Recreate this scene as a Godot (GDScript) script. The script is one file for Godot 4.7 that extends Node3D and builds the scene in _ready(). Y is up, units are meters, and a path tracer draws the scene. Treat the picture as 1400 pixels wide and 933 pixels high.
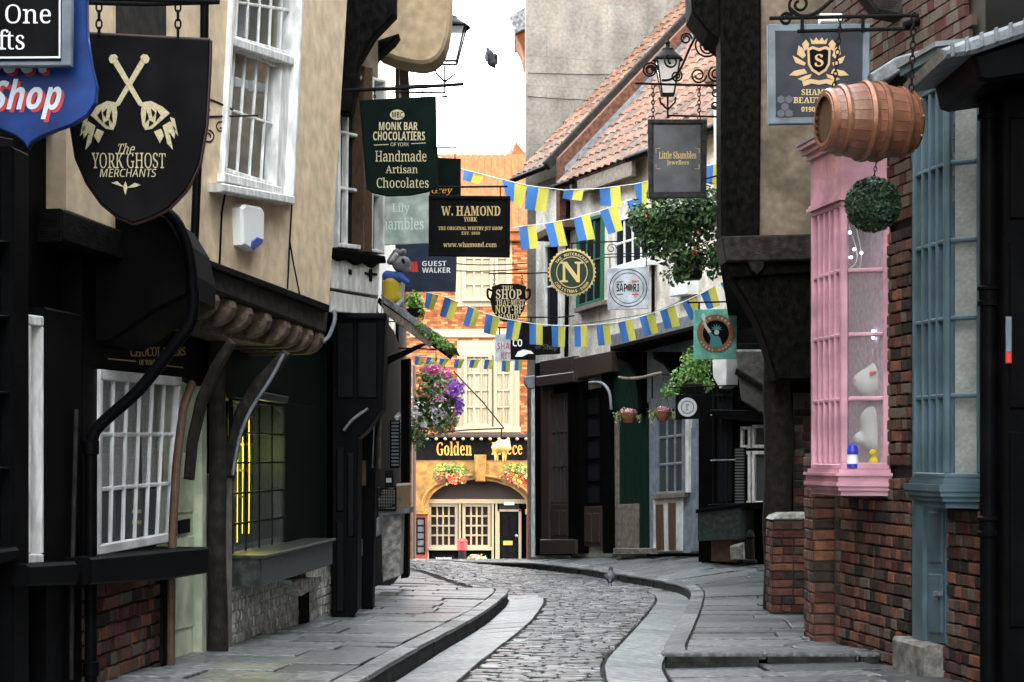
extends Node3D
# A narrow medieval shopping lane. Camera at the origin's column, the lane runs towards -Z; "depth" D means metres along -Z.
const FOCAL := 2600.0
const EYE := Vector3(0, 1.5, 0)
var M := {}
var TX := {}
var rng := RandomNumberGenerator.new()
var used := {}
var letter_cache := {}

# ---------------------------------------------------------------- mesh builder
class Bld:
	var v := PackedVector3Array()
	var n := PackedVector3Array()
	var c := PackedColorArray()
	var col := Color(1, 1, 1)
	var xf := Transform3D()
	func tri(a: Vector3, b: Vector3, d: Vector3) -> void:
		var nn := (b - a).cross(d - a)
		if nn.length_squared() < 1e-16: return
		nn = (xf.basis * nn).normalized()
		v.append(xf * a); v.append(xf * d); v.append(xf * b)
		for i in 3:
			n.append(nn); c.append(col)
	func quad(a: Vector3, b: Vector3, d: Vector3, e: Vector3) -> void:
		tri(a, b, d); tri(a, d, e)
	func stri(a: Vector3, b: Vector3, d: Vector3, na: Vector3, nb: Vector3, nd: Vector3) -> void:
		v.append(xf * a); v.append(xf * d); v.append(xf * b)
		n.append((xf.basis * na).normalized()); n.append((xf.basis * nd).normalized()); n.append((xf.basis * nb).normalized())
		for i in 3: c.append(col)
	func squad(a, b, d, e, na, nb, nd, ne) -> void:
		stri(a, b, d, na, nb, nd); stri(a, d, e, na, nd, ne)
	func prism(poly: PackedVector2Array, z0: float, z1: float, ch := 0.0, back := true) -> void:
		var p := poly.duplicate()
		var ar := 0.0
		for i in p.size():
			var q := p[(i + 1) % p.size()]
			ar += p[i].x * q.y - q.x * p[i].y
		if ar < 0: p.reverse()
		var k := p.size()
		var f := PackedVector2Array()
		if ch > 0:
			for i in k:
				var e0 := (p[i] - p[(i + k - 1) % k]).normalized()
				var e1 := (p[(i + 1) % k] - p[i]).normalized()
				var n0 := Vector2(-e0.y, e0.x)
				var n1 := Vector2(-e1.y, e1.x)
				var m := n0 + n1
				var l := m.length_squared()
				f.append(p[i] + (m * (2.0 * ch / l) if l > 0.3 else n0 * ch))
		else:
			f = p
		var t := Geometry2D.triangulate_polygon(f)
		for i in range(0, t.size(), 3):
			var a := f[t[i]]; var b := f[t[i + 1]]; var d := f[t[i + 2]]
			if (b - a).cross(d - a) < 0:
				var w := b; b = d; d = w
			tri(Vector3(a.x, a.y, z1), Vector3(b.x, b.y, z1), Vector3(d.x, d.y, z1))
		var zs := z1 - ch
		for i in k:
			var j := (i + 1) % k
			if ch > 0:
				quad(Vector3(p[i].x, p[i].y, zs), Vector3(p[j].x, p[j].y, zs), Vector3(f[j].x, f[j].y, z1), Vector3(f[i].x, f[i].y, z1))
			quad(Vector3(p[i].x, p[i].y, z0), Vector3(p[j].x, p[j].y, z0), Vector3(p[j].x, p[j].y, zs), Vector3(p[i].x, p[i].y, zs))
		if back:
			var tb := Geometry2D.triangulate_polygon(p)
			for i in range(0, tb.size(), 3):
				var a := p[tb[i]]; var b := p[tb[i + 1]]; var d := p[tb[i + 2]]
				if (b - a).cross(d - a) > 0:
					var w := b; b = d; d = w
				tri(Vector3(a.x, a.y, z0), Vector3(b.x, b.y, z0), Vector3(d.x, d.y, z0))
	func rect(u0: float, v0: float, u1: float, v1: float, z0: float, z1: float, ch := 0.0) -> void:
		prism(PackedVector2Array([Vector2(u0, v0), Vector2(u1, v0), Vector2(u1, v1), Vector2(u0, v1)]), z0, z1, ch)
	func cbox(s: Vector3, ch: float, o := Vector3.ZERO) -> void:   # box chamfered on the faces +z (front) and its sides
		var old := xf
		xf = xf * Transform3D(Basis(), o)
		rect(-s.x / 2, -s.y / 2, s.x / 2, s.y / 2, -s.z / 2, s.z / 2, ch)
		xf = old
	func tube(pts: Array, r, sides := 8, caps := true, closed := false) -> void:
		var k := pts.size()
		if k < 2: return
		var up := Vector3.UP
		var prev := []
		var pn := []
		var t0: Vector3 = (pts[1] - pts[0]).normalized()
		if absf(t0.dot(up)) > 0.9: up = Vector3.RIGHT
		var sd := t0.cross(up).normalized()
		for i in k:
			var t: Vector3 = (pts[mini(i + 1, k - 1)] - pts[maxi(i - 1, 0)]).normalized()
			sd = (sd - t * sd.dot(t)).normalized()
			var bb := t.cross(sd)
			var rr: float = r[i] if r is Array else r
			var ring := []
			var rn := []
			for j in sides:
				var a := TAU * j / sides
				var d := sd * cos(a) + bb * sin(a)
				ring.append(pts[i] + d * rr); rn.append(d)
			if i > 0:
				for j in sides:
					var q := (j + 1) % sides
					squad(prev[j], prev[q], ring[q], ring[j], pn[j], pn[q], rn[q], rn[j])
			elif caps:
				for j in range(1, sides - 1): tri(ring[0], ring[j + 1], ring[j])
			if i == k - 1 and caps:
				for j in range(1, sides - 1): tri(ring[0], ring[j], ring[j + 1])
			prev = ring; pn = rn
	func lathe(prof: Array, sides := 16) -> void:   # prof: Vector2(radius, height) from the bottom up, about y
		for i in prof.size() - 1:
			var a: Vector2 = prof[i]; var b: Vector2 = prof[i + 1]
			var e := (b - a).normalized()
			var nr := Vector2(e.y, -e.x)
			for j in sides:
				var t0 := TAU * j / sides; var t1 := TAU * (j + 1) / sides
				var c0 := Vector3(cos(t0), 0, -sin(t0)); var c1 := Vector3(cos(t1), 0, -sin(t1))
				var u := Vector3.UP
				squad(c0 * a.x + u * a.y, c1 * a.x + u * a.y, c1 * b.x + u * b.y, c0 * b.x + u * b.y, c0 * nr.x + u * nr.y, c1 * nr.x + u * nr.y, c1 * nr.x + u * nr.y, c0 * nr.x + u * nr.y)
	func ball(at: Vector3, s: Vector3, sides := 14, rings := 9) -> void:
		for i in rings:
			var p0 := -PI / 2 + PI * i / rings; var p1 := -PI / 2 + PI * (i + 1) / rings
			for j in sides:
				var t0 := TAU * j / sides; var t1 := TAU * (j + 1) / sides
				var q := func(p, t): return Vector3(cos(p) * cos(t), sin(p), -cos(p) * sin(t))
				var a: Vector3 = q.call(p0, t0); var b: Vector3 = q.call(p0, t1); var d: Vector3 = q.call(p1, t1); var e: Vector3 = q.call(p1, t0)
				squad(at + a * s, at + b * s, at + d * s, at + e * s, a / s, b / s, d / s, e / s)
	func mesh() -> ArrayMesh:
		var m := ArrayMesh.new()
		var a := []
		a.resize(Mesh.ARRAY_MAX)
		a[Mesh.ARRAY_VERTEX] = v; a[Mesh.ARRAY_NORMAL] = n; a[Mesh.ARRAY_COLOR] = c
		m.add_surface_from_arrays(Mesh.PRIMITIVE_TRIANGLES, a)
		return m

# smooth-joined tapered capsules meshed as surface nets; bones: [a, b, ra, rb]
func blob(bones: Array, k: float, cell: float) -> ArrayMesh:
	var lo := Vector3.INF; var hi := -Vector3.INF
	for b in bones:
		var r: float = maxf(b[2], b[3]) + cell * 2 + k
		for q in 2:
			lo = lo.min(b[q] - Vector3.ONE * r); hi = hi.max(b[q] + Vector3.ONE * r)
	var nx := int((hi.x - lo.x) / cell) + 2; var ny := int((hi.y - lo.y) / cell) + 2; var nz := int((hi.z - lo.z) / cell) + 2
	var f := PackedFloat32Array(); f.resize(nx * ny * nz)
	for z in nz:
		for y in ny:
			for x in nx:
				f[x + nx * (y + ny * z)] = sdf(lo + Vector3(x, y, z) * cell, bones, k)
	var at := {}
	var off := [0, 1, nx, nx + 1, nx * ny, nx * ny + 1, nx * ny + nx, nx * ny + nx + 1]
	for z in nz - 1:
		for y in ny - 1:
			for x in nx - 1:
				var i := x + nx * (y + ny * z)
				var s := 0
				for o in off:
					if f[i + o] < 0: s += 1
				if s == 0 or s == 8: continue
				var p := Vector3.ZERO; var cnt := 0
				for e in [[0, 1], [2, 3], [4, 5], [6, 7], [0, 2], [1, 3], [4, 6], [5, 7], [0, 4], [1, 5], [2, 6], [3, 7]]:
					var fa := f[i + off[e[0]]]; var fb := f[i + off[e[1]]]
					if (fa < 0) != (fb < 0):
						var t := fa / (fa - fb)
						p += Vector3(e[0] & 1, (e[0] >> 1) & 1, e[0] >> 2).lerp(Vector3(e[1] & 1, (e[1] >> 1) & 1, e[1] >> 2), t); cnt += 1
				at[i] = lo + (Vector3(x, y, z) + p / cnt) * cell
	var bl := Bld.new()
	var nrm := {}
	for i in at:
		var p: Vector3 = at[i]; var h := cell * 0.5
		nrm[i] = Vector3(sdf(p + Vector3(h, 0, 0), bones, k) - sdf(p - Vector3(h, 0, 0), bones, k), sdf(p + Vector3(0, h, 0), bones, k) - sdf(p - Vector3(0, h, 0), bones, k), sdf(p + Vector3(0, 0, h), bones, k) - sdf(p - Vector3(0, 0, h), bones, k)).normalized()
	var step := [1, nx, nx * ny]
	for i in at:
		for ax in 3:
			var s0: int = step[ax]; var s1: int = step[(ax + 1) % 3]; var s2: int = step[(ax + 2) % 3]
			if i + s0 >= f.size(): continue
			if (f[i] < 0) == (f[i + s0] < 0): continue
			var q := [i, i - s1, i - s1 - s2, i - s2]
			if not (at.has(q[1]) and at.has(q[2]) and at.has(q[3])): continue
			if f[i] >= 0: q.reverse()
			bl.squad(at[q[0]], at[q[1]], at[q[2]], at[q[3]], nrm[q[0]], nrm[q[1]], nrm[q[2]], nrm[q[3]])
	return bl.mesh()
func sdf(p: Vector3, bones: Array, k: float) -> float:
	var d := 1e9
	for b in bones:
		var ab: Vector3 = b[1] - b[0]
		var l := ab.length_squared()
		var t := clampf((p - b[0]).dot(ab) / l, 0, 1) if l > 1e-10 else 0.0
		var e: float = (p - b[0] - ab * t).length() - lerpf(b[2], b[3], t)
		if d > 1e8: d = e
		else:
			var h := clampf(0.5 + 0.5 * (d - e) / k, 0, 1)
			d = lerpf(d, e, h) - k * h * (1 - h)
	return d

# ---------------------------------------------------------------- nodes, names, labels
func numbered(called: String) -> String:
	if not used.has(called):
		used[called] = 0
		return called
	used[called] += 1
	return "%s_%03d" % [called, used[called]]
func tag(o: Node, label: String, category: String, group := "", kind := "") -> void:
	if label: o.set_meta("label", label)
	if category: o.set_meta("category", category)
	if group: o.set_meta("group", group)
	if kind: o.set_meta("kind", kind)
func thing(called: String, label: String, category: String, at: Vector3, group := "") -> Node3D:
	var o := Node3D.new()
	o.name = numbered(called)
	add_child(o)
	o.position = at
	tag(o, label, category, group)
	return o
func structure(called: String, label := "") -> Node3D:
	var o := Node3D.new()
	o.name = called
	add_child(o)
	tag(o, label, "", "", "structure")
	return o
func part(parent: Node3D, called: String, m: Mesh, mt: Material, xf := Transform3D()) -> MeshInstance3D:
	var o := MeshInstance3D.new()
	o.name = called
	o.mesh = m
	o.material_override = mt
	parent.add_child(o, true)
	o.global_transform = xf
	if called == "foliage" or called == "moss" or called.ends_with("blooms"): o.set_meta("kind", "stuff")
	return o
# ---------------------------------------------------------------- frames and the survey of the photograph
func P(x: float, y: float, d: float) -> Vector3:
	return Vector3((x - 700.0) * d / FOCAL, EYE.y + (620.0 - y) * d / FOCAL, -d)
func fr(xa: float, da: float, xb: float, db: float) -> Transform3D:   # vertical plane through two ground points, a on the left as seen from the lane
	var x := Vector3(xb - xa, 0, -(db - da)).normalized()
	return Transform3D(Basis(x, Vector3.UP, x.cross(Vector3.UP)), Vector3(xa, 0, -da))
func CF(d: float) -> Transform3D:   # plane that faces down the lane
	return Transform3D(Basis(), Vector3(0, 0, -d))
func uv(F: Transform3D, x: float, y: float, off := 0.0) -> Vector2:
	var inv := F.affine_inverse()
	var o := inv * EYE
	var d := inv.basis * Vector3((x - 700.0) / FOCAL, (620.0 - y) / FOCAL, -1)
	var t := (off - o.z) / d.z
	var p := o + d * t
	return Vector2(p.x, p.y)
func pxs(F: Transform3D, a: Array, off := 0.0) -> PackedVector2Array:
	var r := PackedVector2Array()
	for i in range(0, a.size(), 2): r.append(uv(F, a[i], a[i + 1], off))
	return r
func on(F: Transform3D, x: float, y: float, off := 0.0) -> Vector3:
	var p := uv(F, x, y, off)
	return F * Vector3(p.x, p.y, off)
func panel(parent: Node3D, called: String, F: Transform3D, a: Array, z0: float, z1: float, mt: Material, ch := 0.004) -> MeshInstance3D:
	var b := Bld.new()
	b.prism(pxs(F, a, z1), z0, z1, ch)
	return part(parent, called, b.mesh(), mt, F)
func rpanel(parent: Node3D, called: String, F: Transform3D, u0: float, v0: float, u1: float, v1: float, z0: float, z1: float, mt: Material, ch := 0.004) -> MeshInstance3D:
	var b := Bld.new()
	b.rect(u0, v0, u1, v1, z0, z1, ch)
	return part(parent, called, b.mesh(), mt, F)
func xrect(x0: float, y0: float, x1: float, y1: float) -> Array:
	return [x0, y0, x1, y0, x1, y1, x0, y1]
func block(parent: Node3D, called: String, foot: Array, y0: float, y1: float, mt: Material) -> MeshInstance3D:   # foot: x, depth pairs
	var b := Bld.new()
	var p := PackedVector2Array()
	for i in range(0, foot.size(), 2): p.append(Vector2(foot[i], foot[i + 1]))
	b.xf = Transform3D(Basis(Vector3(1, 0, 0), Vector3(0, 0, -1), Vector3(0, 1, 0)), Vector3.ZERO)
	b.prism(p, y0, y1, 0.0)
	return part(parent, called, b.mesh(), mt)
func tubes(parent: Node3D, called: String, lines: Array, r, mt: Material, sides := 8) -> MeshInstance3D:
	var o: MeshInstance3D
	for l in lines:
		var b := Bld.new()
		b.tube(l, r, sides)
		o = part(parent, called, b.mesh(), mt)
	return o
func spiral(F: Transform3D, x: float, y: float, r0: float, r1: float, a0: float, turns: float, off := 0.0) -> Array:   # scroll about a surveyed centre; radii in photo pixels
	var out := []
	var k := int(absf(turns) * 18) + 2
	for i in k:
		var t := float(i) / (k - 1)
		var a := a0 + turns * TAU * t
		var r := lerpf(r0, r1, t)
		out.append(on(F, x + cos(a) * r, y - sin(a) * r, off))
	return out
func path(F: Transform3D, a: Array, off := 0.0) -> Array:
	var out := []
	for i in range(0, a.size(), 2): out.append(on(F, a[i], a[i + 1], off))
	return out
func smooth(pts: Array, k := 5) -> Array:
	var out := []
	for i in pts.size() - 1:
		var a: Vector3 = pts[maxi(i - 1, 0)]; var b: Vector3 = pts[i]; var c: Vector3 = pts[i + 1]; var d: Vector3 = pts[mini(i + 2, pts.size() - 1)]
		for j in k: out.append(b.cubic_interpolate(c, a, d, float(j) / k))
	out.append(pts[-1])
	return out
func chain(parent: Node3D, from: Vector3, to: Vector3, link := 0.035, r := 0.003) -> void:
	var b := Bld.new()
	var l := from.distance_to(to)
	var k := maxi(1, int(l / (link * 0.75)))
	var dirv := (to - from).normalized()
	var s0 := dirv.cross(Vector3(0, 0, 1)).normalized()
	if s0.length() < 0.5: s0 = Vector3.RIGHT
	var s1 := dirv.cross(s0)
	for i in k:
		var c := from.lerp(to, (i + 0.5) / k)
		var sd := s0 if i % 2 == 0 else s1
		var ring := []
		for j in 11:
			var a := TAU * j / 10
			ring.append(c + dirv * cos(a) * l / k * 0.62 + sd * sin(a) * link * 0.28)
		b.tube(ring, r, 5, false)
	part(parent, "chain", b.mesh(), M.iron)
func lettering(parent: Node3D, F: Transform3D, words: String, x0: float, y0: float, x1: float, y1: float, off: float, mt: Material, face := "serif", bold := false, slant := 0.0, called := "lettering") -> MeshInstance3D:
	# words fitted into a surveyed rectangle, lying on the surface at the height off
	var key := words + face + str(bold)
	var tm: TextMesh
	if letter_cache.has(key): tm = letter_cache[key]
	else:
		tm = TextMesh.new()
		var f := SystemFont.new()
		f.font_names = PackedStringArray(["Droid Serif" if face == "serif" else "Droid Sans Mono" if face == "mono" else "Droid Sans"])
		f.font_weight = 700 if bold else 400
		tm.font = f
		tm.text = words
		tm.font_size = 48
		tm.pixel_size = 0.01
		tm.depth = 0.05
		tm.curve_step = 3.0
		letter_cache[key] = tm
	var bb := tm.get_aabb()
	var a := uv(F, x0, y0, off); var c := uv(F, x1, y1, off)
	var bl := uv(F, x0, y1, off); var br := uv(F, x1, y0, off)
	var sx := (br.x - a.x) / bb.size.x
	var sy := (a.y - bl.y) / bb.size.y
	var ex := Vector3(sx, (br.y - a.y) / bb.size.x, 0)
	var b := Basis(ex, Vector3(slant * sy, sy, 0), Vector3(0, 0, 0.06))
	var mid := Vector3((a.x + c.x) / 2, (a.y + c.y) / 2, off)
	return part(parent, called, tm, mt, F * Transform3D(b, mid - b * (bb.position + bb.size / 2)))
# a glazed window from the four surveyed corners (top left, top right, bottom right, bottom left) on the plane F
func window(parent: Node3D, F: Transform3D, q: Array, cols: int, rows: int, fw: float, bw: float, z0: float, z1: float, mfr: Material, mgl: Material, called := "window") -> MeshInstance3D:
	var p := pxs(F, q, z1)
	var c := (p[0] + p[1] + p[2] + p[3]) / 4
	var ew := (p[1] - p[0]).length(); var eh := (p[3] - p[0]).length()
	var at := func(s: float, t: float) -> Vector2: return p[0].lerp(p[1], s).lerp(p[3].lerp(p[2], s), t)
	var fs := fw / ew; var ft := fw / eh
	var b := Bld.new()
	for e in [[0, 0, 1, ft], [0, 1 - ft, 1, 1], [0, ft, fs, 1 - ft], [1 - fs, ft, 1, 1 - ft]]:
		b.prism(PackedVector2Array([at.call(e[0], e[1]), at.call(e[2], e[1]), at.call(e[2], e[3]), at.call(e[0], e[3])]), z0, z1, minf(0.006, fw * 0.2))
	var w := part(parent, called, b.mesh(), mfr, F)
	var zm := lerpf(z0, z1, 0.62)
	var hs := bw / ew / 2; var ht := bw / eh / 2
	for i in range(1, cols):
		var s := lerpf(fs, 1 - fs, float(i) / cols)
		var g := Bld.new()
		g.prism(PackedVector2Array([at.call(s - hs, ft), at.call(s + hs, ft), at.call(s + hs, 1 - ft), at.call(s - hs, 1 - ft)]), z0 + 0.004, zm, bw * 0.25)
		part(w, "glazing_bar", g.mesh(), mfr, F)
	for i in range(1, rows):
		var t := lerpf(ft, 1 - ft, float(i) / rows)
		var g := Bld.new()
		g.prism(PackedVector2Array([at.call(fs, t - ht), at.call(1 - fs, t - ht), at.call(1 - fs, t + ht), at.call(fs, t + ht)]), z0 + 0.004, zm - 0.003, bw * 0.25)
		part(w, "glazing_bar", g.mesh(), mfr, F)
	if mgl:
		for i in cols:
			for j in rows:
				var s0 := lerpf(fs, 1 - fs, float(i) / cols); var s1 := lerpf(fs, 1 - fs, float(i + 1) / cols)
				var t0 := lerpf(ft, 1 - ft, float(j) / rows); var t1 := lerpf(ft, 1 - ft, float(j + 1) / rows)
				var g := Bld.new()
				var tl := rng.randf_range(-0.0015, 0.0015); var tr := rng.randf_range(-0.0015, 0.0015)
				var zg := z0 + 0.012
				var a: Vector2 = at.call(s0, t0); var d: Vector2 = at.call(s1, t0); var e: Vector2 = at.call(s1, t1); var f: Vector2 = at.call(s0, t1)
				g.quad(Vector3(f.x, f.y, zg + tl), Vector3(e.x, e.y, zg + tr), Vector3(d.x, d.y, zg - tl), Vector3(a.x, a.y, zg - tr))
				part(w, "pane", g.mesh(), mgl, F)
	return w
# individual bricks on a wall face: rows of headers and stretchers, u/v rectangle in the plane F
var brick_mesh := {}
func bricks(parent: Node3D, F: Transform3D, u0: float, v0: float, u1: float, v1: float, z: float, mats: Array) -> int:
	var h := 0.068; var j := 0.011
	var rows := int((v1 - v0) / (h + j))
	var cnt := 0
	for r in rows:
		var v := v0 + r * (h + j)
		var u := u0 - rng.randf() * 0.02
		var k := r % 2
		while u < u1 - 0.02:
			var w: float = rng.randf_range(.085, .115) if rng.randf() < .72 else 0.19
			k += 1
			var a := maxf(u, u0); var e := minf(u + w, u1)
			u += w + j
			if e - a < 0.03: continue
			var c := Vector2((a + e) / 2, v + h / 2 + rng.randf_range(-0.003, 0.003))
			var key := "%d_%d" % [int((e - a) * 50), rng.randi() % 3]
			if not brick_mesh.has(key):
				var b := Bld.new()
				b.prism(brick_outline((int((e - a) * 50) + 0.5) / 50, h), -0.04, 0.012, 0.006, false)
				brick_mesh[key] = b.mesh()
			var t := Transform3D(Basis(Vector3(0, 0, 1), rng.randf_range(-0.02, 0.02)), Vector3(c.x, c.y, z + rng.randf_range(-0.005, 0.004)))
			part(parent, "brick", brick_mesh[key], mats[rng.randi() % mats.size()], F * t)
			cnt += 1
	return cnt
func brick_outline(w: float, h: float) -> PackedVector2Array:
	var r := func(): return rng.randf_range(-0.0035, 0.0035)
	var p := PackedVector2Array()
	for q in [[-.5, -.5], [0, -.5], [.5, -.5], [.5, .5], [.1, .5], [-.5, .5]]:
		p.append(Vector2(q[0] * w + r.call(), q[1] * h + r.call()))
	return p
# leaves scattered through lobes [centre, radii, count, size]; shell 0..1 pushes them outward
func leaves(lobes: Array, cols: Array, fold := 0.25, shell := 0.45, droop := 0.2) -> ArrayMesh:
	var b := Bld.new()
	for l in lobes:
		for i in l[2]:
			var d := Vector3(rng.randfn(), rng.randfn(), rng.randfn()).normalized()
			var rr := pow(rng.randf(), 1.0 - shell * 0.8)
			var at: Vector3 = l[0] + d * Vector3(l[1]) * rr
			var s: float = l[3] * rng.randf_range(0.6, 1.3)
			var nn := (d + Vector3(0, 0.5, 0.2) + Vector3(rng.randfn(), rng.randfn(), rng.randfn()) * 0.55).normalized()
			var ax := nn.cross(Vector3(rng.randfn(), rng.randfn() - droop * 4.0, rng.randfn())).normalized()
			var ay := nn.cross(ax)
			b.col = cols[rng.randi() % cols.size()]
			b.col = b.col * rng.randf_range(0.75, 1.25); b.col.a = 1
			var tip := at + ay * s; var base := at - ay * s * 0.6
			var wl := at + ax * s * 0.45 + nn * s * fold; var wr := at - ax * s * 0.45 + nn * s * fold
			b.tri(base, wr, tip); b.tri(base, tip, wl)
	return b.mesh()
# ---------------------------------------------------------------- materials
func noise_tex(freq: float, oct: int, lo: float, hi: float, seed_: int, type := FastNoiseLite.TYPE_SIMPLEX_SMOOTH, size := 512, steep := 0.0) -> NoiseTexture2D:
	var n := FastNoiseLite.new()
	n.seed = seed_; n.frequency = freq; n.noise_type = type
	n.fractal_type = FastNoiseLite.FRACTAL_FBM; n.fractal_octaves = oct
	var t := NoiseTexture2D.new()
	t.width = size; t.height = size; t.seamless = true; t.noise = n
	var g := Gradient.new()
	g.set_color(0, Color(lo, lo, lo)); g.set_color(1, Color(hi, hi, hi))
	g.set_offset(0, steep); g.set_offset(1, 1.0 - steep)
	t.color_ramp = g
	return t
func mat(key: String, c: Color, rough: float, tex := "", sc := Vector3.ONE, relief := 0.0, second := "", sc2 := Vector3.ONE, metal := 0.0) -> StandardMaterial3D:
	var m := StandardMaterial3D.new()
	m.albedo_color = c.linear_to_srgb()
	m.roughness = rough
	m.metallic = metal
	m.metallic_specular = .12 if c.get_luminance() < .016 else .3 if c.get_luminance() < .06 else .45
	m.uv1_triplanar = true; m.uv1_world_triplanar = true; m.uv1_scale = sc
	m.uv2_triplanar = true; m.uv2_world_triplanar = true; m.uv2_scale = sc2
	if tex:
		m.albedo_texture = TX[tex]
		if relief > 0:
			m.heightmap_enabled = true; m.heightmap_texture = TX[tex]; m.heightmap_scale = relief
	if second:
		m.detail_enabled = true; m.detail_blend_mode = BaseMaterial3D.BLEND_MODE_MUL
		m.detail_albedo = TX[second]; m.detail_uv_layer = BaseMaterial3D.DETAIL_UV_2
	M[key] = m
	return m
func glass(key: String, c: Color, alpha: float) -> StandardMaterial3D:
	var m := StandardMaterial3D.new()
	m.transparency = BaseMaterial3D.TRANSPARENCY_ALPHA
	m.albedo_color = Color(c.r, c.g, c.b, alpha)
	m.roughness = 0.04
	m.metallic_specular = 0.28
	M[key] = m
	return m
func L(r: float, g := -1.0, b := -1.0) -> Color:
	return Color(r, g if g >= 0 else r, b if b >= 0 else r)
func make_materials() -> void:
	TX.fine = noise_tex(0.03, 5, 0.82, 1.0, 3, FastNoiseLite.TYPE_SIMPLEX_SMOOTH, 512, 0.15)
	TX.blotch = noise_tex(0.008, 6, 0.76, 1.0, 7, FastNoiseLite.TYPE_SIMPLEX_SMOOTH, 512, 0.2)
	TX.stain = noise_tex(0.012, 6, 0.6, 1.0, 11, FastNoiseLite.TYPE_SIMPLEX_SMOOTH, 512, 0.2)
	TX.grain = noise_tex(0.025, 6, 0.6, 1.0, 17, FastNoiseLite.TYPE_PERLIN, 512, 0.2)
	TX.speck = noise_tex(0.15, 3, 0.6, 1.0, 23, FastNoiseLite.TYPE_SIMPLEX_SMOOTH, 512, 0.2)
	TX.chip = noise_tex(0.02, 6, 0.86, 1.0, 29, FastNoiseLite.TYPE_SIMPLEX, 512, 0.1)
	(TX.chip.color_ramp as Gradient).offsets = PackedFloat32Array([.22, .34])
	var V := Vector3(14, 0.9, 14)      # grain upright
	var one := Vector3.ONE
	mat("iron", L(.012), .55, "fine", one * 3, .02)
	mat("black_paint", L(.0042, .0042, .0047), .5, "fine", one * 2, 0.0, "blotch", one * 0.7)
	mat("black_gloss", L(.0045, .0045, .005), .45, "blotch", one * 1.5)
	M.black_gloss.metallic_specular = .16
	mat("black_dull", L(.005, .0045, .0045), .7, "fine", one * 2, .05, "blotch", one * 0.6)
	mat("interior", L(.16, .14, .12), .95)
	mat("cream_render", L(.72, .55, .355), .9, "fine", one * .35, .02)
	mat("pale_render", L(.84, .78, .67), .9, "fine", one * .8, .03, "blotch", Vector3(.6, .3, .6))
	mat("tan_plaster", L(.27, .215, .15), .92, "fine", one * .5, .06, "blotch", one * .5)
	mat("overhang_plaster", L(.50, .37, .22), .92, "fine", one * .4, .04)
	mat("grey_render", L(.30, .267, .222), .95, "fine", one * .7, .15, "blotch", Vector3(.3, .16, .3))
	mat("old_timber", L(.042, .034, .027), .8, "grain", V, .5, "stain", one * 1.3)
	mat("old_timber_flat", L(.062, .052, .043), .8, "grain", Vector3(1.2, 14, 1.2), .5, "stain", one * 1.3)
	mat("black_timber", L(.016, .0145, .0135), .7, "grain", V, .4, "stain", one * 1.5)
	mat("black_timber_flat", L(.017, .0155, .0145), .7, "grain", Vector3(1.2, 14, 1.2), .4, "stain", one * 1.5)
	mat("brown_timber", L(.17, .095, .05), .65, "grain", V, .2, "fine", one)
	mat("pale_timber", L(.36, .30, .235), .8, "grain", V, .25, "blotch", one * 1.5)
	mat("joist_timber", L(.26, .175, .11), .75, "grain", Vector3(9, 9, 1.2), .3, "stain", one * 2.0)
	mat("white_paint", L(.80, .80, .78), .45, "blotch", one * .5)
	mat("old_white_paint", L(.76, .745, .70), .6, "blotch", Vector3(3, .8, 3))
	mat("sage_paint", L(.56, .62, .43), .5, "blotch", one * .6)
	mat("deep_green", L(.007, .012, .010), .5, "fine", one * 2, 0.0)
	mat("box_green", L(.06, .075, .066), .28, "fine", one * 2, .03, "stain", one * 1.6)
	mat("white_brick", L(.70, .675, .61), .8, "fine", one * 2, .1, "stain", one * 1.2)
	mat("pink_paint", L(.67, .345, .425), .42, "blotch", one * .6)
	mat("blue_paint", L(.085, .138, .168), .36, "blotch", one * .6)
	mat("bluegrey_paint", L(.28, .335, .385), .5, "fine", one * 2, 0.0, "blotch", one)
	mat("brown_paint", L(.058, .04, .033), .45, "fine", one * 2, 0.0)
	mat("shop_green", L(.008, .026, .017), .45, "fine", one * 2, 0.0)
	mat("sash_green", L(.03, .14, .075), .45, "fine", one * 2, 0.0)
	mat("lead", L(.25, .27, .29), .5, "fine", one * 2, .1, "blotch", one * 1.2)
	mat("stone", L(.30, .285, .25), .85, "fine", one * 2, .25, "stain", one * 1.1)
	mat("mortar", L(.085, .078, .068), .95, "speck", one * 2, .2)
	mat("gold", L(.70, .51, .19), .45, "fine", one * 4)
	mat("pale_gold", L(.55, .47, .27), .5, "fine", one * 4)
	mat("bright_gold", L(.66, .45, .12), .35, "", one, 0, "", one, .55)
	mat("white_sign", L(.75), .5)
	mat("sign_black", L(.008, .0075, .008), .55, "blotch", one * .8)
	mat("sign_green", L(.004, .0105, .008), .6, "blotch", one * .8)
	mat("sign_sage", L(.50, .61, .54), .5, "blotch", one * .8)
	mat("sign_navy", L(.018, .032, .065), .4, "blotch", one * .8)
	mat("sign_grey", L(.075, .08, .083), .5, "blotch", one * .8)
	mat("sign_greyblue", L(.16, .20, .235), .5, "blotch", one * .8)
	mat("sign_blue", L(.012, .045, .20), .35, "blotch", one * .8)
	mat("sign_pale", L(.52, .56, .60), .5, "blotch", one * .8)
	mat("sign_teal", L(.24, .72, .54), .5, "blotch", one * .8)
	mat("signal_red", L(.55, .03, .03), .5)
	mat("flag_blue", L(.05, .19, .53), .8, "fine", one * 6)
	mat("flag_yellow", L(.62, .58, .085), .8, "fine", one * 6)
	mat("cord_white", L(.6), .8)
	mat("copper_wood", L(.31, .13, .075), .42, "fine", Vector3(2, 4, 4), .03, "blotch", one * 1.5)
	mat("copper_hoop", L(.36, .16, .09), .34, "fine", one * 3, .02, "blotch", one * 2, .35)
	mat("clay_pot", L(.30, .12, .06), .8, "fine", one * 4)
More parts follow.
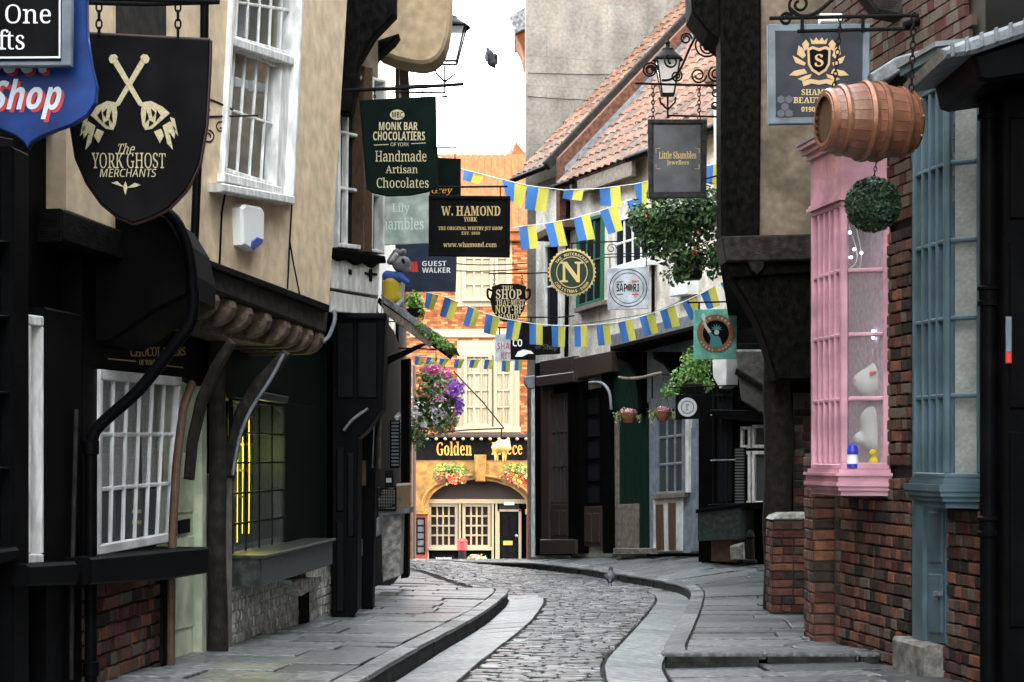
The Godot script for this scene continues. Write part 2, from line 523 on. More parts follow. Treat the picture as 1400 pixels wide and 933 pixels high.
	mat("curtain", L(.66, .66, .63), .9, "fine", one * 3)
	mat("cream_curtain", L(.44, .36, .22), .9, "fine", one * 3)
	mat("pub_stone", L(.40, .205, .05), .85, "fine", one * 1.2, .1, "blotch", one * .6)
	mat("pub_cream", L(.35, .28, .18), .6, "fine", one * 2)
	mat("pub_brick", L(.34, .098, .023), .9, "speck", Vector3(1.1, 3.6, 1.1), .3, "blotch", one * .9)
	mat("pub_glass", L(.03, .022, .018), .08)
	mat("red_tile", L(.22, .045, .03), .4, "fine", one * 3)
	mat("slate", L(.30, .305, .31), .6, "fine", one * 2, .2, "stain", one * 1.4)
	mat("moss", L(.16, .25, .05), .95, "speck", one * 3, .6, "blotch", one * 2)
	mat("dark_glass", L(.012, .014, .016), .06)
	mat("parcel", L(.33, .22, .12), .8, "fine", one * 3)
	mat("plastic_black", L(.015), .4)
	mat("plastic_white", L(.72, .74, .70), .4)
	mat("plastic_blue", L(.04, .06, .25), .4)
	mat("paper", L(.62, .60, .52), .8)
	mat("plush_white", L(.72, .70, .66), .95, "speck", one * 6, .2)
	mat("plush_grey", L(.26, .26, .27), .95, "speck", one * 6, .2)
	mat("cloth_blue", L(.05, .12, .40), .9, "fine", one * 5)
	mat("cloth_yellow", L(.62, .45, .03), .9, "fine", one * 5)
	mat("feather", L(.06, .065, .08), .7, "fine", one * 12)
	mat("feather_dark", L(.02, .02, .025), .7)
	mat("lantern_glass", L(.75, .76, .74), .25)
	var lg: StandardMaterial3D = M.lantern_glass
	lg.transparency = BaseMaterial3D.TRANSPARENCY_ALPHA
	lg.albedo_color.a = .45
	for a in [["b_red", L(.175, .066, .042)], ["b_orange", L(.25, .10, .052)], ["b_brown", L(.105, .056, .036)], ["b_dark", L(.058, .044, .036)], ["b_grey", L(.12, .095, .075)], ["b_plum", L(.11, .04, .032)], ["b_soot", L(.038, .031, .028)]]:
		mat(a[0], a[1], .85, "fine", Vector3(3, 6, 3), .35, "chip" if a[0] == "b_grey" else "blotch", one * 2.3)
	for a in [["t_red", L(.235, .105, .055)], ["t_pink", L(.27, .135, .08)], ["t_brown", L(.15, .078, .048)], ["t_grey", L(.19, .122, .085)]]:
		mat(a[0], a[1], .85, "fine", one * 2, .3, "stain", one * 1.1)
	mat("tile_orange", L(.29, .072, .013), .85, "fine", one * 2, .3, "blotch", one)
	for a in [["flag_a", L(.245, .262, .26)], ["flag_b", L(.185, .20, .20)], ["flag_c", L(.31, .33, .325)], ["flag_d", L(.125, .135, .135)]]:
		mat(a[0], a[1], .4, "grain", one * 1.4, .5, "stain", one * 1.6)
	for a in [["channel_a", L(.37, .39, .385)], ["channel_b", L(.30, .32, .315)], ["channel_c", L(.43, .45, .44)]]:
		mat(a[0], a[1], .42, "grain", one * 1.4, .4, "blotch", one * 1.3)
	for a in [["sett_a", L(.115, .11, .105)], ["sett_b", L(.17, .165, .155)], ["sett_c", L(.07, .067, .065)], ["sett_d", L(.36, .355, .34)], ["sett_e", L(.12, .095, .078)]]:
		mat(a[0], a[1], .33, "fine", one * 5, .35, "blotch", one * 2)
	mat("sett_any", L(.9), .33, "fine", one * 5, .35, "blotch", one * 2)
	M.sett_any.vertex_color_use_as_albedo = true
	mat("dirt", L(.055, .05, .045), .95, "speck", one * 2, .3, "blotch", one)
	mat("kerb", L(.25, .25, .235), .6, "fine", one * 2.2, .4, "stain", one * 1.2)
	glass("clear", Color(.85, .92, .92), .08)
	glass("milky", Color(.82, .86, .84), .5)
	for k in ["leaf", "petal"]:
		mat(k, L(1), .55 if k == "leaf" else .7)
		M[k].vertex_color_use_as_albedo = true
		M[k].backlight_enabled = true
		M[k].backlight = Color(.35, .35, .35)
	M.brick_set = [M.b_red, M.b_orange, M.b_brown, M.b_dark, M.b_grey, M.b_plum, M.b_brown, M.b_soot]
	M.brick_red_set = [M.b_red, M.b_orange, M.b_red, M.b_dark, M.b_plum, M.b_brown]
	M.brick_dark_set = [M.b_brown, M.b_dark, M.b_plum, M.b_soot, M.b_red, M.b_grey]
# ---------------------------------------------------------------- the ground
func lerp_table(t: Array, d: float) -> float:
	for i in t.size() - 1:
		if d <= t[i + 1][0]:
			return lerpf(t[i][1], t[i + 1][1], clampf((d - t[i][0]) / (t[i + 1][0] - t[i][0]), 0, 1))
	return t[-1][1]
const KERB_L := [[4, -1.1], [9, -.97], [10.8, -.84], [12.8, -.71], [15.3, -.5], [18.4, -.25], [22.7, -.04], [24.5, -.05], [26.3, -.4], [30, -.95], [35, -1.6], [40, -2.6], [46, -4.2], [52, -7]]
const KERB_R := [[4, 1.0], [13, 1.0], [14.7, 1.22], [19.2, 1.76], [22.9, 2.17], [25, 2.3], [27.5, 2.1], [29.2, 1.85], [33.2, 1.28], [36.2, .56], [40, -.5], [46, -2.2], [52, -4]]
const WALL_L := [[4, -2.8], [9, -2.36], [18.6, -1.5], [28, -1.72], [34, -1.9], [46, -2.4]]
const WALL_R := [[4, 3.9], [11.3, 2.9], [14.3, 2.4], [14.4, 3.1], [19, 3.1], [28.8, 3.9], [38.6, .4], [46, .5]]
func road_y(d: float) -> float:
	var y := .44 - .032 * d
	if d > 40: y -= .00134 * (minf(d, 64) - 40) * (minf(d, 64) - 40)
	if d > 64: y = .44 - .032 * 64 - .772
	return y
func smooth_table(t: Array, d: float) -> float:
	return (lerp_table(t, d - .9) + lerp_table(t, d - .3) + lerp_table(t, d + .3) + lerp_table(t, d + .9)) / 4
func kerb_l(d: float) -> float: return smooth_table(KERB_L, d)
func kerb_r(d: float) -> float: return smooth_table(KERB_R, d)
func pave_l(x: float, d: float) -> float:
	var k := .12 if d < 24.2 else lerpf(.12, .015, clampf((d - 24.2) / 1.5, 0, 1))
	return road_y(d) + k + .02 * maxf(0, kerb_l(d) - x)
func pave_r(x: float, d: float) -> float:
	if d < 13.05: return road_y(d) + .012 + .02 * maxf(0, x - kerb_r(d))
	var f := clampf((41.5 - d) / 4.5, 0, 1)
	return road_y(d) + lerpf(.015, .11, f) + f * lerpf(0.0, .2, clampf((d - 20) / 9, 0, 1)) * clampf(x - kerb_r(d), 0, 1.2)
func road_top(x: float, d: float) -> float:
	var a := kerb_l(d); var b := kerb_r(d)
	var t := clampf((x - a) / (b - a), 0, 1)
	return road_y(d) + .045 * sin(t * PI) - .01
func slab_mesh(p: Array, thick: float, ch: float) -> ArrayMesh:   # p: four top corners in order, seen from above anticlockwise
	var b := Bld.new()
	var c: Vector3 = (p[0] + p[1] + p[2] + p[3]) / 4
	var q := []
	for i in 4:
		var inn: Vector3 = (c - p[i]); inn.y = 0
		q.append(p[i] + inn.normalized() * ch * 1.4 - Vector3.ZERO)
	var low := []
	for i in 4: low.append(p[i] - Vector3(0, ch, 0))
	b.quad(q[0], q[1], q[2], q[3])
	for i in 4:
		var j := (i + 1) % 4
		b.quad(low[i], low[j], q[j], q[i])
		b.quad(low[i] - Vector3(0, thick, 0), low[j] - Vector3(0, thick, 0), low[j], low[i])
	return b.mesh()
func kerb_stone(kb: Node3D, p: Array, mt: Material) -> void:   # a dressed top course bedded on a riser coloured darker than the top
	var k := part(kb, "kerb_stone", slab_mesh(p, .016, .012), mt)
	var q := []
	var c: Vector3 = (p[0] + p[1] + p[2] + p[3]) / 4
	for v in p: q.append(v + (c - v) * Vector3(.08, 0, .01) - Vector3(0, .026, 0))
	part(k, "riser", slab_mesh(q, .2, .004), M.riser_dark)
func build_ground() -> void:
	# one sheet to the horizon, following the fall of the lane
	var g := Bld.new()
	var ds := [-300.0, -20.0, 0.0, 10.0, 20.0, 30.0, 40.0, 45.0, 50.0, 55.0, 60.0, 64.0, 120.0, 600.0]
	for i in ds.size() - 1:
		var y0 := road_y(maxf(ds[i], 0)) - .12; var y1 := road_y(maxf(ds[i + 1], 0)) - .12
		g.quad(Vector3(-400, y0, -ds[i]), Vector3(400, y0, -ds[i]), Vector3(400, y1, -ds[i + 1]), Vector3(-400, y1, -ds[i + 1]))
	var go := part(self, "ground", g.mesh(), M.dirt)
	tag(go, "dark trodden earth under the paving of the lane", "", "", "structure")
	# carriageway bed
	var road := structure("road", "narrow cobbled carriageway winding down the lane")
	var rb := Bld.new()
	var d := 6.0
	while d < 58:
		for k in 6:
			var q := []
			for e in [[d, k], [d, k + 1], [d + .5, k + 1], [d + .5, k]]:
				var x := lerpf(kerb_l(e[0]) - .1, kerb_r(e[0]) + .1, e[1] / 6.0)
				q.append(Vector3(x, road_top(x, e[0]) - .022, -e[0]))
			rb.quad(q[0], q[1], q[2], q[3])
		d += .5
	part(road, "bed", rb.mesh(), M.dirt)
	# setts: the nearest each on its own, the far ones joined
	var variants := []
	for i in 4:
		var b := Bld.new()
		b.xf = Transform3D(Basis(Vector3(1, 0, 0), Vector3(0, 0, -1), Vector3(0, 1, 0)), Vector3.ZERO)
		var o := PackedVector2Array()
		for q in [[-.5, -.42], [-.4, -.5], [.42, -.5], [.5, -.4], [.5, .4], [.4, .5], [-.42, .5], [-.5, .4]]:
			o.append(Vector2(q[0] + rng.randf_range(-.04, .04), q[1] + rng.randf_range(-.05, .05)))
		b.prism(o, -1.0, 0.0, .07, false)
		variants.append(b.mesh())
	var sm := [M.sett_a, M.sett_b, M.sett_c, M.sett_a, M.sett_b, M.sett_d, M.sett_e]
	var sc := [L(.115, .11, .105), L(.17, .165, .155), L(.07, .067, .065), L(.115, .11, .105), L(.17, .165, .155), L(.36, .355, .34), L(.12, .095, .078)]
	var far := []
	var n := 0
	d = 8.0
	while d < 57:
		var depth := rng.randf_range(.08, .115) * (1.0 if d < 30 else 1.4)
		var x0 := kerb_l(d) + (.45 if d < 23.5 else .03); var x1 := kerb_r(d) - (.42 if d < 25.5 else .03)
		var x := x0 + rng.randf() * .05
		while x < x1 - .05:
			var w := minf(rng.randf_range(.1, .21), x1 - x)
			var cx := x + w / 2; var cd := d + depth / 2
			var dx := (kerb_l(d + .5) - kerb_l(d - .5) + kerb_r(d + .5) - kerb_r(d - .5)) / 2
			var y := road_top(cx, cd) + rng.randf_range(-.007, .008)
			var bs := Basis(Vector3(0, 1, 0), -atan(dx) * .5 + rng.randf_range(-.04, .04)) * Basis(Vector3(1, 0, 0), -.032 + rng.randf_range(-.035, .035)) * Basis(Vector3(0, 0, 1), rng.randf_range(-.03, .03))
			bs = bs * Basis.from_scale(Vector3(w - .016, .05, depth - .02))
			var tf := Transform3D(bs, Vector3(cx, y, -cd))
			var px := 700 + cx * FOCAL / cd
			var vi := rng.randi() % 4; var ci := rng.randi() % 7
			if cd > 12.1 and n < 300:
				part(road, "sett", variants[vi], sm[ci], tf)
				n += 1
			else:
				far.append([tf, ci, vi])
			x += w
		d += depth
	for k in 4:
		var mm := MultiMesh.new()
		mm.transform_format = MultiMesh.TRANSFORM_3D
		mm.use_colors = true
		mm.mesh = variants[k]
		var mine := far.filter(func(f): return f[2] == k)
		mm.instance_count = mine.size()
		for i in mine.size():
			mm.set_instance_transform(i, mine[i][0]); mm.set_instance_color(i, sc[mine[i][1]])
		var mi := MultiMeshInstance3D.new()
		mi.name = "far_setts"
		mi.multimesh = mm
		mi.material_override = M.sett_any
		mi.set_meta("kind", "stuff")
		road.add_child(mi, true)
	# channel stones along both edges
	for side in 2:
		d = 8.0
		while d < (23.6 if side == 0 else 25.6):
			var l := rng.randf_range(.55, 1.05)
			var e0 := d + .008; var e1 := d + l - .008
			var p := []
			for e in [[e0, 0], [e0, 1], [e1, 1], [e1, 0]]:
				var x: float
				if side == 0: x = kerb_l(e[0]) + (.012 if e[1] == 0 else .435)
				else: x = kerb_r(e[0]) - (.405 if e[1] == 0 else .012)
				p.append(Vector3(x, road_top(x, e[0]) + .004 + rng.randf_range(-.003, .003), -e[0]))
			part(road, "channel_stone", slab_mesh(p, .08, .006), [M.channel_a, M.channel_b, M.channel_a, M.channel_c][rng.randi() % 4])
			d += l
	# pavements with flagstones and kerbs
	for side in 2:
		var pv := structure("pavement" if side == 0 else "pavement_opposite", "worn stone flag pavement along the dark shop fronts" if side == 0 else "raised stone flag pavement below the brick shop")
		var kb := structure("kerb" if side == 0 else "kerb_opposite", "worn stone kerb bending along the lane")
		var bed := Bld.new()
		d = 5.0
		while d < 50:
			var q := []
			for e in [[d, 0], [d, 1], [d + .5, 1], [d + .5, 0]]:
				var xa := (lerp_table(WALL_L, e[0]) - .5) if side == 0 else kerb_r(e[0]) + .02
				var xb := (kerb_l(e[0]) - .02) if side == 0 else lerp_table(WALL_R, e[0]) + .7
				var x := lerpf(xa, xb, e[1])
				q.append(Vector3(x, (pave_l(x, e[0]) if side == 0 else pave_r(x, e[0])) - .02, -e[0]))
			if side == 0 or absf(d - 13) > .01: bed.quad(q[0], q[1], q[2], q[3])
			d += .5
		part(pv, "bed", bed.mesh(), M.dirt)
		d = 8.0
		while d < 47:
			var l := rng.randf_range(.3, .7)
			if side == 1 and d < 13.05 and d + l > 12.75: l = maxf(13.06 - d, .05)
			var xa := (lerp_table(WALL_L, d) - .3) if side == 0 else kerb_r(d) + (.16 if d > 13 else .0)
			var xb := (kerb_l(d) - .16) if side == 0 else lerp_table(WALL_R, d) + .3
			if xb - xa < .3:
				d += l
				continue
			var cuts := [0.0]
			var step_ := rng.randf_range(.5, 1.1) / (xb - xa)
			while cuts[-1] + step_ < .88:
				cuts.append(cuts[-1] + step_)
				step_ = rng.randf_range(.5, 1.1) / (xb - xa)
			cuts.append(1.0)
			for i in cuts.size() - 1:
				var p := []
				var up := rng.randf_range(-.008, .008)
				for e in [[d + .009, cuts[i], .009], [d + .009, cuts[i + 1], -.009], [d + l - .009, cuts[i + 1], -.009], [d + l - .009, cuts[i], .009]]:
					var ya := (lerp_table(WALL_L, e[0]) - .3) if side == 0 else kerb_r(e[0]) + (.16 if d > 13 else .0)
					var yb := (kerb_l(e[0]) - .16) if side == 0 else lerp_table(WALL_R, e[0]) + .3
					var x: float = lerpf(ya, yb, e[1]) + e[2]
					p.append(Vector3(x, (pave_l(x, maxf(e[0], 0)) if side == 0 else pave_r(x, e[0] + (.02 if d >= 13.04 else -.02))) + up + rng.randf_range(-.005, .005), -e[0] + rng.randf_range(-.012, .012)))
				part(pv, "flagstone", slab_mesh(p, .05, .005), [M.flag_a, M.flag_b, M.flag_a, M.flag_c, M.flag_d][rng.randi() % 5])
			d += l
		d = 8.0 if side == 0 else 13.05
		while d < (25.5 if side == 0 else 46):
			var l := rng.randf_range(.6, 1.1)
			var p := []
			for e in [[d + .004, 0], [d + .004, 1], [d + l - .004, 1], [d + l - .004, 0]]:
				var x: float = (kerb_l(e[0]) - .15 + .15 * e[1]) if side == 0 else (kerb_r(e[0]) + .15 * e[1])
				p.append(Vector3(x, (pave_l(x, e[0]) if side == 0 else pave_r(x, e[0])) + .004 + rng.randf_range(-.004, .004), -e[0]))
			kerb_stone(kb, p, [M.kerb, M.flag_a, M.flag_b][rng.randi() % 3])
			d += l
		if side == 1:   # the step across the pavement
			var x := 1.03
			while x < 2.5:
				var w := minf(rng.randf_range(.45, .7), 2.52 - x)
				var p := []
				for e in [[x + .003, 13.0], [x + w - .003, 13.0], [x + w - .003, 13.17], [x + .003, 13.17]]:
					p.append(Vector3(e[0], pave_r(e[0], 13.1) + .006, -e[1]))
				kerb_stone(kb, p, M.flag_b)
				x += w

# ---------------------------------------------------------------- shared pieces
func flag_piece(parent: Node3D, q: Array, dd: float, two := true) -> void:
	# a small two-coloured flag hanging from the cord: corners top left, top right, bottom right, bottom left
	var p := []
	for i in 4: p.append(P(q[i * 2], q[i * 2 + 1], dd))
	var ph := rng.randf() * 6.0; var amp := rng.randf_range(.01, .03)
	var half := func(s0: float, s1: float) -> ArrayMesh:
		var b := Bld.new()
		for i in 4:
			for j in 4:
				var a := []
				for e in [[i, j + 1], [i + 1, j + 1], [i + 1, j], [i, j]]:
					var s := lerpf(s0, s1, e[0] / 4.0); var t: float = e[1] / 4.0
					var w: Vector3 = p[0].lerp(p[1], s).lerp(p[3].lerp(p[2], s), t)
					a.append(w + Vector3(0, 0, sin(s * 4.0 + ph + t) * amp * (.3 + t)))
				b.quad(a[0], a[1], a[2], a[3])
		return b.mesh()
	var f := part(parent, "flag", half.call(0.0, .5), M.flag_blue)
	part(f, "yellow_half", half.call(.5, 1.0), M.flag_yellow)
func hanging_board(called: String, label: String, dd: float, poly: Array, mb: Material, thick := .04, group := "hanging shop signs", mrim: Material = null, rim := 0.0) -> Node3D:
	var F := CF(dd)
	var x := 0.0; var y := 1e9
	for i in range(0, poly.size(), 2):
		x += poly[i] * 2.0 / poly.size()
	y = -1e9
	for i in range(1, poly.size(), 2): y = maxf(y, poly[i])
	var t := thing(called, label, "sign", P(x, y, dd), group)
	panel(t, "board", F, poly, -thick, 0, mb, .006)
	if mrim:
		var k := poly.size() / 2
		var pts := pxs(F, poly)
		var b := Bld.new()
		var line := []
		for i in k + 1: line.append(Vector3(pts[i % k].x, pts[i % k].y, -thick / 2))
		for i in k: b.tube([line[i], line[i + 1]], rim, 6)
		part(t, "frame", b.mesh(), mrim, F)
	return t
func scroll_bracket(t: Node3D, F: Transform3D, bars: Array, scrolls: Array, r := .009) -> void:
	var b := Bld.new()
	for l in bars: b.tube(path(F, l), r, 6)
	for s in scrolls: b.tube(spiral(F, s[0], s[1], s[2], s[3], s[4], s[5]), r * .8, 6)
	part(t, "bracket", b.mesh(), M.iron)
func lantern(label: String, dd: float, x: float, ytop: float, ybot: float, halfw: float, arms: Array) -> void:
	var t := thing("street_lantern", label, "lantern", P(x, ybot, dd), "wall lanterns")
	var s := dd / FOCAL
	var h := (ybot - ytop) * s
	var w := halfw * s
	var o := P(x, ybot, dd)
	var fr_ := Bld.new()
	var gl := Bld.new()
	var y0 := h * .03; var y1 := h * .62
	for i in 4:
		var a0 := PI / 4 + i * PI / 2; var a1 := a0 + PI / 2
		var p := func(a, r, y): return o + Vector3(cos(a) * r * 1.414, y, sin(a) * r * 1.414)
		fr_.tube([p.call(a0, w * .5, y0), p.call(a0, w, y1)], .012, 6)
		fr_.tube([p.call(a0, w, y1), p.call(a1, w, y1)], .018, 6)
		fr_.tube([p.call(a0, w * .5, y0), p.call(a1, w * .5, y0)], .015, 6)
		gl.quad(p.call(a1, w * .49, y0), p.call(a0, w * .49, y0), p.call(a0, w * .98, y1), p.call(a1, w * .98, y1))
	part(t, "frame", fr_.mesh(), M.iron)
	part(t, "glass", gl.mesh(), M.lantern_glass)
	var rf := Bld.new()
	rf.xf = Transform3D(Basis(), o)
	rf.lathe([Vector2(w * 1.35, y1), Vector2(w * 1.25, y1 + h * .04), Vector2(w * .6, y1 + h * .16), Vector2(w * .5, y1 + h * .2), Vector2(w * .2, y1 + h * .23), Vector2(w * .16, y1 + h * .27), Vector2(w * .24, y1 + h * .3), Vector2(w * .1, y1 + h * .34), Vector2(0, h)], 12)
	part(t, "cap", rf.mesh(), M.iron)
	var br := Bld.new()
	for l in arms: br.tube(path(CF(dd), l), .014, 6)
	part(t, "bracket", br.mesh(), M.iron)
func wicker_pot(parent: Node3D, at: Vector3, r: float, h: float, mt: Material) -> void:
	var b := Bld.new()
	b.xf = Transform3D(Basis(), at)
	b.lathe([Vector2(0, -h), Vector2(r * .55, -h), Vector2(r * .85, -h * .5), Vector2(r, 0), Vector2(r * 1.06, .0), Vector2(r * 1.06, .02), Vector2(r * .9, .02), Vector2(0, 0)], 14)
	part(parent, "basket", b.mesh(), mt)
# ---------------------------------------------------------------- houses on the one side (dark fronts)
func lg_x(d: float) -> float: return -2.06 + .092 * (d - 12.1)
func many(parent: Node3D, called: String, F: Transform3D, polys: Array, z0: float, z1: float, mt: Material) -> MeshInstance3D:
	var b := Bld.new()
	for a in polys: b.prism(pxs(F, a, z1), z0, z1, 0.0)
	return part(parent, called, b.mesh(), mt, F)
func build_left() -> void:
	var LG := fr(lg_x(8), 8, lg_x(18.6), 18.6)
	var t: Node3D
	# --- nearest black shop
	t = thing("black_shop", "black timber shop front cut off at the edge beside the crossed-torch sign", "shop", Vector3(-3, 0.1, -8))
	block(t, "wall", [-3.4, -12, -2.9, 4, lg_x(9.9) - .1, 9.9, -9, 9.9, -9, -12], -.2, 3.2, M.black_dull)
	block(t, "upper_wall", [-3.4, -12, -2.9, 4, -2.32, 9.7, -9, 9.7, -9, -12], 3.2, 10.5, M.pale_render)
	block(t, "roof", [-3.0, -12, -2.5, 4, -2.0, 9.7, -9, 9.7, -9, -12], 10.5, 10.7, M.t_brown)
	panel(t, "pilaster", LG, [18, 200, 40, 210, 40, 940, 18, 960], -.1, .06, M.black_paint, .012)
	for y in [330, 432, 536, 640]:
		panel(t, "moulding", LG, [-40, y - 3, 14, y - 1, 14, y + 3, -40, y + 1], -.05, .05, M.black_paint, .008)
	panel(t, "front_panel", LG, [-40, 180, 18, 190, 18, 745, -40, 745], -.1, .0, M.black_paint)
	panel(t, "window_sill", LG, [-40, 757, 27, 748, 27, 768, -40, 782], -.1, .1, M.black_paint, .015)
	var riser := panel(t, "stall_riser", LG, [-60, 775, 18, 768, 18, 960, -60, 980], -.1, -.04, M.mortar)
	var a0 := uv(LG, -40, 850); var a1 := uv(LG, 18, 850)
	bricks(riser, LG, a0.x, .12, a1.x, uv(LG, 10, 782).y, -.03, M.brick_dark_set)
	var w := window(t, LG, [38, 430, 62, 433, 61, 772, 38, 772], 1, 2, .05, .02, -.1, .02, M.old_white_paint, M.dark_glass)
	panel(w, "sill", LG, [38, 772, 105, 768, 112, 778, 106, 800, 38, 802], -.1, .14, M.black_paint, .015)
	panel(t, "corner_post", LG, [62, 420, 112, 430, 112, 940, 62, 950], -.1, .03, M.black_paint, .01)
	tubes(t, "conduit", [path(LG, [97, 930, 98, 800, 104, 560], .05)], .012, M.old_timber)
	# black pentice above it
	var C10 := CF(10.3)
	panel(t, "pentice", C10, [60, 292, 110, 270, 175, 276, 228, 294, 250, 330, 259, 372, 258, 404, 215, 425, 150, 470, 60, 470], -.9, 0, M.black_dull, .02)
	tubes(t, "gutter", [smooth(path(C10, [60, 288, 110, 268, 175, 274, 230, 291, 253, 328, 262, 372, 263, 400], .03), 4)], .028, M.black_paint)
	var dp := thing("downpipe", "black cast iron downpipe bending under the canopy beside the white sash window", "pipe", P(124, 935, 9.9))
	tubes(dp, "pipe", [smooth(path(CF(9.9), [124, 940, 124, 800, 124, 640, 126, 600, 140, 578, 190, 533, 240, 470, 258, 445, 264, 420, 264, 396]), 4)], .032, M.black_paint, 10)
	for y in [612.0, 775.0, 915.0]:
		var cb := Bld.new()
		cb.xf = Transform3D(Basis(), P(124, y, 9.9))
		cb.lathe([Vector2(.03, -.04), Vector2(.043, -.035), Vector2(.043, .035), Vector2(.03, .04)], 12)
		part(dp, "collar", cb.mesh(), M.black_paint)
	# --- cream jettied house
	var LU := fr(-4.21 + .2 * 9, 9, -1.37, 14.2)
	t = thing("jettied_house", "cream rendered house with jettied upper floor over a white shop window", "house", Vector3(lg_x(13), pave_l(-2, 13), -13))
	block(t, "back_wall", [lg_x(9.92) - 2.0, 9.92, lg_x(16.85) - 2.0, 16.85, -9, 16.85, -9, 9.92], -.2, 2.45, M.interior)
	block(t, "ceiling", [lg_x(9.92) - .25, 9.92, lg_x(16.85) - .25, 16.85, -9, 16.85, -9, 9.92], 2.45, 2.54, M.interior)
	block(t, "shop_floor", [lg_x(9.92) - .25, 9.92, lg_x(16.85) - .25, 16.85, -9, 16.85, -9, 9.92], .0, .2, M.brown_timber)
	block(t, "upper_back_wall", [-4.6, 9.75, -3.8, 13.9, -9, 13.9, -9, 9.75], 2.55, 10.4, M.interior)
	block(t, "upper_floor", [-2.5, 9.75, -1.7, 13.9, -9, 13.9, -9, 9.75], 2.55, 2.62, M.brown_timber)
	block(t, "end_wall", [-1.62, 13.93, -1.43, 14.18, -9, 14.18, -9, 13.93], 2.5, 10.4, M.cream_render)
	block(t, "roof", [-2.0, 9.75, -1.1, 14.4, -9, 14.4, -9, 9.75], 10.4, 10.6, M.t_brown)
	many(t, "wall", LU, [[90, -1300, 325, -1300, 326, -55, 306, 264, 306, 368, 265, 353, 90, 287], [418, -1300, 478, -1300, 478, -60, 449, 423, 400, 404, 400, 277, 415, -55], [306, 264, 400, 277, 400, 404, 306, 368], [325, -1300, 418, -1300, 415, -55, 326, -55]], -.2, 0, M.cream_render)
	panel(t, "timber_post", LU, [165, -300, 228, -300, 228, 60, 165, 55], -.05, .03, M.old_timber, .01)
	w = window(t, LU, [322, -60, 418, -60, 403, 278, 305, 263], 1, 1, .045, .02, -.14, .035, M.old_white_paint, null)
	panel(w, "lining", LU, [386, 80, 404, 80, 395, 268, 377, 262], -.12, -.03, M.old_white_paint)
	panel(w, "upper_rail", LU, [320, 50, 404, 78, 403, 90, 319, 63], -.1, .0, M.old_white_paint, .008)
	window(t, LU, [327, -50, 407, -50, 402, 80, 322, 55], 5, 2, .03, .02, -.068, -.035, M.old_white_paint, M.clear)
	window(t, LU, [321, 62, 388, 88, 378, 258, 308, 236], 4, 2, .035, .02, -.095, -.06, M.old_white_paint, M.clear)
	panel(t, "sill", LU, [303, 250, 402, 268, 403, 280, 304, 262], -.1, .09, M.old_white_paint, .008)
	panel(t, "sill", LU, [308, 236, 385, 256, 386, 266, 307, 248], -.1, .05, M.old_white_paint, .006)
	for q in [[330, -50, 348, -50, 338, 50, 326, 50]]:
		drape(t, LU, q, -.3, M.curtain, 4)
	for q in [[322, 105, 340, 110, 340, 122, 322, 118], [346, 110, 366, 116, 366, 128, 346, 124]]:
		panel(t, "shelf_item", LU, q, -.28, -.24, M.plastic_white)
	panel(t, "jetty_beam", LU, [262, 352, 449, 424, 446, 456, 262, 386], -.2, .05, M.old_timber_flat, .012)
	panel(t, "drip_board", LU, [262, 346, 451, 417, 450, 427, 262, 356], -.1, .085, M.black_timber_flat, .008)
	panel(t, "jetty_beam", LU, [85, 285, 262, 350, 262, 386, 85, 330], -.2, .04, M.black_timber_flat, .012)
	for x in [[272, 392], [287, 398], [311, 408], [334, 417], [360, 426], [386, 436], [403, 442], [418, 447], [433, 452]]:
		var p := uv(LU, x[0], x[1])
		var b := Bld.new()
		b.xf = Transform3D(Basis(Vector3(0, 0, 1), Vector3(0, 1, 0), Vector3(-1, 0, 0)), Vector3(p.x, p.y, 0))
		b.prism(PackedVector2Array([Vector2(-.6, 0), Vector2(.0, 0), Vector2(.035, -.02), Vector2(.045, -.06), Vector2(.03, -.11), Vector2(-.01, -.15), Vector2(-.07, -.175), Vector2(-.6, -.18)]), -.05, .05, .008)
		part(t, "joist", b.mesh(), M.joist_timber, LU)
	panel(t, "soffit_board", LU, [262, 425, 440, 458, 436, 474, 420, 480, 330, 466, 262, 450], -.4, -.12, M.joist_timber)
	panel(t, "soffit_board", LU, [100, 330, 262, 385, 262, 470, 100, 470], -.6, -.3, M.black_dull)
	var al := panel(t, "alarm_box", LU, [331, 284, 336, 279, 358, 283, 362, 290, 361, 330, 347, 344, 333, 335], .0, .07, M.plastic_white, .015)
	panel(al, "badge", LU, [345, 330, 352, 324, 360, 327, 359, 333, 348, 342, 344, 338], .07, .078, M.plastic_blue)
	tubes(t, "cable", [path(LU, [308, 262, 303, 290, 300, 362], .015)], .007, M.black_paint, 5)
	tubes(t, "cable", [smooth(path(LU, [399, 278, 396, 330, 393, 395], .015), 3), smooth(path(LU, [396, 330, 401, 360, 410, 405], .015), 3)], .006, M.black_paint, 5)
	tubes(t, "rain_pipe", [path(LU, [281, -200, 279, 60, 270, 225, 265, 345], .06)], .026, M.black_paint, 8)
	var bk := thing("empty_sign_bracket", "empty scrolled iron bracket on cream wall beside tall sash window", "bracket", on(LU, 275, 220, .1))
	scroll_bracket(bk, LU, [[270, 160, 352, 158], [278, 135, 290, 137, 318, 150]], [[281, 150, 8, 3, 1.5, 1.3], [284, 187, 9, 3, 1.5, -1.3], [302, 172, 9, 3, 0.5, -1.4]], .007)
	# ground floor
	panel(t, "fascia", LG, [112, 350, 318, 420, 318, 545, 249, 516, 137, 505, 112, 503], -.3, -.03, M.black_paint)
	lettering(t, LG, "MONK BAR", 148, 448, 205, 468, -.03, M.gold)
	lettering(t, LG, "CHOCOLATIERS", 178, 474, 253, 487, -.03, M.gold)
	lettering(t, LG, "OF YORK", 190, 492, 212, 499, -.03, M.gold)
	for q in [[148, 490, 186, 493.5, 186, 495, 148, 491.5], [216, 498, 250, 502, 250, 503.5, 216, 499.5]]: panel(t, "gold_line", LG, q, -.031, -.027, M.gold, 0.0)
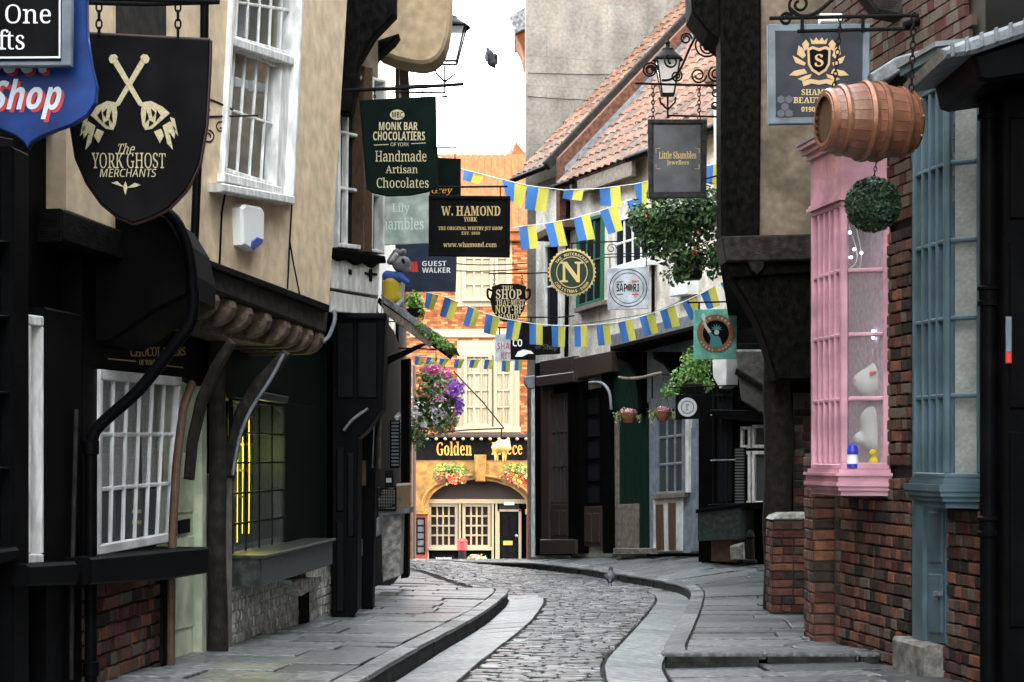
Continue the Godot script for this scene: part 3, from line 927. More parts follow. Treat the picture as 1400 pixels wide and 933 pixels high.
	panel(t, "pilaster", LG, [112, 500, 137, 505, 135, 765, 112, 770], -.3, -.01, M.black_paint)
	w = window(t, LG, [137, 505, 249, 516, 236, 741, 135, 760], 6, 3, .055, .024, -.03, .008, M.white_paint, M.clear)
	drape(t, LG, [136, 512, 184, 516, 182, 664, 136, 668], -.24, M.curtain, 7)
	drape(t, LG, [192, 517, 230, 521, 226, 660, 194, 663], -.26, M.curtain, 5)
	panel(t, "leaflet", LG, [217, 617, 224, 618, 223, 661, 216, 660], -.13, -.125, M.signal_red)
	for q in [[150, 672, 158, 672, 158, 740, 150, 742], [181, 670, 193, 670, 193, 738, 181, 740]]: panel(t, "display_stand", LG, q, -.19, -.14, M.brown_paint)
	for y in [697, 712]: panel(t, "gold_line", LG, [181, y, 193, y, 193, y + 5, 181, y + 5], -.139, -.136, M.gold, 0.0)
	panel(t, "window_board", LG, [124, 763, 286, 748, 284, 784, 230, 793, 124, 800], -.3, .17, M.black_paint, .012)
	riser = panel(t, "stall_riser", LG, [112, 780, 232, 775, 228, 915, 112, 945], -.3, -.03, M.mortar)
	a0 = uv(LG, 113, 870); a1 = uv(LG, 230, 870)
	bricks(riser, LG, a0.x, .17, a1.x, uv(LG, 170, 780).y, -.018, M.brick_dark_set + [M.b_orange, M.b_red])
	panel(t, "post", LG, [222, 790, 240, 788, 236, 912, 222, 915], -.3, .01, M.black_timber)
	tubes(t, "brace", [path(LG, [233, 910, 234, 770, 241, 640, 250, 560, 262, 525], .03)], .028, M.brown_timber, 7)
	var door := panel(t, "door", LG, [240, 512, 277, 518, 276, 897, 238, 909], -.22, -.1, M.sage_paint)
	panel(door, "plank", LG, [246, 530, 272, 534, 272, 700, 244, 702], -.1, -.092, M.sage_paint, .005)
	panel(door, "plank", LG, [243, 735, 272, 732, 272, 855, 241, 862], -.1, -.092, M.sage_paint, .005)
	panel(door, "letter_plate", LG, [245, 712, 260, 709, 260, 728, 245, 731], -.09, -.08, M.sign_black)
	panel(door, "notice", LG, [251, 620, 259, 621, 259, 653, 250, 654], -.09, -.086, M.paper)
	panel(t, "door_frame", LG, [276, 515, 283, 515, 282, 896, 276, 898], -.25, -.04, M.sage_paint)
	var pst := Bld.new()
	var pp := []
	for i in 9: pp.append(on(LG, 297 + sin(i * 1.7) * 1.2, lerpf(902, 430, i / 8.0), .03))
	pst.tube(pp, [.075, .066, .063, .065, .06, .062, .058, .06, .06], 10)
	part(t, "post", pst.mesh(), M.old_timber)
	panel(t, "pale_post", LG, [307, 648, 318, 645, 317, 893, 304, 898], -.1, .03, M.pale_timber, .01)
	panel(t, "brace", CF(11.9), [250, 655, 255, 600, 267, 545, 286, 500, 312, 462, 320, 470, 298, 508, 280, 552, 267, 605, 262, 657], -.1, .0, M.old_timber, .012)
	var C13 := CF(12.95)
	panel(t, "brace", C13, [303, 652, 309, 605, 322, 560, 345, 520, 386, 478, 397, 484, 366, 524, 342, 562, 326, 606, 318, 655], -.09, .0, M.old_timber, .012)
	tubes(t, "conduit", [smooth(path(C13, [318, 650, 327, 600, 342, 562, 364, 528, 378, 504, 388, 484], .02), 4)], .013, M.lead, 6)
	tubes(t, "conduit", [smooth(path(CF(14), [434, 470, 448, 462, 457, 440, 457, 424], .05), 4)], .016, M.lead, 6)
	panel(t, "fascia", LG, [300, 440, 460, 470, 460, 566, 388, 552, 318, 545], -.3, -.05, M.deep_green)
	panel(t, "fascia", LG, [354, 535, 395, 543, 393, 552, 352, 546], -.1, .02, M.box_green)
	w = window(t, LG, [318, 543, 392, 552, 392, 750, 318, 766], 4, 5, .03, .014, -.07, -.04, M.deep_green, M.clear)
	panel(t, "pilaster", LG, [390, 550, 458, 562, 457, 750, 390, 755], -.3, -.04, M.deep_green)
	panel(t, "back_board", LG, [318, 530, 410, 545, 400, 770, 318, 775], -.46, -.42, M.green_back)
	for i in 5:
		var y := 570 + i * 36
		panel(t, "shelf", LG, [318, y, 405, y, 405, y + 3, 318, y + 3], -.42, -.3, M.brown_timber, 0.0)
	for x in [324, 331, 340, 347, 355, 366, 374]:
		tubes(t, "string_light", [path(LG, [x, 556 + (x % 5) * 5, x + .6, 640, x, 742 - (x % 3) * 12], -.25 - .02 * (x % 4))], .0035, M.warm_glow, 6)
	var li := OmniLight3D.new()
	li.name = "shop_light"
	t.add_child(li)
	li.global_position = on(LG, 350, 620, -.2)
	li.light_color = Color(.95, .92, .4); li.light_energy = .08; li.light_size = .1; li.shadow_enabled = true; li.omni_range = 4
	var u0 := uv(LG, 357, 780, .2).x; var u1 := uv(LG, 455, 770, .2).x
	rpanel(t, "window_box", LG, u0, uv(LG, 357, 803, .2).y, u1, uv(LG, 357, 764, .2).y, -.06, .2, M.box_green, .012)
	rpanel(t, "window_box_lid", LG, u0 - .02, uv(LG, 357, 764, .2).y, u1 + .02, uv(LG, 357, 764, .2).y + .022, -.1, .225, M.box_green, .006)
	riser = panel(t, "stall_riser", LG, [316, 780, 458, 770, 456, 860, 316, 905], -.3, -.03, M.white_brick)
	a0 = uv(LG, 319, 840); a1 = uv(LG, 412, 830)
	bricks(riser, LG, a0.x, pave_l(-1.9, 14) + .01, a1.x, uv(LG, 360, 790).y, -.0345, [M.white_brick])
	a0 = uv(LG, 424, 840); a1 = uv(LG, 457, 830)
	bricks(riser, LG, a0.x, pave_l(-1.9, 16) + .01, a1.x, uv(LG, 440, 790).y, -.0345, [M.white_brick])
	panel(t, "niche", LG, [410, 800, 423, 797, 423, 862, 411, 870], -.1, -.012, M.black_dull)
	panel(t, "corbel", LG, [400, 793, 452, 788, 430, 806, 416, 815], -.1, .1, M.white_brick, .02)
	# --- black shop with the oriel
	t = thing("oriel_shop", "black shop front under an oriel window and bulging plaster overhang", "shop", Vector3(-1.6, pave_l(-1.5, 18), -18))
	block(t, "wall", [lg_x(16.9) - .03, 16.9, -1.56, 18.6, -1.62, 20, -9, 20, -9, 16.9], -.4, 3.0, M.black_paint)
	block(t, "upper_wall", [-1.86, 14.25, -1.61, 16.54, -1.22, 17.3, -1.45, 20, -9, 20, -9, 14.25], 2.75, 11, M.tan_plaster)
	block(t, "roof", [-1.2, 14.5, -.4, 18, -.4, 20, -9, 20, -9, 14.5], 11, 11.2, M.t_brown)
	panel(t, "pilaster", CF(16.85), [454, 428, 527, 428, 522, 560, 500, 590, 489, 600, 488, 836, 474, 853, 454, 858], -.5, .0, M.black_paint, .01)
	for q in [[460, 440, 484, 545], [488, 440, 516, 545], [459, 612, 471, 700], [459, 712, 471, 838], [474, 620, 485, 735]]:
		panel(t, "raised_panel", CF(16.85), [q[0], q[1], q[2], q[1], q[2], q[3], q[0], q[3]], .0, .016, M.black_gloss, .012)
	panel(t, "cornice", CF(16.85), [453, 428, 528, 428, 528, 436, 453, 437], -.3, .05, M.black_gloss, .012)
	panel(t, "pilaster", CF(18.4), [494, 500, 528, 500, 514, 600, 509, 836, 494, 838], -.3, .0, M.black_paint, .01)
	for q in [[17.2, 472, 755, 489, 741, 489, 764, 473, 777], [19, 495, 733, 506, 724, 506, 750, 496, 757], [20.6, 507, 714, 519, 706, 519, 732, 508, 738]]:
		panel(t, "sill", CF(q[0]), [q[1], q[2], q[3], q[4], q[5], q[6], q[7], q[8]], -.5, .02, M.lead, .01)
	panel(t, "poster_frame", CF(18.35), [489, 631, 500, 630, 500, 664, 489, 666], -.02, .01, M.brown_timber, .004)
	tubes(t, "conduit", [smooth(path(CF(16.8), [470, 589, 482, 574, 503, 559], .02), 4)], .014, M.lead, 6)
	tubes(t, "cable", [path(CF(18.2), [509, 640, 512, 560, 521, 470, 523, 380])], .006, M.lead, 5)
	var LO := fr(-1.57, 16.5, -1.18, 17.25)
	panel(t, "apron_board", LO, [453, 352, 519, 360, 518, 405, 453, 394], -.06, .03, M.old_white_paint, .006)
	panel(t, "apron_board", LO, [453, 398, 517, 409, 514, 431, 453, 426], -.06, .015, M.old_white_paint, .006)
	panel(t, "anchor_plate", LO, [506, 368, 509, 368, 509, 373, 516, 374, 516, 377, 509, 377, 509, 385, 506, 384, 506, 377, 500, 375, 500, 372, 506, 373], .03, .045, M.iron, 0.0)
	panel(t, "anchor_plate", LO, [478, 368, 481, 369, 481, 376, 478, 375], .03, .045, M.iron, 0.0)
	panel(t, "lead_drip", LO, [453, 338, 527, 350, 529, 360, 520, 359, 512, 366, 500, 359, 490, 363, 478, 355, 466, 357, 453, 349], -.08, .08, M.black_dull, .01)
	var ow := window(t, LO, [464, 95, 500, 105, 498, 342, 462, 338], 2, 3, .04, .03, -.06, .05, M.old_white_paint, M.dark_glass)
	panel(ow, "mullion", LO, [499, 90, 510, 92, 509, 346, 497, 344], -.06, .08, M.brown_timber, .008)
	window(t, LO, [510, 105, 528, 110, 526, 348, 508, 344], 1, 3, .03, .03, -.06, .05, M.old_white_paint, M.dark_glass)
	panel(t, "timber_bracket", CF(16.4), [474, -120, 545, -120, 541, 0, 541, 18, 512, 48, 492, 82, 488, 115, 480, 155, 462, 153, 468, 88], -.22, .0, M.black_timber, .02)
	panel(t, "timber_bracket", CF(17.3), [500, 60, 545, 45, 538, 55, 515, 75, 505, 110, 498, 110], -.3, .0, M.black_timber, .02)
	var ov := Bld.new()
	ov.prism(pxs(CF(18), [470, -900, 620, -900, 619, -100, 617, 0, 615, 30, 612, 50, 607, 66, 600, 77, 590, 84, 578, 87, 560, 85, 540, 80, 520, 72, 500, 55, 470, 40]), -.5, 0, .03)
	part(t, "plaster_overhang", ov.mesh(), M.overhang_plaster, CF(18))
	# --- slate pentice shop beyond
	t = thing("slate_pentice_shop", "dark shop with a sloping slate canopy beyond the oriel", "shop", Vector3(-1.65, pave_l(-1.6, 22), -23))
	block(t, "wall", [-1.66, 20.02, -1.7, 24, -1.74, 28, -1.85, 31, -9, 31, -9, 20.02], -.8, 3.3, M.black_dull)
	block(t, "upper_wall", [-1.8, 20.02, -1.9, 31, -9, 31, -9, 20.02], 3.3, 9, M.old_white_paint)
	block(t, "roof", [-1.6, 20.1, -1.7, 31, -9, 31, -9, 20.1], 9, 9.2, M.t_brown)
	var s0 := P(520, 405, 20); var s1 := P(612, 470, 20)
	var sl := (s1 - s0).normalized()
	var RT := Transform3D(Basis(sl, Vector3(0, 0, 1).cross(sl), Vector3(0, 0, 1)), s0)   # x down the slope, y out of it, z along the lane
	var rl := s0.distance_to(s1)
	var cb2 := Bld.new()
	cb2.rect(0, -.07, rl, -.02, -2.2, 0)
	var cano := part(t, "canopy", cb2.mesh(), M.black_dull, RT)
	panel(cano, "bargeboard", CF(20), [523, 416, 592, 463, 588, 476, 524, 428], -.05, .03, M.pale_timber, .006)
	for i in 6:
		var k := 0.0
		while k < 2.1:
			var ww := rng.randf_range(.2, .3)
			var b := Bld.new()
			b.rect(0, 0, rl / 6 + .06, .014, -ww + .006, 0, .003)
			part(cano, "slate", b.mesh(), M.slate, RT * Transform3D(Basis(Vector3(0, 0, 1), .05), Vector3(i * rl / 6, .004 + rng.randf() * .004, -k)))
			k += ww
	for i in 9:
		var x := 523 + i * 7.4; var y := 404 + i * 5.3
		panel(cano, "verge_slate", CF(20), [x, y, x + 7, y + 5, x + 8, y + 15, x + 1, y + 10], .03, .045 + (i % 3) * .006, M.slate, .003)
	var ml := []
	for i in 9: ml.append([RT * Vector3(lerpf(rl * .6, rl * 1.02, i / 8.0), -.02 - .03 * (i % 2), .0), Vector3(.07, .05, .1), 150, .02])
	for i in 5: ml.append([RT * Vector3(rl * 1.02, -.03, -.3 * i), Vector3(.06, .05, .18), 110, .02])
	part(cano, "moss", leaves(ml, [L(.16, .30, .05), L(.24, .38, .09), L(.10, .19, .04)]), M.leaf)
	panel(t, "bracket", CF(20.3), [524, 500, 528, 500, 585, 470, 575, 470, 530, 488], -.06, .0, M.black_paint)
	panel(t, "white_pier", CF(22.2), [521, 703, 549, 698, 547, 788, 523, 796], -.6, .0, M.white_brick, .01)
	panel(t, "ledge", CF(22.1), [517, 698, 561, 694, 561, 702, 517, 707], -.7, .05, M.lead, .01)
	panel(t, "pilaster", CF(23.0), [548, 492, 560, 490, 558, 790, 548, 792], -.4, .0, M.black_paint, .008)
	var shut := panel(t, "shutter", CF(22.8), [533, 575, 547, 575, 546, 640, 533, 640], -.05, .0, M.black_paint)
	for i in 13: panel(shut, "slat", CF(22.8), [535, 577 + i * 4.8, 545, 577 + i * 4.8, 545, 579.6 + i * 4.8, 535, 579.6 + i * 4.8], 0, .02, M.bluegrey_paint, 0.0)
	tubes(t, "pipe", [path(CF(22.4), [519, 560, 519, 642])], .02, M.pale_timber, 6)
	# --- last house of this side
	t = thing("far_dark_house", "dark house at the end of the row before the inn", "house", Vector3(-2.2, road_y(40), -38))
	block(t, "wall", [-1.85, 31.03, -1.98, 34, -2.55, 46, -9, 46, -9, 31.03], -1.6, 8, M.black_dull)
	block(t, "roof", [-1.7, 31.03, -2.4, 46, -9, 46, -9, 31.03], 8, 8.2, M.t_brown)
	# goods on the ledge
	var cr := thing("plastic_crate", "black plastic mesh crate standing on the ledge of the shop", "crate", P(529, 698, 22))
	var cg := Bld.new()
	var C22 := CF(22.0)
	for i in 8:
		var x := 516.5 + i * 3.3
		cg.rect(uv(C22, x, 670).x, uv(C22, x, 698).y, uv(C22, x + .9, 670).x, uv(C22, x, 668).y, -.012, 0)
	for i in 8:
		var y := 668 + i * 4.2
		var h := 2.2 if i == 0 or i == 7 else 1.0
		cg.rect(uv(C22, 516, y).x, uv(C22, 516, y + h).y, uv(C22, 541, y).x, uv(C22, 516, y).y, -.014, .001)
	var front := part(cr, "lattice", cg.mesh(), M.plastic_black, C22)
	part(cr, "lattice", cg.mesh(), M.plastic_black, C22 * Transform3D(Basis(), Vector3(0, 0, -.2)))
	panel(cr, "bottom", C22, [516, 696, 541, 696, 541, 698, 516, 698], -.2, 0, M.plastic_black)
	panel(cr, "side", C22, [515, 667, 517, 667, 517, 698, 515, 698], -.2, 0, M.plastic_black)
	panel(cr, "side", C22, [540, 667, 542, 667, 542, 698, 540, 698], -.2, 0, M.plastic_black)
	var wr := thing("wrapped_goods", "pale wrapped goods lying inside the black plastic crate", "goods", P(529, 696, 22.1))
	part(wr, "wrapping", blob([[P(521, 685, 22.1), P(537, 684, 22.1), .05, .055], [P(527, 674, 22.1), P(536, 673, 22.1), .05, .05], [P(521, 690, 22.1), P(530, 689, 22.1), .04, .05]], .02, .02), M.plush_white)
	var bx := thing("cardboard_box", "brown cardboard box beside the black crate on the ledge", "box", P(551, 696, 22.05))
	panel(bx, "carton", CF(22.05), [542, 664, 560, 663, 560, 695, 542, 696], -.25, 0, M.parcel, .004)
	panel(bx, "flap", CF(22.05), [542, 662, 561, 661, 561, 664, 542, 665], -.25, .01, M.paper, .002)
	panel(bx, "hand_hole", CF(22.05), [543, 680, 548, 680, 548, 685, 543, 685], -.005, .003, M.interior, 0.0)
	var ba := thing("card_reader_box", "small black box with white label on top of the crate", "box", P(531, 668, 22.15))
	panel(ba, "case", CF(22.15), [526, 644, 537, 643, 538, 667, 526, 667], -.12, 0, M.plastic_black, .006)
	panel(ba, "label", CF(22.15), [528, 654, 535, 654, 535, 660, 528, 660], 0, .003, M.white_sign, 0.0)
func drape(parent: Node3D, F: Transform3D, q: Array, z: float, mt: Material, folds: int) -> void:
	var p := pxs(F, q, z)
	var b := Bld.new()
	var k := folds * 6
	for i in k:
		var f := func(i2: int, t: float) -> Vector3:
			var s := float(i2) / k
			var w: Vector2 = p[0].lerp(p[1], s).lerp(p[3].lerp(p[2], s), t)
			return Vector3(w.x, w.y, z + sin(s * folds * TAU + sin(s * 9.0)) * .022)
		b.quad(f.call(i, 1.0), f.call(i + 1, 1.0), f.call(i + 1, 0.0), f.call(i, 0.0))
	part(parent, "curtain", b.mesh(), mt, F)
# ---------------------------------------------------------------- houses on the other side
func window_uv(parent: Node3D, F: Transform3D, u0: float, v0: float, u1: float, v1: float, cols: int, rows: int, fw: float, bw: float, z0: float, z1: float, mfr: Material, mgl: Material, called := "window") -> MeshInstance3D:
	var b := Bld.new()
	for e in [[u0, v0, u1, v0 + fw], [u0, v1 - fw, u1, v1], [u0, v0 + fw, u0 + fw, v1 - fw], [u1 - fw, v0 + fw, u1, v1 - fw]]:
		b.rect(e[0], e[1], e[2], e[3], z0, z1, .005)
	var w := part(parent, called, b.mesh(), mfr, F)
	for i in range(1, cols):
		var u := lerpf(u0 + fw, u1 - fw, float(i) / cols)
		rpanel(w, "glazing_bar", F, u - bw / 2, v0 + fw, u + bw / 2, v1 - fw, z0 + .004, z1 - .003, mfr, bw * .25)
	for i in range(1, rows):
		var vv := lerpf(v0 + fw, v1 - fw, float(i) / rows)
		rpanel(w, "glazing_bar", F, u0 + fw, vv - bw / 2, u1 - fw, vv + bw / 2, z0 + .006, z1 - .006, mfr, bw * .25)
	if mgl:
		for i in cols:
			for j in rows:
				var a := lerpf(u0 + fw, u1 - fw, float(i) / cols); var c := lerpf(u0 + fw, u1 - fw, float(i + 1) / cols)
				var d := lerpf(v0 + fw, v1 - fw, float(j) / rows); var e := lerpf(v0 + fw, v1 - fw, float(j + 1) / rows)
				var g := Bld.new()
				var t1 := rng.randf_range(-.002, .002)
				g.quad(Vector3(a, d, z0 + .014 + t1), Vector3(c, d, z0 + .014 - t1), Vector3(c, e, z0 + .014 + t1), Vector3(a, e, z0 + .014 - t1))
				part(w, "pane", g.mesh(), mgl, F)
	return w
func offset_foot(f: Array, o: float) -> Array:   # pushes the lane-side corners of a bay's footprint outwards
	return [f[0] - o, f[1] + o * .6, f[2] - o * .8, f[3] - o * .8, f[4] + o * .2, f[5] - o, f[6], f[7]]
func build_right() -> void:
	var RG := fr(2.36, 14.2, 2.84, 11.0)
	var t: Node3D
	# --- nearest black shop
	t = thing("black_corner_shop", "black shop front with lead edged canopy beside the blue bay window", "shop", Vector3(3, .1, -9))
	block(t, "wall", [2.79, 11.2, 3.0, 9.4, 3.4, 5, 4.2, -12, 10, -12, 10, 11.2], -.2, 10.5, M.black_paint)
	block(t, "roof", [2.5, 11.2, 2.7, 9.4, 3.0, 5, 4.0, -12, 10, -12, 10, 11.2], 10.5, 10.7, M.t_brown)
	var can := panel(t, "canopy", CF(10.1), [1288, 66, 1330, 50, 1400, 27, 1500, 0, 1500, 25, 1400, 50, 1335, 72, 1292, 80], -1.0, 0, M.lead, .02)
	for i in 6: panel(can, "lead_roll", CF(10.1), [1300 + i * 20, 58 - i * 6.6, 1305 + i * 20, 56 - i * 6.6, 1306 + i * 20, 76 - i * 6.6, 1301 + i * 20, 78 - i * 6.6], .0, .012, M.lead, .003)
	panel(t, "cornice", CF(10.15), [1330, 74, 1345, 70, 1500, 25, 1500, 90, 1350, 112, 1338, 108], -.9, .0, M.black_paint, .02)
	panel(t, "pilaster", CF(10.6), [1372, 100, 1450, 90, 1450, 1000, 1372, 1000], -.3, .02, M.black_paint, .012)
	for q in [[160, 300], [330, 560], [590, 860]]: panel(t, "door_panel", CF(10.6), [1380, q[0], 1440, q[0], 1440, q[1], 1380, q[1]], .02, .035, M.black_paint, .012)
	panel(t, "notice", CF(10.55), [1376, 433, 1384, 433, 1384, 482, 1376, 482], -.01, .005, M.sign_greyblue)
	panel(t, "notice", CF(10.55), [1376, 482, 1384, 482, 1384, 497, 1376, 497], -.01, .006, M.signal_red)
	var dp := thing("downpipe", "thick black cast iron downpipe at the corner beside the blue bay", "pipe", P(1352, 935, 10.75))
	tubes(dp, "pipe", [path(CF(10.75), [1352, 960, 1352, 100])], .05, M.black_paint, 12)
	for y in [405.0, 720.0, 150.0]:
		var cb := Bld.new()
		cb.xf = Transform3D(Basis(), P(1352, y, 10.75))
		cb.lathe([Vector2(.05, -.06), Vector2(.064, -.055), Vector2(.064, -.03), Vector2(.056, -.025), Vector2(.056, .03), Vector2(.066, .035), Vector2(.066, .05), Vector2(.05, .06)], 14)
		part(dp, "collar", cb.mesh(), M.black_paint)
	# --- brick house with the pink and the blue bay
	t = thing("brick_bay_house", "weathered brick shop with a pink bay window and a blue bay window", "shop", Vector3(2.5, pave_r(2.4, 13), -12.8))
	var wall := block(t, "wall", [2.41, 14.2, 2.85, 11.25, 9, 11.25, 9, 14.2], -.2, 10.4, M.mortar)
	block(t, "added_sun_block", [3.15, 14.25, 3.15, 18.2, 9, 18.2, 9, 14.25], -.5, 10.6, M.tan_plaster)  # unseen block, added to close a gap that let the sun through
	block(t, "roof", [2.1, 14.4, 2.5, 11.25, 9, 11.25, 9, 14.4], 10.4, 10.6, M.t_brown)
	var ua := uv(RG, 1145, 800).x; var ub := uv(RG, 1247, 800).x
	var n := bricks(wall, RG, ua, .0, ub, 1.42, .0, M.brick_set)
	n += bricks(wall, RG, uv(RG, 1213, 500).x, 1.42, ub, 3.05, .0, M.brick_set)
	n += bricks(wall, RG, uv(RG, 1291, 800).x, .06, uv(RG, 1345, 800).x, 1.3, .0, M.brick_set)
	# the brickwork higher up, joined
	var hbs := [Bld.new(), Bld.new(), Bld.new()]
	for r in 30:
		var u := ua - .1
		while u < ub + .9:
			var wd := rng.randf_range(.085, .115) if rng.randf() < .7 else .19
			hbs[rng.randi() % 3].rect(u, 3.05 + r * .079, u + wd, 3.05 + r * .079 + .068, -.02, .012 + rng.randf_range(-.004, .004))
			u += wd + .011
	for k in 3:
		var hbo := part(wall, "high_bricks", hbs[k].mesh(), [M.b_brown, M.b_plum, M.b_grey][k], RG)
		hbo.set_meta("kind", "stuff")
	var CQ := CF(14.22)
	var q0 := uv(CQ, 1114, 800); var q1 := uv(CQ, 1146, 800)
	var pier := rpanel(t, "return_wall", CQ, q0.x + .004, -.1, q1.x, 1.5, -.5, -.01, M.mortar)
	for i in 19:
		var b := Bld.new()
		var h := .068
		b.prism(brick_outline(q1.x - q0.x, h), -.05, .012, .006)
		part(pier, "brick", b.mesh(), M.brick_red_set[rng.randi() % 6], CQ * Transform3D(Basis(), Vector3((q0.x + q1.x) / 2, .02 + i * .079, 0)))
	var SQ := Transform3D(Basis(Vector3(0, 0, 1), Vector3.UP, Vector3(-1, 0, 0)), Vector3(q0.x + .004, 0, -14.7))
	bricks(pier, SQ, 0, -.02, .47, 1.5, .0, M.brick_red_set)
	# pink bay
	var S1 := fr(2.25, 13.0, 2.56, 12.88); var S2 := fr(2.15, 13.68, 2.25, 13.0)
	var l1 := Vector2(2.25, 13.0).distance_to(Vector2(2.56, 12.88)); var l2 := Vector2(2.15, 13.68).distance_to(Vector2(2.25, 13.0))
	var foot := [2.15, 13.68, 2.25, 13.0, 2.56, 12.88, 2.6, 13.7]
	var bay := block(t, "pink_bay_base", offset_foot(foot, .0), 1.21, 1.245, M.pink_paint)
	bay.set_meta("label", "glossy pink painted bay window")
	for a in [[1.245, 1.275, .025], [1.275, 1.30, .045], [1.30, 1.345, .03], [1.345, 1.365, .05], [1.365, 1.39, .02]]:
		block(bay, "moulding", offset_foot(foot, a[2]), a[0], a[1], M.pink_paint)
	window_uv(t, S1, .0, 1.39, l1, 3.23, 1, 4, .045, .03, -.05, .0, M.pink_paint, M.clear, "bay_light")
	window_uv(t, S2, .0, 1.39, l2 - .002, 3.23, 5, 4, .035, .03, -.05, .0, M.pink_paint, M.clear, "bay_light")
	block(t, "pink_fascia", offset_foot(foot, .0), 3.23, 3.62, M.pink_paint)
	for a in [[3.23, 3.255, .03], [3.255, 3.275, .015], [3.60, 3.64, .03], [3.64, 3.68, .06], [3.68, 3.71, .09]]:
		block(t, "cornice", offset_foot(foot, a[2]), a[0], a[1], M.pink_paint)
	lettering(t, S2, "BAG", 1114, 216, 1142, 244, .0, M.pink_shade, "serif", true)
	rpanel(t, "bay_back", RG, uv(RG, 1146, 500).x, 1.4, uv(RG, 1214, 500).x, 3.2, .02, .035, M.bay_lining)
	block(t, "bay_roof", offset_foot(foot, .1), 3.71, 3.735, M.lead)
	# weatherboards and lead between the bays
	for i in 3:
		panel(t, "weatherboard", RG, [1196 + i * 4, 112 + i * 20, 1262, 84 + i * 26, 1262, 110 + i * 26, 1200 + i * 4, 132 + i * 20], .0, .1 - i * .02, M.old_timber_flat, .006)
	panel(t, "lead_flashing", CF(12.2), [1190, 100, 1225, 78, 1300, 56, 1302, 66, 1240, 92, 1216, 108, 1196, 116], -.5, .0, M.lead, .012)
	panel(t, "gutter_board", CF(12.6), [1180, -10, 1290, -30, 1292, -8, 1240, 24, 1200, 16], -.2, .0, M.old_timber_flat, .02)
	tubes(t, "gutter", [path(CF(12.3), [1236, 36, 1300, 14, 1345, -20])], .03, M.black_paint, 8)
	panel(t, "eaves_lamp", CF(13.2), [1122, 18, 1152, 18, 1152, 30, 1122, 30], -.1, .0, M.plastic_white, .01)
	# blue bay
	var S3 := fr(2.60, 11.42, 2.79, 11.30); var S4 := fr(2.52, 11.96, 2.60, 11.42)
	var l3 := Vector2(2.60, 11.42).distance_to(Vector2(2.79, 11.30)); var l4 := Vector2(2.52, 11.96).distance_to(Vector2(2.60, 11.42))
	var ft := [2.52, 11.96, 2.60, 11.42, 2.79, 11.30, 2.84, 11.98]
	bay = block(t, "blue_bay_base", offset_foot(ft, -.01), 1.17, 1.21, M.blue_paint)
	bay.set_meta("label", "slate blue painted bay window")
	for a in [[1.21, 1.24, .02], [1.24, 1.27, .04], [1.27, 1.31, .05], [1.31, 1.33, .02], [1.33, 1.35, .01]]:
		block(bay, "moulding", offset_foot(ft, a[2]), a[0], a[1], M.blue_paint)
	window_uv(t, S3, .0, 1.35, l3, 3.74, 1, 5, .03, .028, -.05, .0, M.blue_paint, M.clear, "bay_light")
	window_uv(t, S4, .0, 1.35, l4 - .002, 3.74, 4, 5, .03, .026, -.05, .0, M.blue_paint, M.clear, "bay_light")
	rpanel(t, "blind", S3, .03, 1.36, l3 - .02, 3.73, -.10, -.095, M.blind)
	block(t, "blue_fascia", offset_foot(ft, .0), 3.74, 3.84, M.blue_paint)
	for a in [[3.84, 3.88, .03], [3.88, 3.93, .07]]: block(t, "cornice", offset_foot(ft, a[2]), a[0], a[1], M.blue_paint)
	block(t, "bay_roof", offset_foot(ft, .09), 3.93, 3.96, M.lead)
	panel(t, "blue_board", RG, [1247, 96, 1262, 90, 1262, 880, 1247, 876], -.04, .05, M.blue_paint, .006)
	panel(t, "blue_board", RG, [1240, 176, 1262, 150, 1290, 150, 1290, 330, 1262, 330], -.04, .03, M.blue_paint, .006)
	var door := panel(t, "door", RG, [1262, 300, 1294, 300, 1293, 880, 1262, 880], -.04, .02, M.blue_paint)
	for q in [[700, 770], [785, 866]]: panel(door, "raised_panel", RG, [1269, q[0], 1287, q[0], 1287, q[1], 1269, q[1]], .02, .032, M.blue_paint, .008)
	panel(door, "handle", RG, [1276, 809, 1283, 808, 1283, 815, 1276, 816], .03, .06, M.lead, .004)
	rpanel(t, "door_step", RG, uv(RG, 1245, 880).x, -.05, uv(RG, 1292, 880).x, .30, -.05, .13, M.stone, .02)
	# toys and lights in the pink bay
	plush(t)
	# --- timber framed house with the jetty
	t = thing("timber_jetty_house", "black timbered house with tan plaster panel and heavy jetty beam", "house", Vector3(2.6, pave_r(2.6, 19), -19))
	var C18 := CF(18)
	block(t, "ground_wall", [2.72, 18.95, 3.75, 26.4, 9, 26.4, 9, 18.95], -.5, 3.35, M.black_dull)
	block(t, "upper_wall", [2.03, 18.3, 3.05, 26.4, 9, 26.4, 9, 18.3], 3.3, 11, M.tan_plaster)
	block(t, "roof", [1.6, 18.0, 2.5, 26.4, 9, 26.4, 9, 18.0], 11, 11.2, M.t_brown)
	block(t, "soffit", [1.99, 18.1, 3.03, 26.4, 9, 26.4, 9, 18.1], 3.24, 3.298, M.black_dull)
	panel(t, "corner_post", C18, [988, -900, 1040, -900, 1041, 120, 1039, 325, 990, 325, 986, 120], -.35, .03, M.black_timber, .02)
	panel(t, "edge_board", C18, [983, -900, 992, -900, 992, 110, 994, 325, 986, 325], -.35, .05, M.black_timber, .008)
	panel(t, "plaster_panel", C18, [1038, -900, 1260, -900, 1260, 325, 1038, 325], -.3, -.03, M.tan_plaster)
	panel(t, "jetty_beam", C18, [986, 323, 1260, 316, 1260, 352, 992, 358], -.45, .08, M.old_timber_flat, .015)
	panel(t, "jetty_board", C18, [990, 358, 1110, 352, 1110, 372, 1000, 380], -.4, -.02, M.black_timber_flat, .01)
	panel(t, "corbel", C18, [1022, 356, 1046, 356, 1044, 368, 1036, 376, 1028, 370], -.3, .06, M.old_timber, .01)
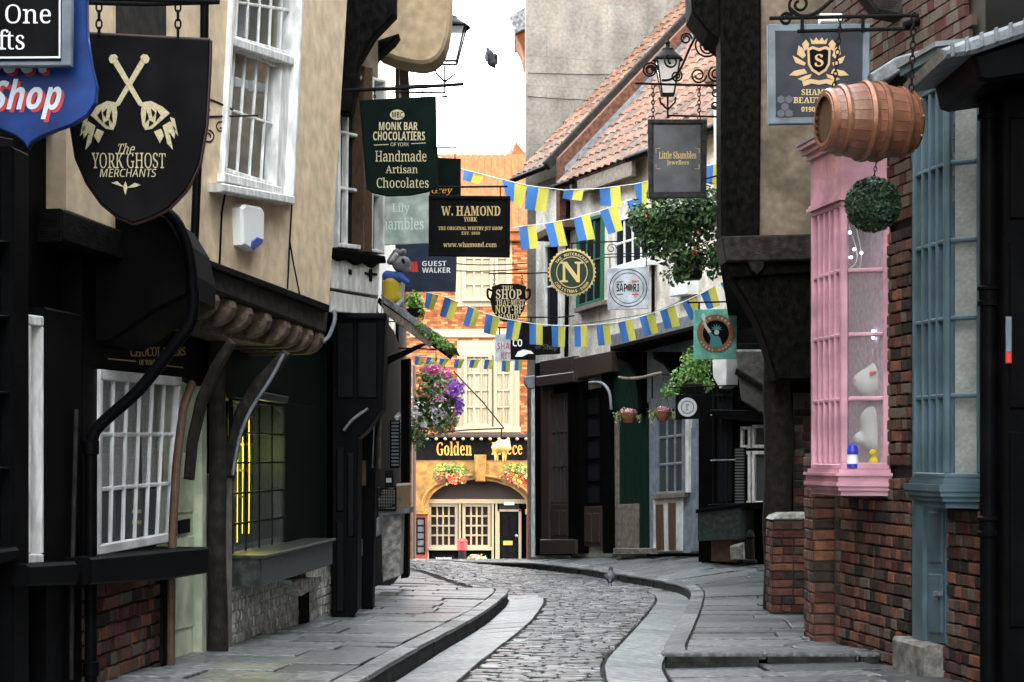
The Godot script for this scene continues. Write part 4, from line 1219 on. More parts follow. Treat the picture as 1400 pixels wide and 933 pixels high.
	panel(t, "bracket", C18, [998, 378, 1120, 370, 1120, 520, 1062, 520, 1050, 480, 1036, 440, 1016, 405], -.5, -.08, M.black_timber, .02)
	panel(t, "upper_jetty", CF(18.1), [938, -200, 1002, -200, 1002, 62, 990, 62, 968, 44, 946, 16], -.6, .0, M.black_timber, .02)
	var pst := Bld.new()
	var pp := []
	for i in 9: pp.append(P(1064 + sin(i * 2.1) * 2.0, lerpf(836, 360, i / 8.0), 18.75))
	pst.tube(pp, [.155, .15, .145, .14, .15, .14, .145, .15, .15], 10)
	part(t, "post", pst.mesh(), M.old_timber)
	var CS := CF(18.85)
	var sv := rpanel(t, "brick_infill", CS, uv(CS, 1085, 600).x, .0, uv(CS, 1116, 600).x, 2.1, -.02, .0, M.mortar)
	bricks(sv, CS, uv(CS, 1086, 600).x, .05, uv(CS, 1115, 600).x, 2.1, .0, M.brick_dark_set)
	# --- low brick pier
	t = thing("brick_pier", "low red brick pier with white rounded coping against the timber post", "pier", Vector3(2.7, pave_r(2.7, 18.4), -18.4))
	var CP := CF(18.15)
	var g0 := uv(CP, 1057, 800).x; var g1 := uv(CP, 1113, 800).x
	var core := rpanel(t, "core", CP, g0 + .006, -.1, g1 - .006, .86, -.42, -.008, M.mortar)
	bricks(core, CP, g0, -.02, g1, .88, .0, M.brick_red_set)
	var SP := Transform3D(Basis(Vector3(0, 0, 1), Vector3.UP, Vector3(-1, 0, 0)), Vector3(g0, 0, -18.57))
	bricks(core, SP, 0, -.02, .42, .88, .0, M.brick_red_set)
	var cp := Bld.new()
	cp.prism(PackedVector2Array([Vector2(g0 - .012, .865), Vector2(g1 + .01, .865), Vector2(g1 + .01, .905), Vector2(g1 - .05, .93), Vector2(g0 + .09, .925), Vector2(g0 + .02, .90)]), -.43, .015, .012)
	part(t, "coping", cp.mesh(), M.white_brick, CP)
	# --- black shop with railings
	var RH := fr(2.83, 28.9, 3.85, 28.0)
	t = thing("railed_black_shop", "small black shop with window bars and white casement behind the timber post", "shop", on(RH, 1000, 762))
	block(t, "wall", [2.9, 29.1, 3.9, 28.15, 9, 28.4, 9, 34, 4.2, 33], -1, 3.4, M.black_dull)
	block(t, "upper_wall", [3.1, 29.2, 4.1, 28.2, 9, 28.4, 9, 34, 4.4, 33], 3.4, 7.2, M.pale_render)
	block(t, "roof", [2.95, 29.2, 3.9, 28.1, 9, 28.3, 9, 34, 4.2, 33], 7.2, 7.35, M.t_red)
	panel(t, "front", RH, [955, 470, 1070, 470, 1070, 775, 955, 768], -.2, .0, M.black_paint)
	var rw := window(t, RH, [976, 540, 1002, 540, 1002, 688, 976, 690], 1, 1, .04, .02, .0, .05, M.black_paint, M.dark_glass)
	for i in 5: tubes(rw, "bar", [path(RH, [975 + i * 6.5, 535, 975 + i * 6.5, 692], .12)], .011, M.iron, 6)
	tubes(rw, "rail", [path(RH, [972, 630, 1006, 629], .13), path(RH, [972, 568, 1006, 567], .13)], .012, M.lead, 6)
	window(t, RH, [1012, 583, 1026, 583, 1026, 613, 1012, 614], 1, 1, .05, .02, .0, .06, M.old_white_paint, M.dark_glass)
	window(t, RH, [1028, 581, 1052, 581, 1052, 613, 1028, 613], 1, 1, .05, .02, .0, .06, M.old_white_paint, M.pane_pale)
	window(t, RH, [1010, 617, 1026, 617, 1026, 690, 1010, 690], 1, 1, .05, .02, .0, .06, M.old_white_paint, M.dark_glass)
	window(t, RH, [1028, 617, 1054, 617, 1054, 690, 1028, 690], 1, 1, .05, .02, .0, .06, M.old_white_paint, M.pane_pale)
	var sh := panel(t, "shutter", RH, [1003, 612, 1019, 612, 1019, 690, 1003, 690], .06, .09, M.black_paint)
	for i in 19: panel(sh, "slat", RH, [1005, 614 + i * 4, 1017, 614 + i * 4, 1017, 616.2 + i * 4, 1005, 616.2 + i * 4], .09, .115, M.slat_grey, 0.0)
	panel(t, "sill", RH, [968, 690, 1056, 686, 1056, 696, 968, 699], .0, .2, M.black_paint, .01)
	panel(t, "window_hood", RH, [970, 560, 1056, 562, 1056, 580, 975, 572], .0, .3, M.black_paint, .01)
	panel(t, "plinth", RH, [972, 738, 1010, 736, 1010, 770, 972, 768], .0, .25, M.b_brown, .01)
	panel(t, "jetty", RH, [1004, 478, 1070, 478, 1070, 556, 1040, 566, 1012, 548], -.1, .35, M.grey_board, .03)
	panel(t, "strut", RH, [1006, 504, 1062, 540, 1062, 548, 1004, 512], .3, .42, M.black_timber, .01)
	panel(t, "white_boarding", RH, [973, 486, 993, 486, 993, 526, 984, 532, 975, 516], .0, .3, M.white_paint, .01)
	var pl := thing("planter_box", "black painted planter box under the barred shop window", "planter", on(RH, 980, 745, .3))
	panel(pl, "box", RH, [953, 700, 1011, 692, 1011, 738, 953, 740], .02, .4, M.box_green, .012)
	panel(pl, "rim", RH, [951, 697, 1013, 689, 1013, 694, 951, 702], .0, .43, M.black_paint, .004)
	var bo := thing("bollard", "short black iron bollard standing before the white casement", "bollard", P(1026, 768, 27.4))
	var bb := Bld.new()
	bb.xf = Transform3D(Basis(), P(1026, 770, 27.4))
	bb.lathe([Vector2(.1, 0), Vector2(.1, .04), Vector2(.07, .06), Vector2(.06, .36), Vector2(.075, .38), Vector2(.06, .42), Vector2(.03, .47), Vector2(0, .48)], 14)
	part(bo, "shaft", bb.mesh(), M.iron)
	var sb := thing("stone_block", "pale stone block on the pavement beside the bollard", "stone", P(1010, 766, 27.8))
	panel(sb, "block", CF(27.8), [1000, 748, 1018, 742, 1019, 766, 1001, 766], -.2, 0, M.stone, .02)
	build_far_right()
func plush(house: Node3D) -> void:
	var at := func(x: float, y: float, d := 13.12) -> Vector3: return P(x, y, d)
	var s := 13.12 / FOCAL
	var t := thing("soft_toy", "large white soft toy with pointed ear filling the pink bay window", "toy", at.call(1190, 640))
	part(t, "body", blob([[at.call(1192, 525), at.call(1205, 520), 23 * s, 26 * s], [at.call(1178, 522), at.call(1180, 522), 12 * s, 12 * s], [at.call(1195, 480), at.call(1208, 508), 4 * s, 13 * s], [at.call(1196, 575), at.call(1200, 600), 20 * s, 22 * s], [at.call(1176, 600), at.call(1204, 592), 9 * s, 10 * s]], .02, .014), M.plush_white)
	part(t, "nose", blob([[at.call(1171, 519, 13.09), at.call(1172, 520, 13.09), 3.4 * s, 3 * s], [at.call(1171, 519.5, 13.09), at.call(1171, 519.5, 13.09), 3 * s, 3 * s]], .004, .006), M.pink_shade)
	part(t, "cheek", blob([[at.call(1192, 511, 13.0), at.call(1197, 509, 13.0), 3 * s, 2 * s], [at.call(1192, 511, 13.0), at.call(1193, 511, 13.0), 3 * s, 2 * s]], .004, .006), M.signal_red)
	var b := thing("toy_bottle", "blue capped toy bottle at the foot of the pink bay window", "toy", at.call(1166, 640, 12.99))
	var bb := Bld.new()
	bb.xf = Transform3D(Basis(), at.call(1166, 640, 12.99))
	bb.lathe([Vector2(0, 0), Vector2(8 * s, 0), Vector2(8 * s, 8 * s), Vector2(7 * s, 18 * s)], 14)
	part(b, "bottle", bb.mesh(), M.plastic_white)
	var bc := Bld.new()
	bc.xf = Transform3D(Basis(), at.call(1166, 640, 12.99))
	bc.lathe([Vector2(7.6 * s, 18 * s), Vector2(8 * s, 22 * s), Vector2(6 * s, 30 * s), Vector2(0, 34 * s)], 14)
	bc.lathe([Vector2(8.2 * s, 0), Vector2(8.3 * s, 5 * s), Vector2(8 * s, 5.5 * s)], 14)
	part(b, "cap", bc.mesh(), M.plastic_royal)
	var y := thing("yellow_toy", "small yellow and white figure beside the blue capped bottle", "toy", at.call(1195, 640, 12.97))
	part(y, "body", blob([[at.call(1195, 632, 12.97), at.call(1196, 636, 12.97), 7 * s, 6 * s], [at.call(1194, 620, 12.97), at.call(1195, 622, 12.97), 6 * s, 5 * s]], .01, .01), M.cloth_yellow)
	var sl := thing("fairy_lights", "string of white fairy lights hanging inside the pink bay", "lights", at.call(1165, 440, 13.05))
	tubes(sl, "wire", [smooth(path(CF(13.05), [1156, 290, 1164, 318, 1172, 345, 1170, 360, 1160, 372, 1162, 400, 1158, 440]), 3), smooth(path(CF(13.05), [1168, 300, 1178, 346, 1174, 370]), 3)], .0025, M.cord_white, 4)
	for p in [[1156, 306], [1162, 318], [1168, 341], [1178, 346], [1164, 352], [1194, 453], [1194, 462]]:
		var bl := Bld.new()
		bl.ball(at.call(p[0], p[1], 13.04), Vector3.ONE * .011, 8, 6)
		part(sl, "bulb", bl.mesh(), M.white_glow)
func pantile_mesh(w: float, l: float) -> ArrayMesh:   # x across, y up the slope, z out of the roof
	var b := Bld.new()
	var k := 8
	var f := func(i: int, y: float) -> Vector3:
		var s := float(i) / k
		return Vector3((s - .5) * w, y, .022 * sin(s * TAU - .6) + (.03 if y < .01 else .0))
	for i in k:
		b.quad(f.call(i, 0), f.call(i + 1, 0), f.call(i + 1, l), f.call(i, l))
		b.quad(f.call(i, 0) - Vector3(0, 0, .018), f.call(i + 1, 0) - Vector3(0, 0, .018), f.call(i + 1, 0), f.call(i, 0))
	return b.mesh()
func roof_frame(F: Transform3D, z: float, y: float, pitch: float) -> Transform3D:
	var up := Vector3.UP * sin(pitch) - F.basis.z * cos(pitch)
	return Transform3D(Basis(F.basis.x, up, F.basis.x.cross(up)), F * Vector3(0, y, z))
func tile_field(roof: Node3D, T: Transform3D, u0: float, u1: float, rows: int, tw: float, tl: float, most: int) -> void:
	var tm := pantile_mesh(tw + .02, tl + .06)
	var mats := [M.t_red, M.t_pink, M.t_brown, M.t_pink, M.t_grey, M.t_red]
	var rest := Bld.new()
	var made := 0
	for r in rows:
		var u := u0 + tw / 2
		var sag := sin(r * .9) * .012
		while u < u1:
			var tf := T * Transform3D(Basis(Vector3(0, 0, 1), rng.randf_range(-.03, .03)) * Basis(Vector3(1, 0, 0), rng.randf_range(-.01, .03)), Vector3(u, r * tl + sag + rng.randf_range(-.008, .008), rng.randf_range(0, .012)))
			if made < most:
				part(roof, "tile", tm, mats[rng.randi() % 6], tf); made += 1
			else:
				rest.xf = tf
				var a := tm.surface_get_arrays(0)
				for i in a[Mesh.ARRAY_VERTEX].size():
					rest.v.append(tf * a[Mesh.ARRAY_VERTEX][i]); rest.n.append(tf.basis * a[Mesh.ARRAY_NORMAL][i]); rest.c.append(Color(1, 1, 1))
			u += tw
	if rest.v.size():
		var o := part(roof, "far_tiles", rest.mesh(), M.t_red)
		o.set_meta("kind", "stuff")
func build_far_right() -> void:
	var RF := fr(.51, 38, 3.82, 28.8)
	var ux := func(x: float, y := 500.0) -> float: return uv(RF, x, y).x
	# --- cream house with the tiled roof
	var t := thing("cream_shop_house", "cream rendered house with pantile roof over green and grey shop fronts", "house", on(RF, 860, 757))
	block(t, "core", [1.15, 36.35, 3.9, 28.75, 10, 30.9, 7.3, 38.6], -1.2, 6.5, M.pale_render)
	block(t, "added_sun_block", [5.6, 30.5, 9.6, 28.5, 15, 33, 11, 43, 6.5, 40.6], -1.2, 17.5, M.pale_render)  # unseen tall block, added to keep the sun off the grey gable
	many(t, "wall", RF, [[779, 240, 1000, 160, 1000, 440, 895, 472, 780, 496]], -.05, 0, M.pale_render)
	var eave := 6.6
	var T := roof_frame(RF, .32, eave, deg_to_rad(46))
	var rb := Bld.new()
	var uL: float = ux.call(781); var uR := 9.6
	rb.rect(uL, 0, uR, 5.8, -.1, -.02)
	var roof := part(t, "roof", rb.mesh(), M.t_brown, T)
	tile_field(roof, T, uL, uR, 18, .3, .32, 300)
	rpanel(t, "eaves_board", RF, ux.call(808), eave - .3, ux.call(884), eave - .04, .2, .28, M.pale_timber, .008)
	tubes(t, "gutter", [[RF * Vector3(uL, eave - .05, .36), RF * Vector3(ux.call(806), eave - .05, .36)], [RF * Vector3(ux.call(884), eave - .02, .36), RF * Vector3(9.4, eave - .02, .36)]], .06, M.black_paint, 8)
	tubes(t, "downpipe", [path(RF, [777, 275, 776, 360, 774, 500], .08)], .04, M.black_paint, 8)
	tubes(t, "downpipe", [path(RF, [893, 260, 893, 470], .06)], .03, M.black_paint, 8)
	window(t, RF, [788, 302, 823, 292, 822, 412, 787, 423], 3, 2, .07, .035, .0, .06, M.sash_green, M.dark_glass)
	panel(t, "sill", RF, [785, 422, 825, 410, 825, 416, 785, 428], .0, .14, M.pale_timber)
	window(t, RF, [838, 300, 888, 284, 888, 356, 838, 370], 4, 2, .07, .05, .0, .06, M.white_paint, M.dark_glass)
	panel(t, "sill", RF, [836, 370, 890, 356, 890, 362, 836, 376], .0, .12, M.white_paint)
	panel(t, "meter_box", RF, [915, 374, 940, 368, 940, 402, 915, 406], .0, .2, M.white_paint, .01)
	tubes(t, "cable", [smooth(path(RF, [780, 445, 830, 438, 900, 425, 950, 400], .05), 3)], .01, M.lead, 5)
	# lower storey
	many(t, "ground_wall", RF, [[780, 490, 895, 468, 1000, 440, 1000, 762, 780, 760]], -.2, -.05, M.black_dull)
	panel(t, "fascia", RF, [784, 490, 836, 480, 836, 508, 784, 519], -.05, .2, M.brown_paint, .01)
	panel(t, "pilaster", RF, [783, 518, 793, 516, 794, 757, 785, 757], -.05, .12, M.black_paint, .01)
	var w := window(t, RF, [795, 535, 821, 530, 821, 692, 796, 693], 1, 5, .06, .03, -.05, .04, M.black_paint, M.dark_glass)
	panel(t, "riser", RF, [795, 693, 822, 692, 822, 748, 796, 748], -.05, .05, M.brown_paint, .01)
	for q in [[799, 808], [811, 819]]: panel(t, "raised_panel", RF, [q[0], 702, q[1], 702, q[1], 742, q[0], 742], .05, .07, M.brown_paint, .012)
	panel(t, "pilaster", RF, [822, 512, 833, 510, 833, 757, 824, 757], -.05, .14, M.black_paint, .01)
	panel(t, "lintel", RF, [836, 484, 872, 476, 872, 560, 836, 562], -.05, .06, M.shop_green, .01)
	for i in 6: panel(t, "plank", RF, [846 + i * 6.6, 558, 852 + i * 6.6, 558, 852 + i * 6.6, 752, 846 + i * 6.6, 752], -.05, .03, M.shop_green, .006)
	panel(t, "door_post", RF, [840, 570, 845, 570, 845, 752, 841, 752], -.05, .06, M.pale_timber, .006)
	panel(t, "kick_panel", RF, [846, 690, 872, 689, 872, 752, 846, 753], .03, .06, M.pale_timber, .008)
	panel(t, "front", RF, [887, 548, 962, 535, 962, 757, 888, 757], -.05, .03, M.bluegrey_paint, .01)
	window(t, RF, [897, 558, 934, 552, 934, 676, 897, 678], 3, 3, .06, .05, .03, .08, M.bluegrey_paint, M.pane_pale)
	panel(t, "white_panel", RF, [893, 682, 932, 680, 932, 754, 893, 755], .03, .06, M.white_paint, .006)
	panel(t, "brown_plank", RF, [896, 690, 905, 690, 906, 752, 897, 752], .06, .09, M.brown_timber, .006)
	panel(t, "brown_plank", RF, [913, 688, 922, 688, 922, 752, 914, 752], .06, .09, M.brown_timber, .006)
	panel(t, "sill", RF, [891, 676, 935, 673, 935, 680, 891, 683], .03, .12, M.pale_timber, .006)
	panel(t, "white_strip", RF, [937, 572, 942, 571, 942, 674, 937, 674], .03, .09, M.white_paint, .006)
	panel(t, "door", RF, [944, 585, 960, 583, 960, 755, 944, 755], .03, .05, M.bluegrey_paint, .008)
	panel(t, "fascia", RF, [834, 458, 1000, 416, 1000, 440, 834, 482], -.05, .3, M.lead, .01)
	panel(t, "upper_front", RF, [872, 476, 1000, 445, 1000, 540, 962, 535, 887, 550, 872, 560], -.05, .02, M.bluegrey_paint, .01)
	for x in [884.0, 936.0]:
		var bp := uv(RF, x, 482)
		var bb2 := Bld.new()
		bb2.xf = Transform3D(Basis(Vector3(0, 0, 1), Vector3(0, 1, 0), Vector3(-1, 0, 0)), Vector3(bp.x, bp.y, 0))
		bb2.prism(PackedVector2Array([Vector2(.0, .0), Vector2(.55, .0), Vector2(.53, -.12), Vector2(.36, -.2), Vector2(.2, -.38), Vector2(.14, -.7), Vector2(.12, -1.1), Vector2(.0, -1.1)]), -.07, .07, .01)
		part(t, "jetty_bracket", bb2.mesh(), M.black_paint, RF)
	panel(t, "jetty_floor", RF, [834, 474, 1000, 432, 1000, 438, 834, 480], -.05, .62, M.black_timber_flat, .01)
	tubes(t, "bracket", [smooth(path(RF, [806, 524, 822, 524, 833, 536, 836, 560], .2), 4)], .03, M.lead, 6)
	panel(t, "threshold", RF, [838, 750, 890, 750, 890, 758, 838, 759], -.05, .2, M.stone, .01)
	# --- narrow far house
	var f := thing("narrow_far_house", "narrow house with brick party wall above the pantile roof, beside the grey gable", "house", on(RF, 755, 757))
	var uA: float = ux.call(733); var uB: float = ux.call(779)
	var k := func(u: float, y: float, z: float) -> Vector3: return RF * Vector3(u, y, z)
	block(f, "core", [.66, 38.2, 1.13, 36.45, 7.3, 38.7, 4.5, 40.1], -1.2, 6.9, M.pale_render)
	rpanel(f, "wall", RF, uA - .02, -1.2, uB - .01, 6.9, -.05, .0, M.pale_render)
	var ev := 7.05
	var T2 := roof_frame(RF, .35, ev, deg_to_rad(46))
	var r2 := Bld.new()
	r2.rect(-.45, 0, uB - .28, 6.2, -.1, -.02)
	var roof2 := part(f, "roof", r2.mesh(), M.t_brown, T2)
	tile_field(roof2, T2, -.45, uB - .28, 19, .3, .32, 110)
	var r3 := Bld.new()
	r3.rect(uB - .34, -.05, uB - .2, 6.2, -.1, .09, .02)
	part(f, "verge_board", r3.mesh(), M.old_timber, T2)
	# brick side of the party wall rising over the lower roof
	var GP := Transform3D(Basis(-RF.basis.z, Vector3.UP, -RF.basis.z.cross(Vector3.UP)), RF * Vector3(uB, 0, 0))
	if GP.basis.z.z < 0: GP = Transform3D(Basis(-RF.basis.z, Vector3.UP, RF.basis.x), RF * Vector3(uB, 0, 0))
	var pw := Bld.new()
	var tn := tan(deg_to_rad(46))
	pw.prism(PackedVector2Array([Vector2(-.2, 5.9), Vector2(4.6, 5.9), Vector2(4.6, ev + 4.9 * tn), Vector2(-.2, ev + .1 * tn)]), -.2, .0, 0.0)
	part(f, "party_wall", pw.mesh(), M.party_brick, GP)
	for i in 16:
		var fl := Bld.new()
		var x0 := -.1 + i * .3
		var yb := eave + (x0 + .3) * tn + .05
		fl.prism(PackedVector2Array([Vector2(x0, yb - .05), Vector2(x0 + .3, yb - .05 + .3 * tn), Vector2(x0 + .3, yb + .3 * tn + .10), Vector2(x0 + .3 - .02, yb + .3 * tn + .10), Vector2(x0, yb + .12)]), .0, .012 + (i % 2) * .004, 0.0)
		part(f, "flashing", fl.mesh(), M.lead, GP)
	window(f, RF, [744, 335, 764, 330, 764, 448, 744, 452], 1, 2, .06, .04, .0, .06, M.old_white_paint, M.dark_glass)
	var pg := Bld.new()
	tubes(f, "gutter", [[RF * Vector3(-.4, ev - .06, .4), RF * Vector3(uB - .2, ev - .06, .4)]], .06, M.black_paint, 8)
	panel(f, "hood", RF, [733, 318, 770, 300, 771, 310, 734, 330], .0, .3, M.t_brown, .02)
	panel(f, "ground_wall", RF, [731, 497, 780, 488, 780, 760, 732, 760], .0, .03, M.black_dull)
	panel(f, "cornice", RF, [732, 515, 784, 508, 784, 522, 732, 528], .0, .28, M.brown_paint, .02)
	panel(f, "fascia", RF, [738, 494, 782, 487, 782, 508, 738, 515], .0, .16, M.brown_paint, .01)
	panel(f, "pilaster", RF, [739, 527, 750, 525, 750, 757, 740, 757], .0, .14, M.brown_paint, .01)
	panel(f, "pilaster", RF, [776, 522, 783, 521, 784, 757, 777, 757], .0, .14, M.black_paint, .01)
	window(f, RF, [751, 540, 776, 537, 776, 690, 752, 690], 4, 3, .07, .045, .03, .09, M.brown_paint, M.pane_pale)
	panel(f, "riser", RF, [752, 690, 777, 690, 777, 738, 752, 738], .0, .1, M.brown_paint, .01)
	for q in [[756, 764], [767, 774]]: panel(f, "raised_panel", RF, [q[0], 698, q[1], 698, q[1], 732, q[0], 732], .1, .12, M.brown_paint, .012)
	panel(f, "plinth", RF, [738, 738, 786, 738, 786, 758, 738, 758], .0, .18, M.brown_paint, .01)
	# --- tall grey gable
	var GG := fr(.28, 38.7, 4.3, 40.15)
	t = thing("grey_gable_house", "tall house with blank weathered grey rendered gable above the tiled roofs", "house", Vector3(.4, road_y(42), -42))
	block(t, "core", [.31, 38.78, 4.4, 40.24, 6, 47, .45, 47], -2, 14, M.grey_render)
	var b0 := uv(GG, 721, 300); var vv := 6.6
	var row := 0
	while vv < 13.6:
		var uu: float = .0 if row % 2 == 0 else -.45
		while uu < 4.6:
			var x0 := maxf(uu, .0); var x1 := minf(uu + .9, 4.6)
			if x1 - x0 > .1: rpanel(t, "render_block", GG, x0 + .001, vv + .001, x1 - .001, vv + .599, -.05, rng.randf_range(-.002, .0), M.grey_render if rng.randf() < .6 else M.grey_render_b, .0015)
			uu += .9
		vv += .6
		row += 1
	tubes(t, "cable", [smooth(path(GG, [722, 100, 760, 101, 840, 102, 900, 96], .04), 3)], .008, M.black_paint, 4)
	tubes(t, "cable", [smooth(path(GG, [722, 132, 780, 136, 870, 138, 930, 134], .04), 3)], .008, M.black_paint, 4)
	panel(t, "eaves", CF(40), [696, 22, 722, 6, 722, 38, 704, 46], -2, 0, M.slate, .02)
	panel(t, "eaves_corbel", CF(40.1), [704, 46, 722, 38, 722, 84, 717, 80, 712, 62], -1.5, 0, M.pub_brick, .02)
# ---------------------------------------------------------------- the inn at the end
func build_inn() -> void:
	var C := CF(62)
	var t := thing("inn", "sunlit brick inn with ochre arched front closing the end of the lane", "inn", P(648, 775, 62))
	block(t, "core", [-4.6, 62.45, 1.6, 62.45, 1.6, 70, -4.6, 70], -3, 8.4, M.pub_brick)
	panel(t, "wall", C, [520, 322, 770, 322, 770, 600, 520, 600], -.4, 0, M.pub_brick, 0.0)
	var ib := [Bld.new(), Bld.new(), Bld.new(), Bld.new()]
	var lo := uv(C, 560, 600, .0); var hi := uv(C, 735, 330, .0)
	var by := lo.y
	var br := 0
	while by < hi.y:
		var bx := lo.x - (.11 if br % 2 == 0 else 0.0)
		while bx < hi.x:
			ib[rng.randi() % 4].rect(bx, by, bx + .215, by + .066, -.01, .008 + rng.randf() * .008)
			bx += .227
		by += .078
		br += 1
	for k in 4:
		var io := part(t, "bricks", ib[k].mesh(), [M.inn_brick_a, M.inn_brick_b, M.inn_brick_c, M.pub_brick][k], C)
		io.set_meta("kind", "stuff")
	# roof in courses of tiles
	var T := roof_frame(C, .25, 1.5 + (620 - 318) * 62 / FOCAL, deg_to_rad(44))
	var ro := Bld.new()
	ro.rect(-4.8, 0, 1.8, 4.3, -.1, -.03)
	var roof := part(t, "roof", ro.mesh(), M.tile_orange, T)
	var tc := Bld.new()
	for i in 18:
		tc.xf = Transform3D(Basis(Vector3(1, 0, 0), .14), Vector3(0, i * .235, .0))
		var x := -4.8
		while x < 1.8:
			tc.rect(x, 0, x + .22, .27, -.02, .018 + rng.randf() * .012)
			x += .228
	var tco := part(roof, "tiles", tc.mesh(), M.tile_orange, T)
	tco.set_meta("kind", "stuff")
	panel(t, "eaves_cornice", C, [520, 318, 770, 318, 770, 330, 520, 330], -.1, .22, M.pub_brick, .03)
	# gable behind
	var g := thing("orange_gable", "small orange tiled gable peeping over the roof of the inn", "gable", P(705, 240, 66))
	panel(g, "wall", CF(66), [672, 300, 672, 243, 706, 197, 745, 240, 745, 300], -2.5, 0, M.tan_plaster, 0.0)
	panel(g, "bargeboard", CF(66), [668, 244, 706, 193, 709, 198, 674, 248], -.1, .08, M.pale_timber, .01)
	panel(g, "tiled_slope", CF(65.9), [706, 195, 748, 242, 748, 262, 700, 262, 700, 212], -2.5, .0, M.tile_orange, .02)
	for i in 6: panel(g, "tile_course", CF(65.9), [702, 214 + i * 8, 718 + i * 5, 212 + i * 8, 720 + i * 5, 216 + i * 8, 702, 218 + i * 8], .0, .05, M.tile_orange, .01)
	# upper windows
	window(t, C, [632, 330, 675, 330, 675, 412, 632, 412], 3, 4, .12, .07, .02, .14, M.pub_cream, M.pane_warm)
	window(t, C, [676, 330, 697, 330, 697, 412, 676, 412], 1, 4, .12, .07, .02, .14, M.pub_cream, M.pane_warm)
	panel(t, "window_surround", C, [622, 326, 700, 326, 700, 420, 622, 420], -.05, .04, M.pub_cream, .02)
	panel(t, "window_surround", C, [625, 466, 710, 466, 710, 594, 625, 594], -.05, .04, M.pub_cream, .02)
	for q in [[634, 672, 3], [675, 701, 2]]:
		window(t, C, [q[0], 484, q[1], 484, q[1], 584, q[0], 584], q[2], 4, .1, .06, .05, .16, M.pub_cream, M.clear)
		drape(t, C, [q[0] + 1, 486, q[1] - 1, 486, q[1] - 1, 582, q[0] + 1, 582], .055, M.cream_curtain, 6)
	panel(t, "sill", C, [622, 584, 712, 584, 712, 592, 622, 592], .0, .25, M.pub_cream, .02)
	panel(t, "string_course", C, [560, 450, 735, 450, 735, 462, 560, 462], -.1, .06, M.pub_cream, .02)
	# sign band
	var sb := panel(t, "sign_band", C, [566, 598, 730, 598, 730, 629, 566, 629], -.1, .12, M.sign_black, .01)
	lettering(sb, C, "Golden", 597, 604, 645, 623, .12, M.orange_letter, "serif", true)
	lettering(sb, C, "Fleece", 672, 604, 714, 622, .12, M.orange_letter, "serif", true)
	panel(sb, "cornice", C, [564, 593, 732, 593, 732, 599, 564, 599], -.1, .3, M.brown_paint, .03)
	for i in 12:
		var bu := Bld.new()
		bu.ball(P(584 + i * 12.3, 600.5, 61.6), Vector3(.055, .05, .05), 8, 6)
		part(sb, "bulb", bu.mesh(), M.pub_cream)
	# ochre front with its arch
	var arch := [584, 692, 586, 684, 592, 675, 604, 666, 622, 659, 648, 656, 676, 659, 698, 666, 711, 675, 718, 684, 720, 692]
	many(t, "arch_wall", C, [[566, 629, 648, 629, 648, 656, 622, 659, 604, 666, 592, 675, 586, 684, 584, 692, 584, 702, 566, 702], [648, 629, 730, 629, 730, 702, 720, 702, 720, 692, 718, 684, 711, 675, 698, 666, 676, 659, 648, 656]], -.4, .08, M.pub_stone)
	tubes(t, "arch_moulding", [smooth(path(C, [578, 700, 579, 684, 586, 671, 602, 660, 622, 653, 646, 650], .1), 3), smooth(path(C, [652, 650, 676, 653, 700, 660, 718, 671, 726, 684, 727, 700], .1), 3)], .06, M.pub_stone, 6)
	panel(t, "keystone", C, [648, 622, 665, 622, 663, 659, 650, 659], -.2, .2, M.pub_stone, .03)
	panel(t, "impost", C, [566, 697, 586, 697, 586, 704, 566, 704], -.2, .14, M.pub_stone, .02)
	panel(t, "impost", C, [718, 697, 731, 697, 731, 704, 718, 704], -.2, .14, M.pub_stone, .02)
	panel(t, "tympanum", C, [582, 650, 722, 650, 722, 690, 582, 690], -.4, -.3, M.brown_paint)
	panel(t, "recess_wall", C, [582, 688, 722, 688, 722, 778, 582, 778], -.4, -.32, M.black_dull)
	panel(t, "pier", C, [566, 704, 584, 704, 584, 780, 566, 780], -.4, .06, M.red_tile)
	panel(t, "pier", C, [720, 704, 731, 704, 731, 780, 720, 780], -.4, .06, M.red_tile)
	panel(t, "lintel", C, [583, 683, 721, 683, 721, 689, 583, 689], -.32, -.1, M.pub_cream, .01)
	for q in [[585, 626, 4], [632, 671, 4]]:
		window(t, C, [q[0], 689, q[1], 689, q[1], 750, q[0], 750], q[2], 4, .1, .06, -.32, -.16, M.pub_cream, M.pub_glass)
		panel(t, "sill", C, [q[0] - 2, 749, q[1] + 2, 749, q[1] + 2, 753, q[0] - 2, 753], -.32, -.08, M.pub_cream, .01)
		panel(t, "stall_riser", C, [q[0], 753, q[1], 753, q[1], 778, q[0], 778], -.32, -.2, M.black_paint, .01)
	for x in [583, 627, 672, 677]: panel(t, "mullion", C, [x, 688, x + 3, 688, x + 3, 778, x, 778], -.32, -.12, M.pub_cream, .01)
	panel(t, "board_notice", C, [590, 760, 622, 760, 622, 769, 590, 769], -.2, -.17, M.sign_black, .0)
	lettering(t, C, "Famous Haunted", 596, 762, 617, 765, -.17, M.white_sign, "sans", true)
	var door := panel(t, "door", C, [682, 700, 710, 700, 710, 778, 682, 778], -.32, -.2, M.sign_black, .01)
	panel(door, "letter_plate", C, [688, 740, 701, 740, 701, 746, 688, 746], -.2, -.17, M.bright_gold, .01)
	for q in [[686, 706, 695, 735], [698, 706, 707, 735], [686, 750, 707, 768]]: panel(door, "raised_panel", C, [q[0], q[1], q[2], q[1], q[2], q[3], q[0], q[3]], -.2, -.18, M.sign_black, .015)
	var kn := Bld.new()
	kn.ball(P(706, 733, 61.75), Vector3.ONE * .05, 8, 6)
	part(door, "knob", kn.mesh(), M.lead)
	panel(t, "transom", C, [682, 689, 710, 689, 710, 697, 682, 697], -.32, -.22, M.pub_glass)
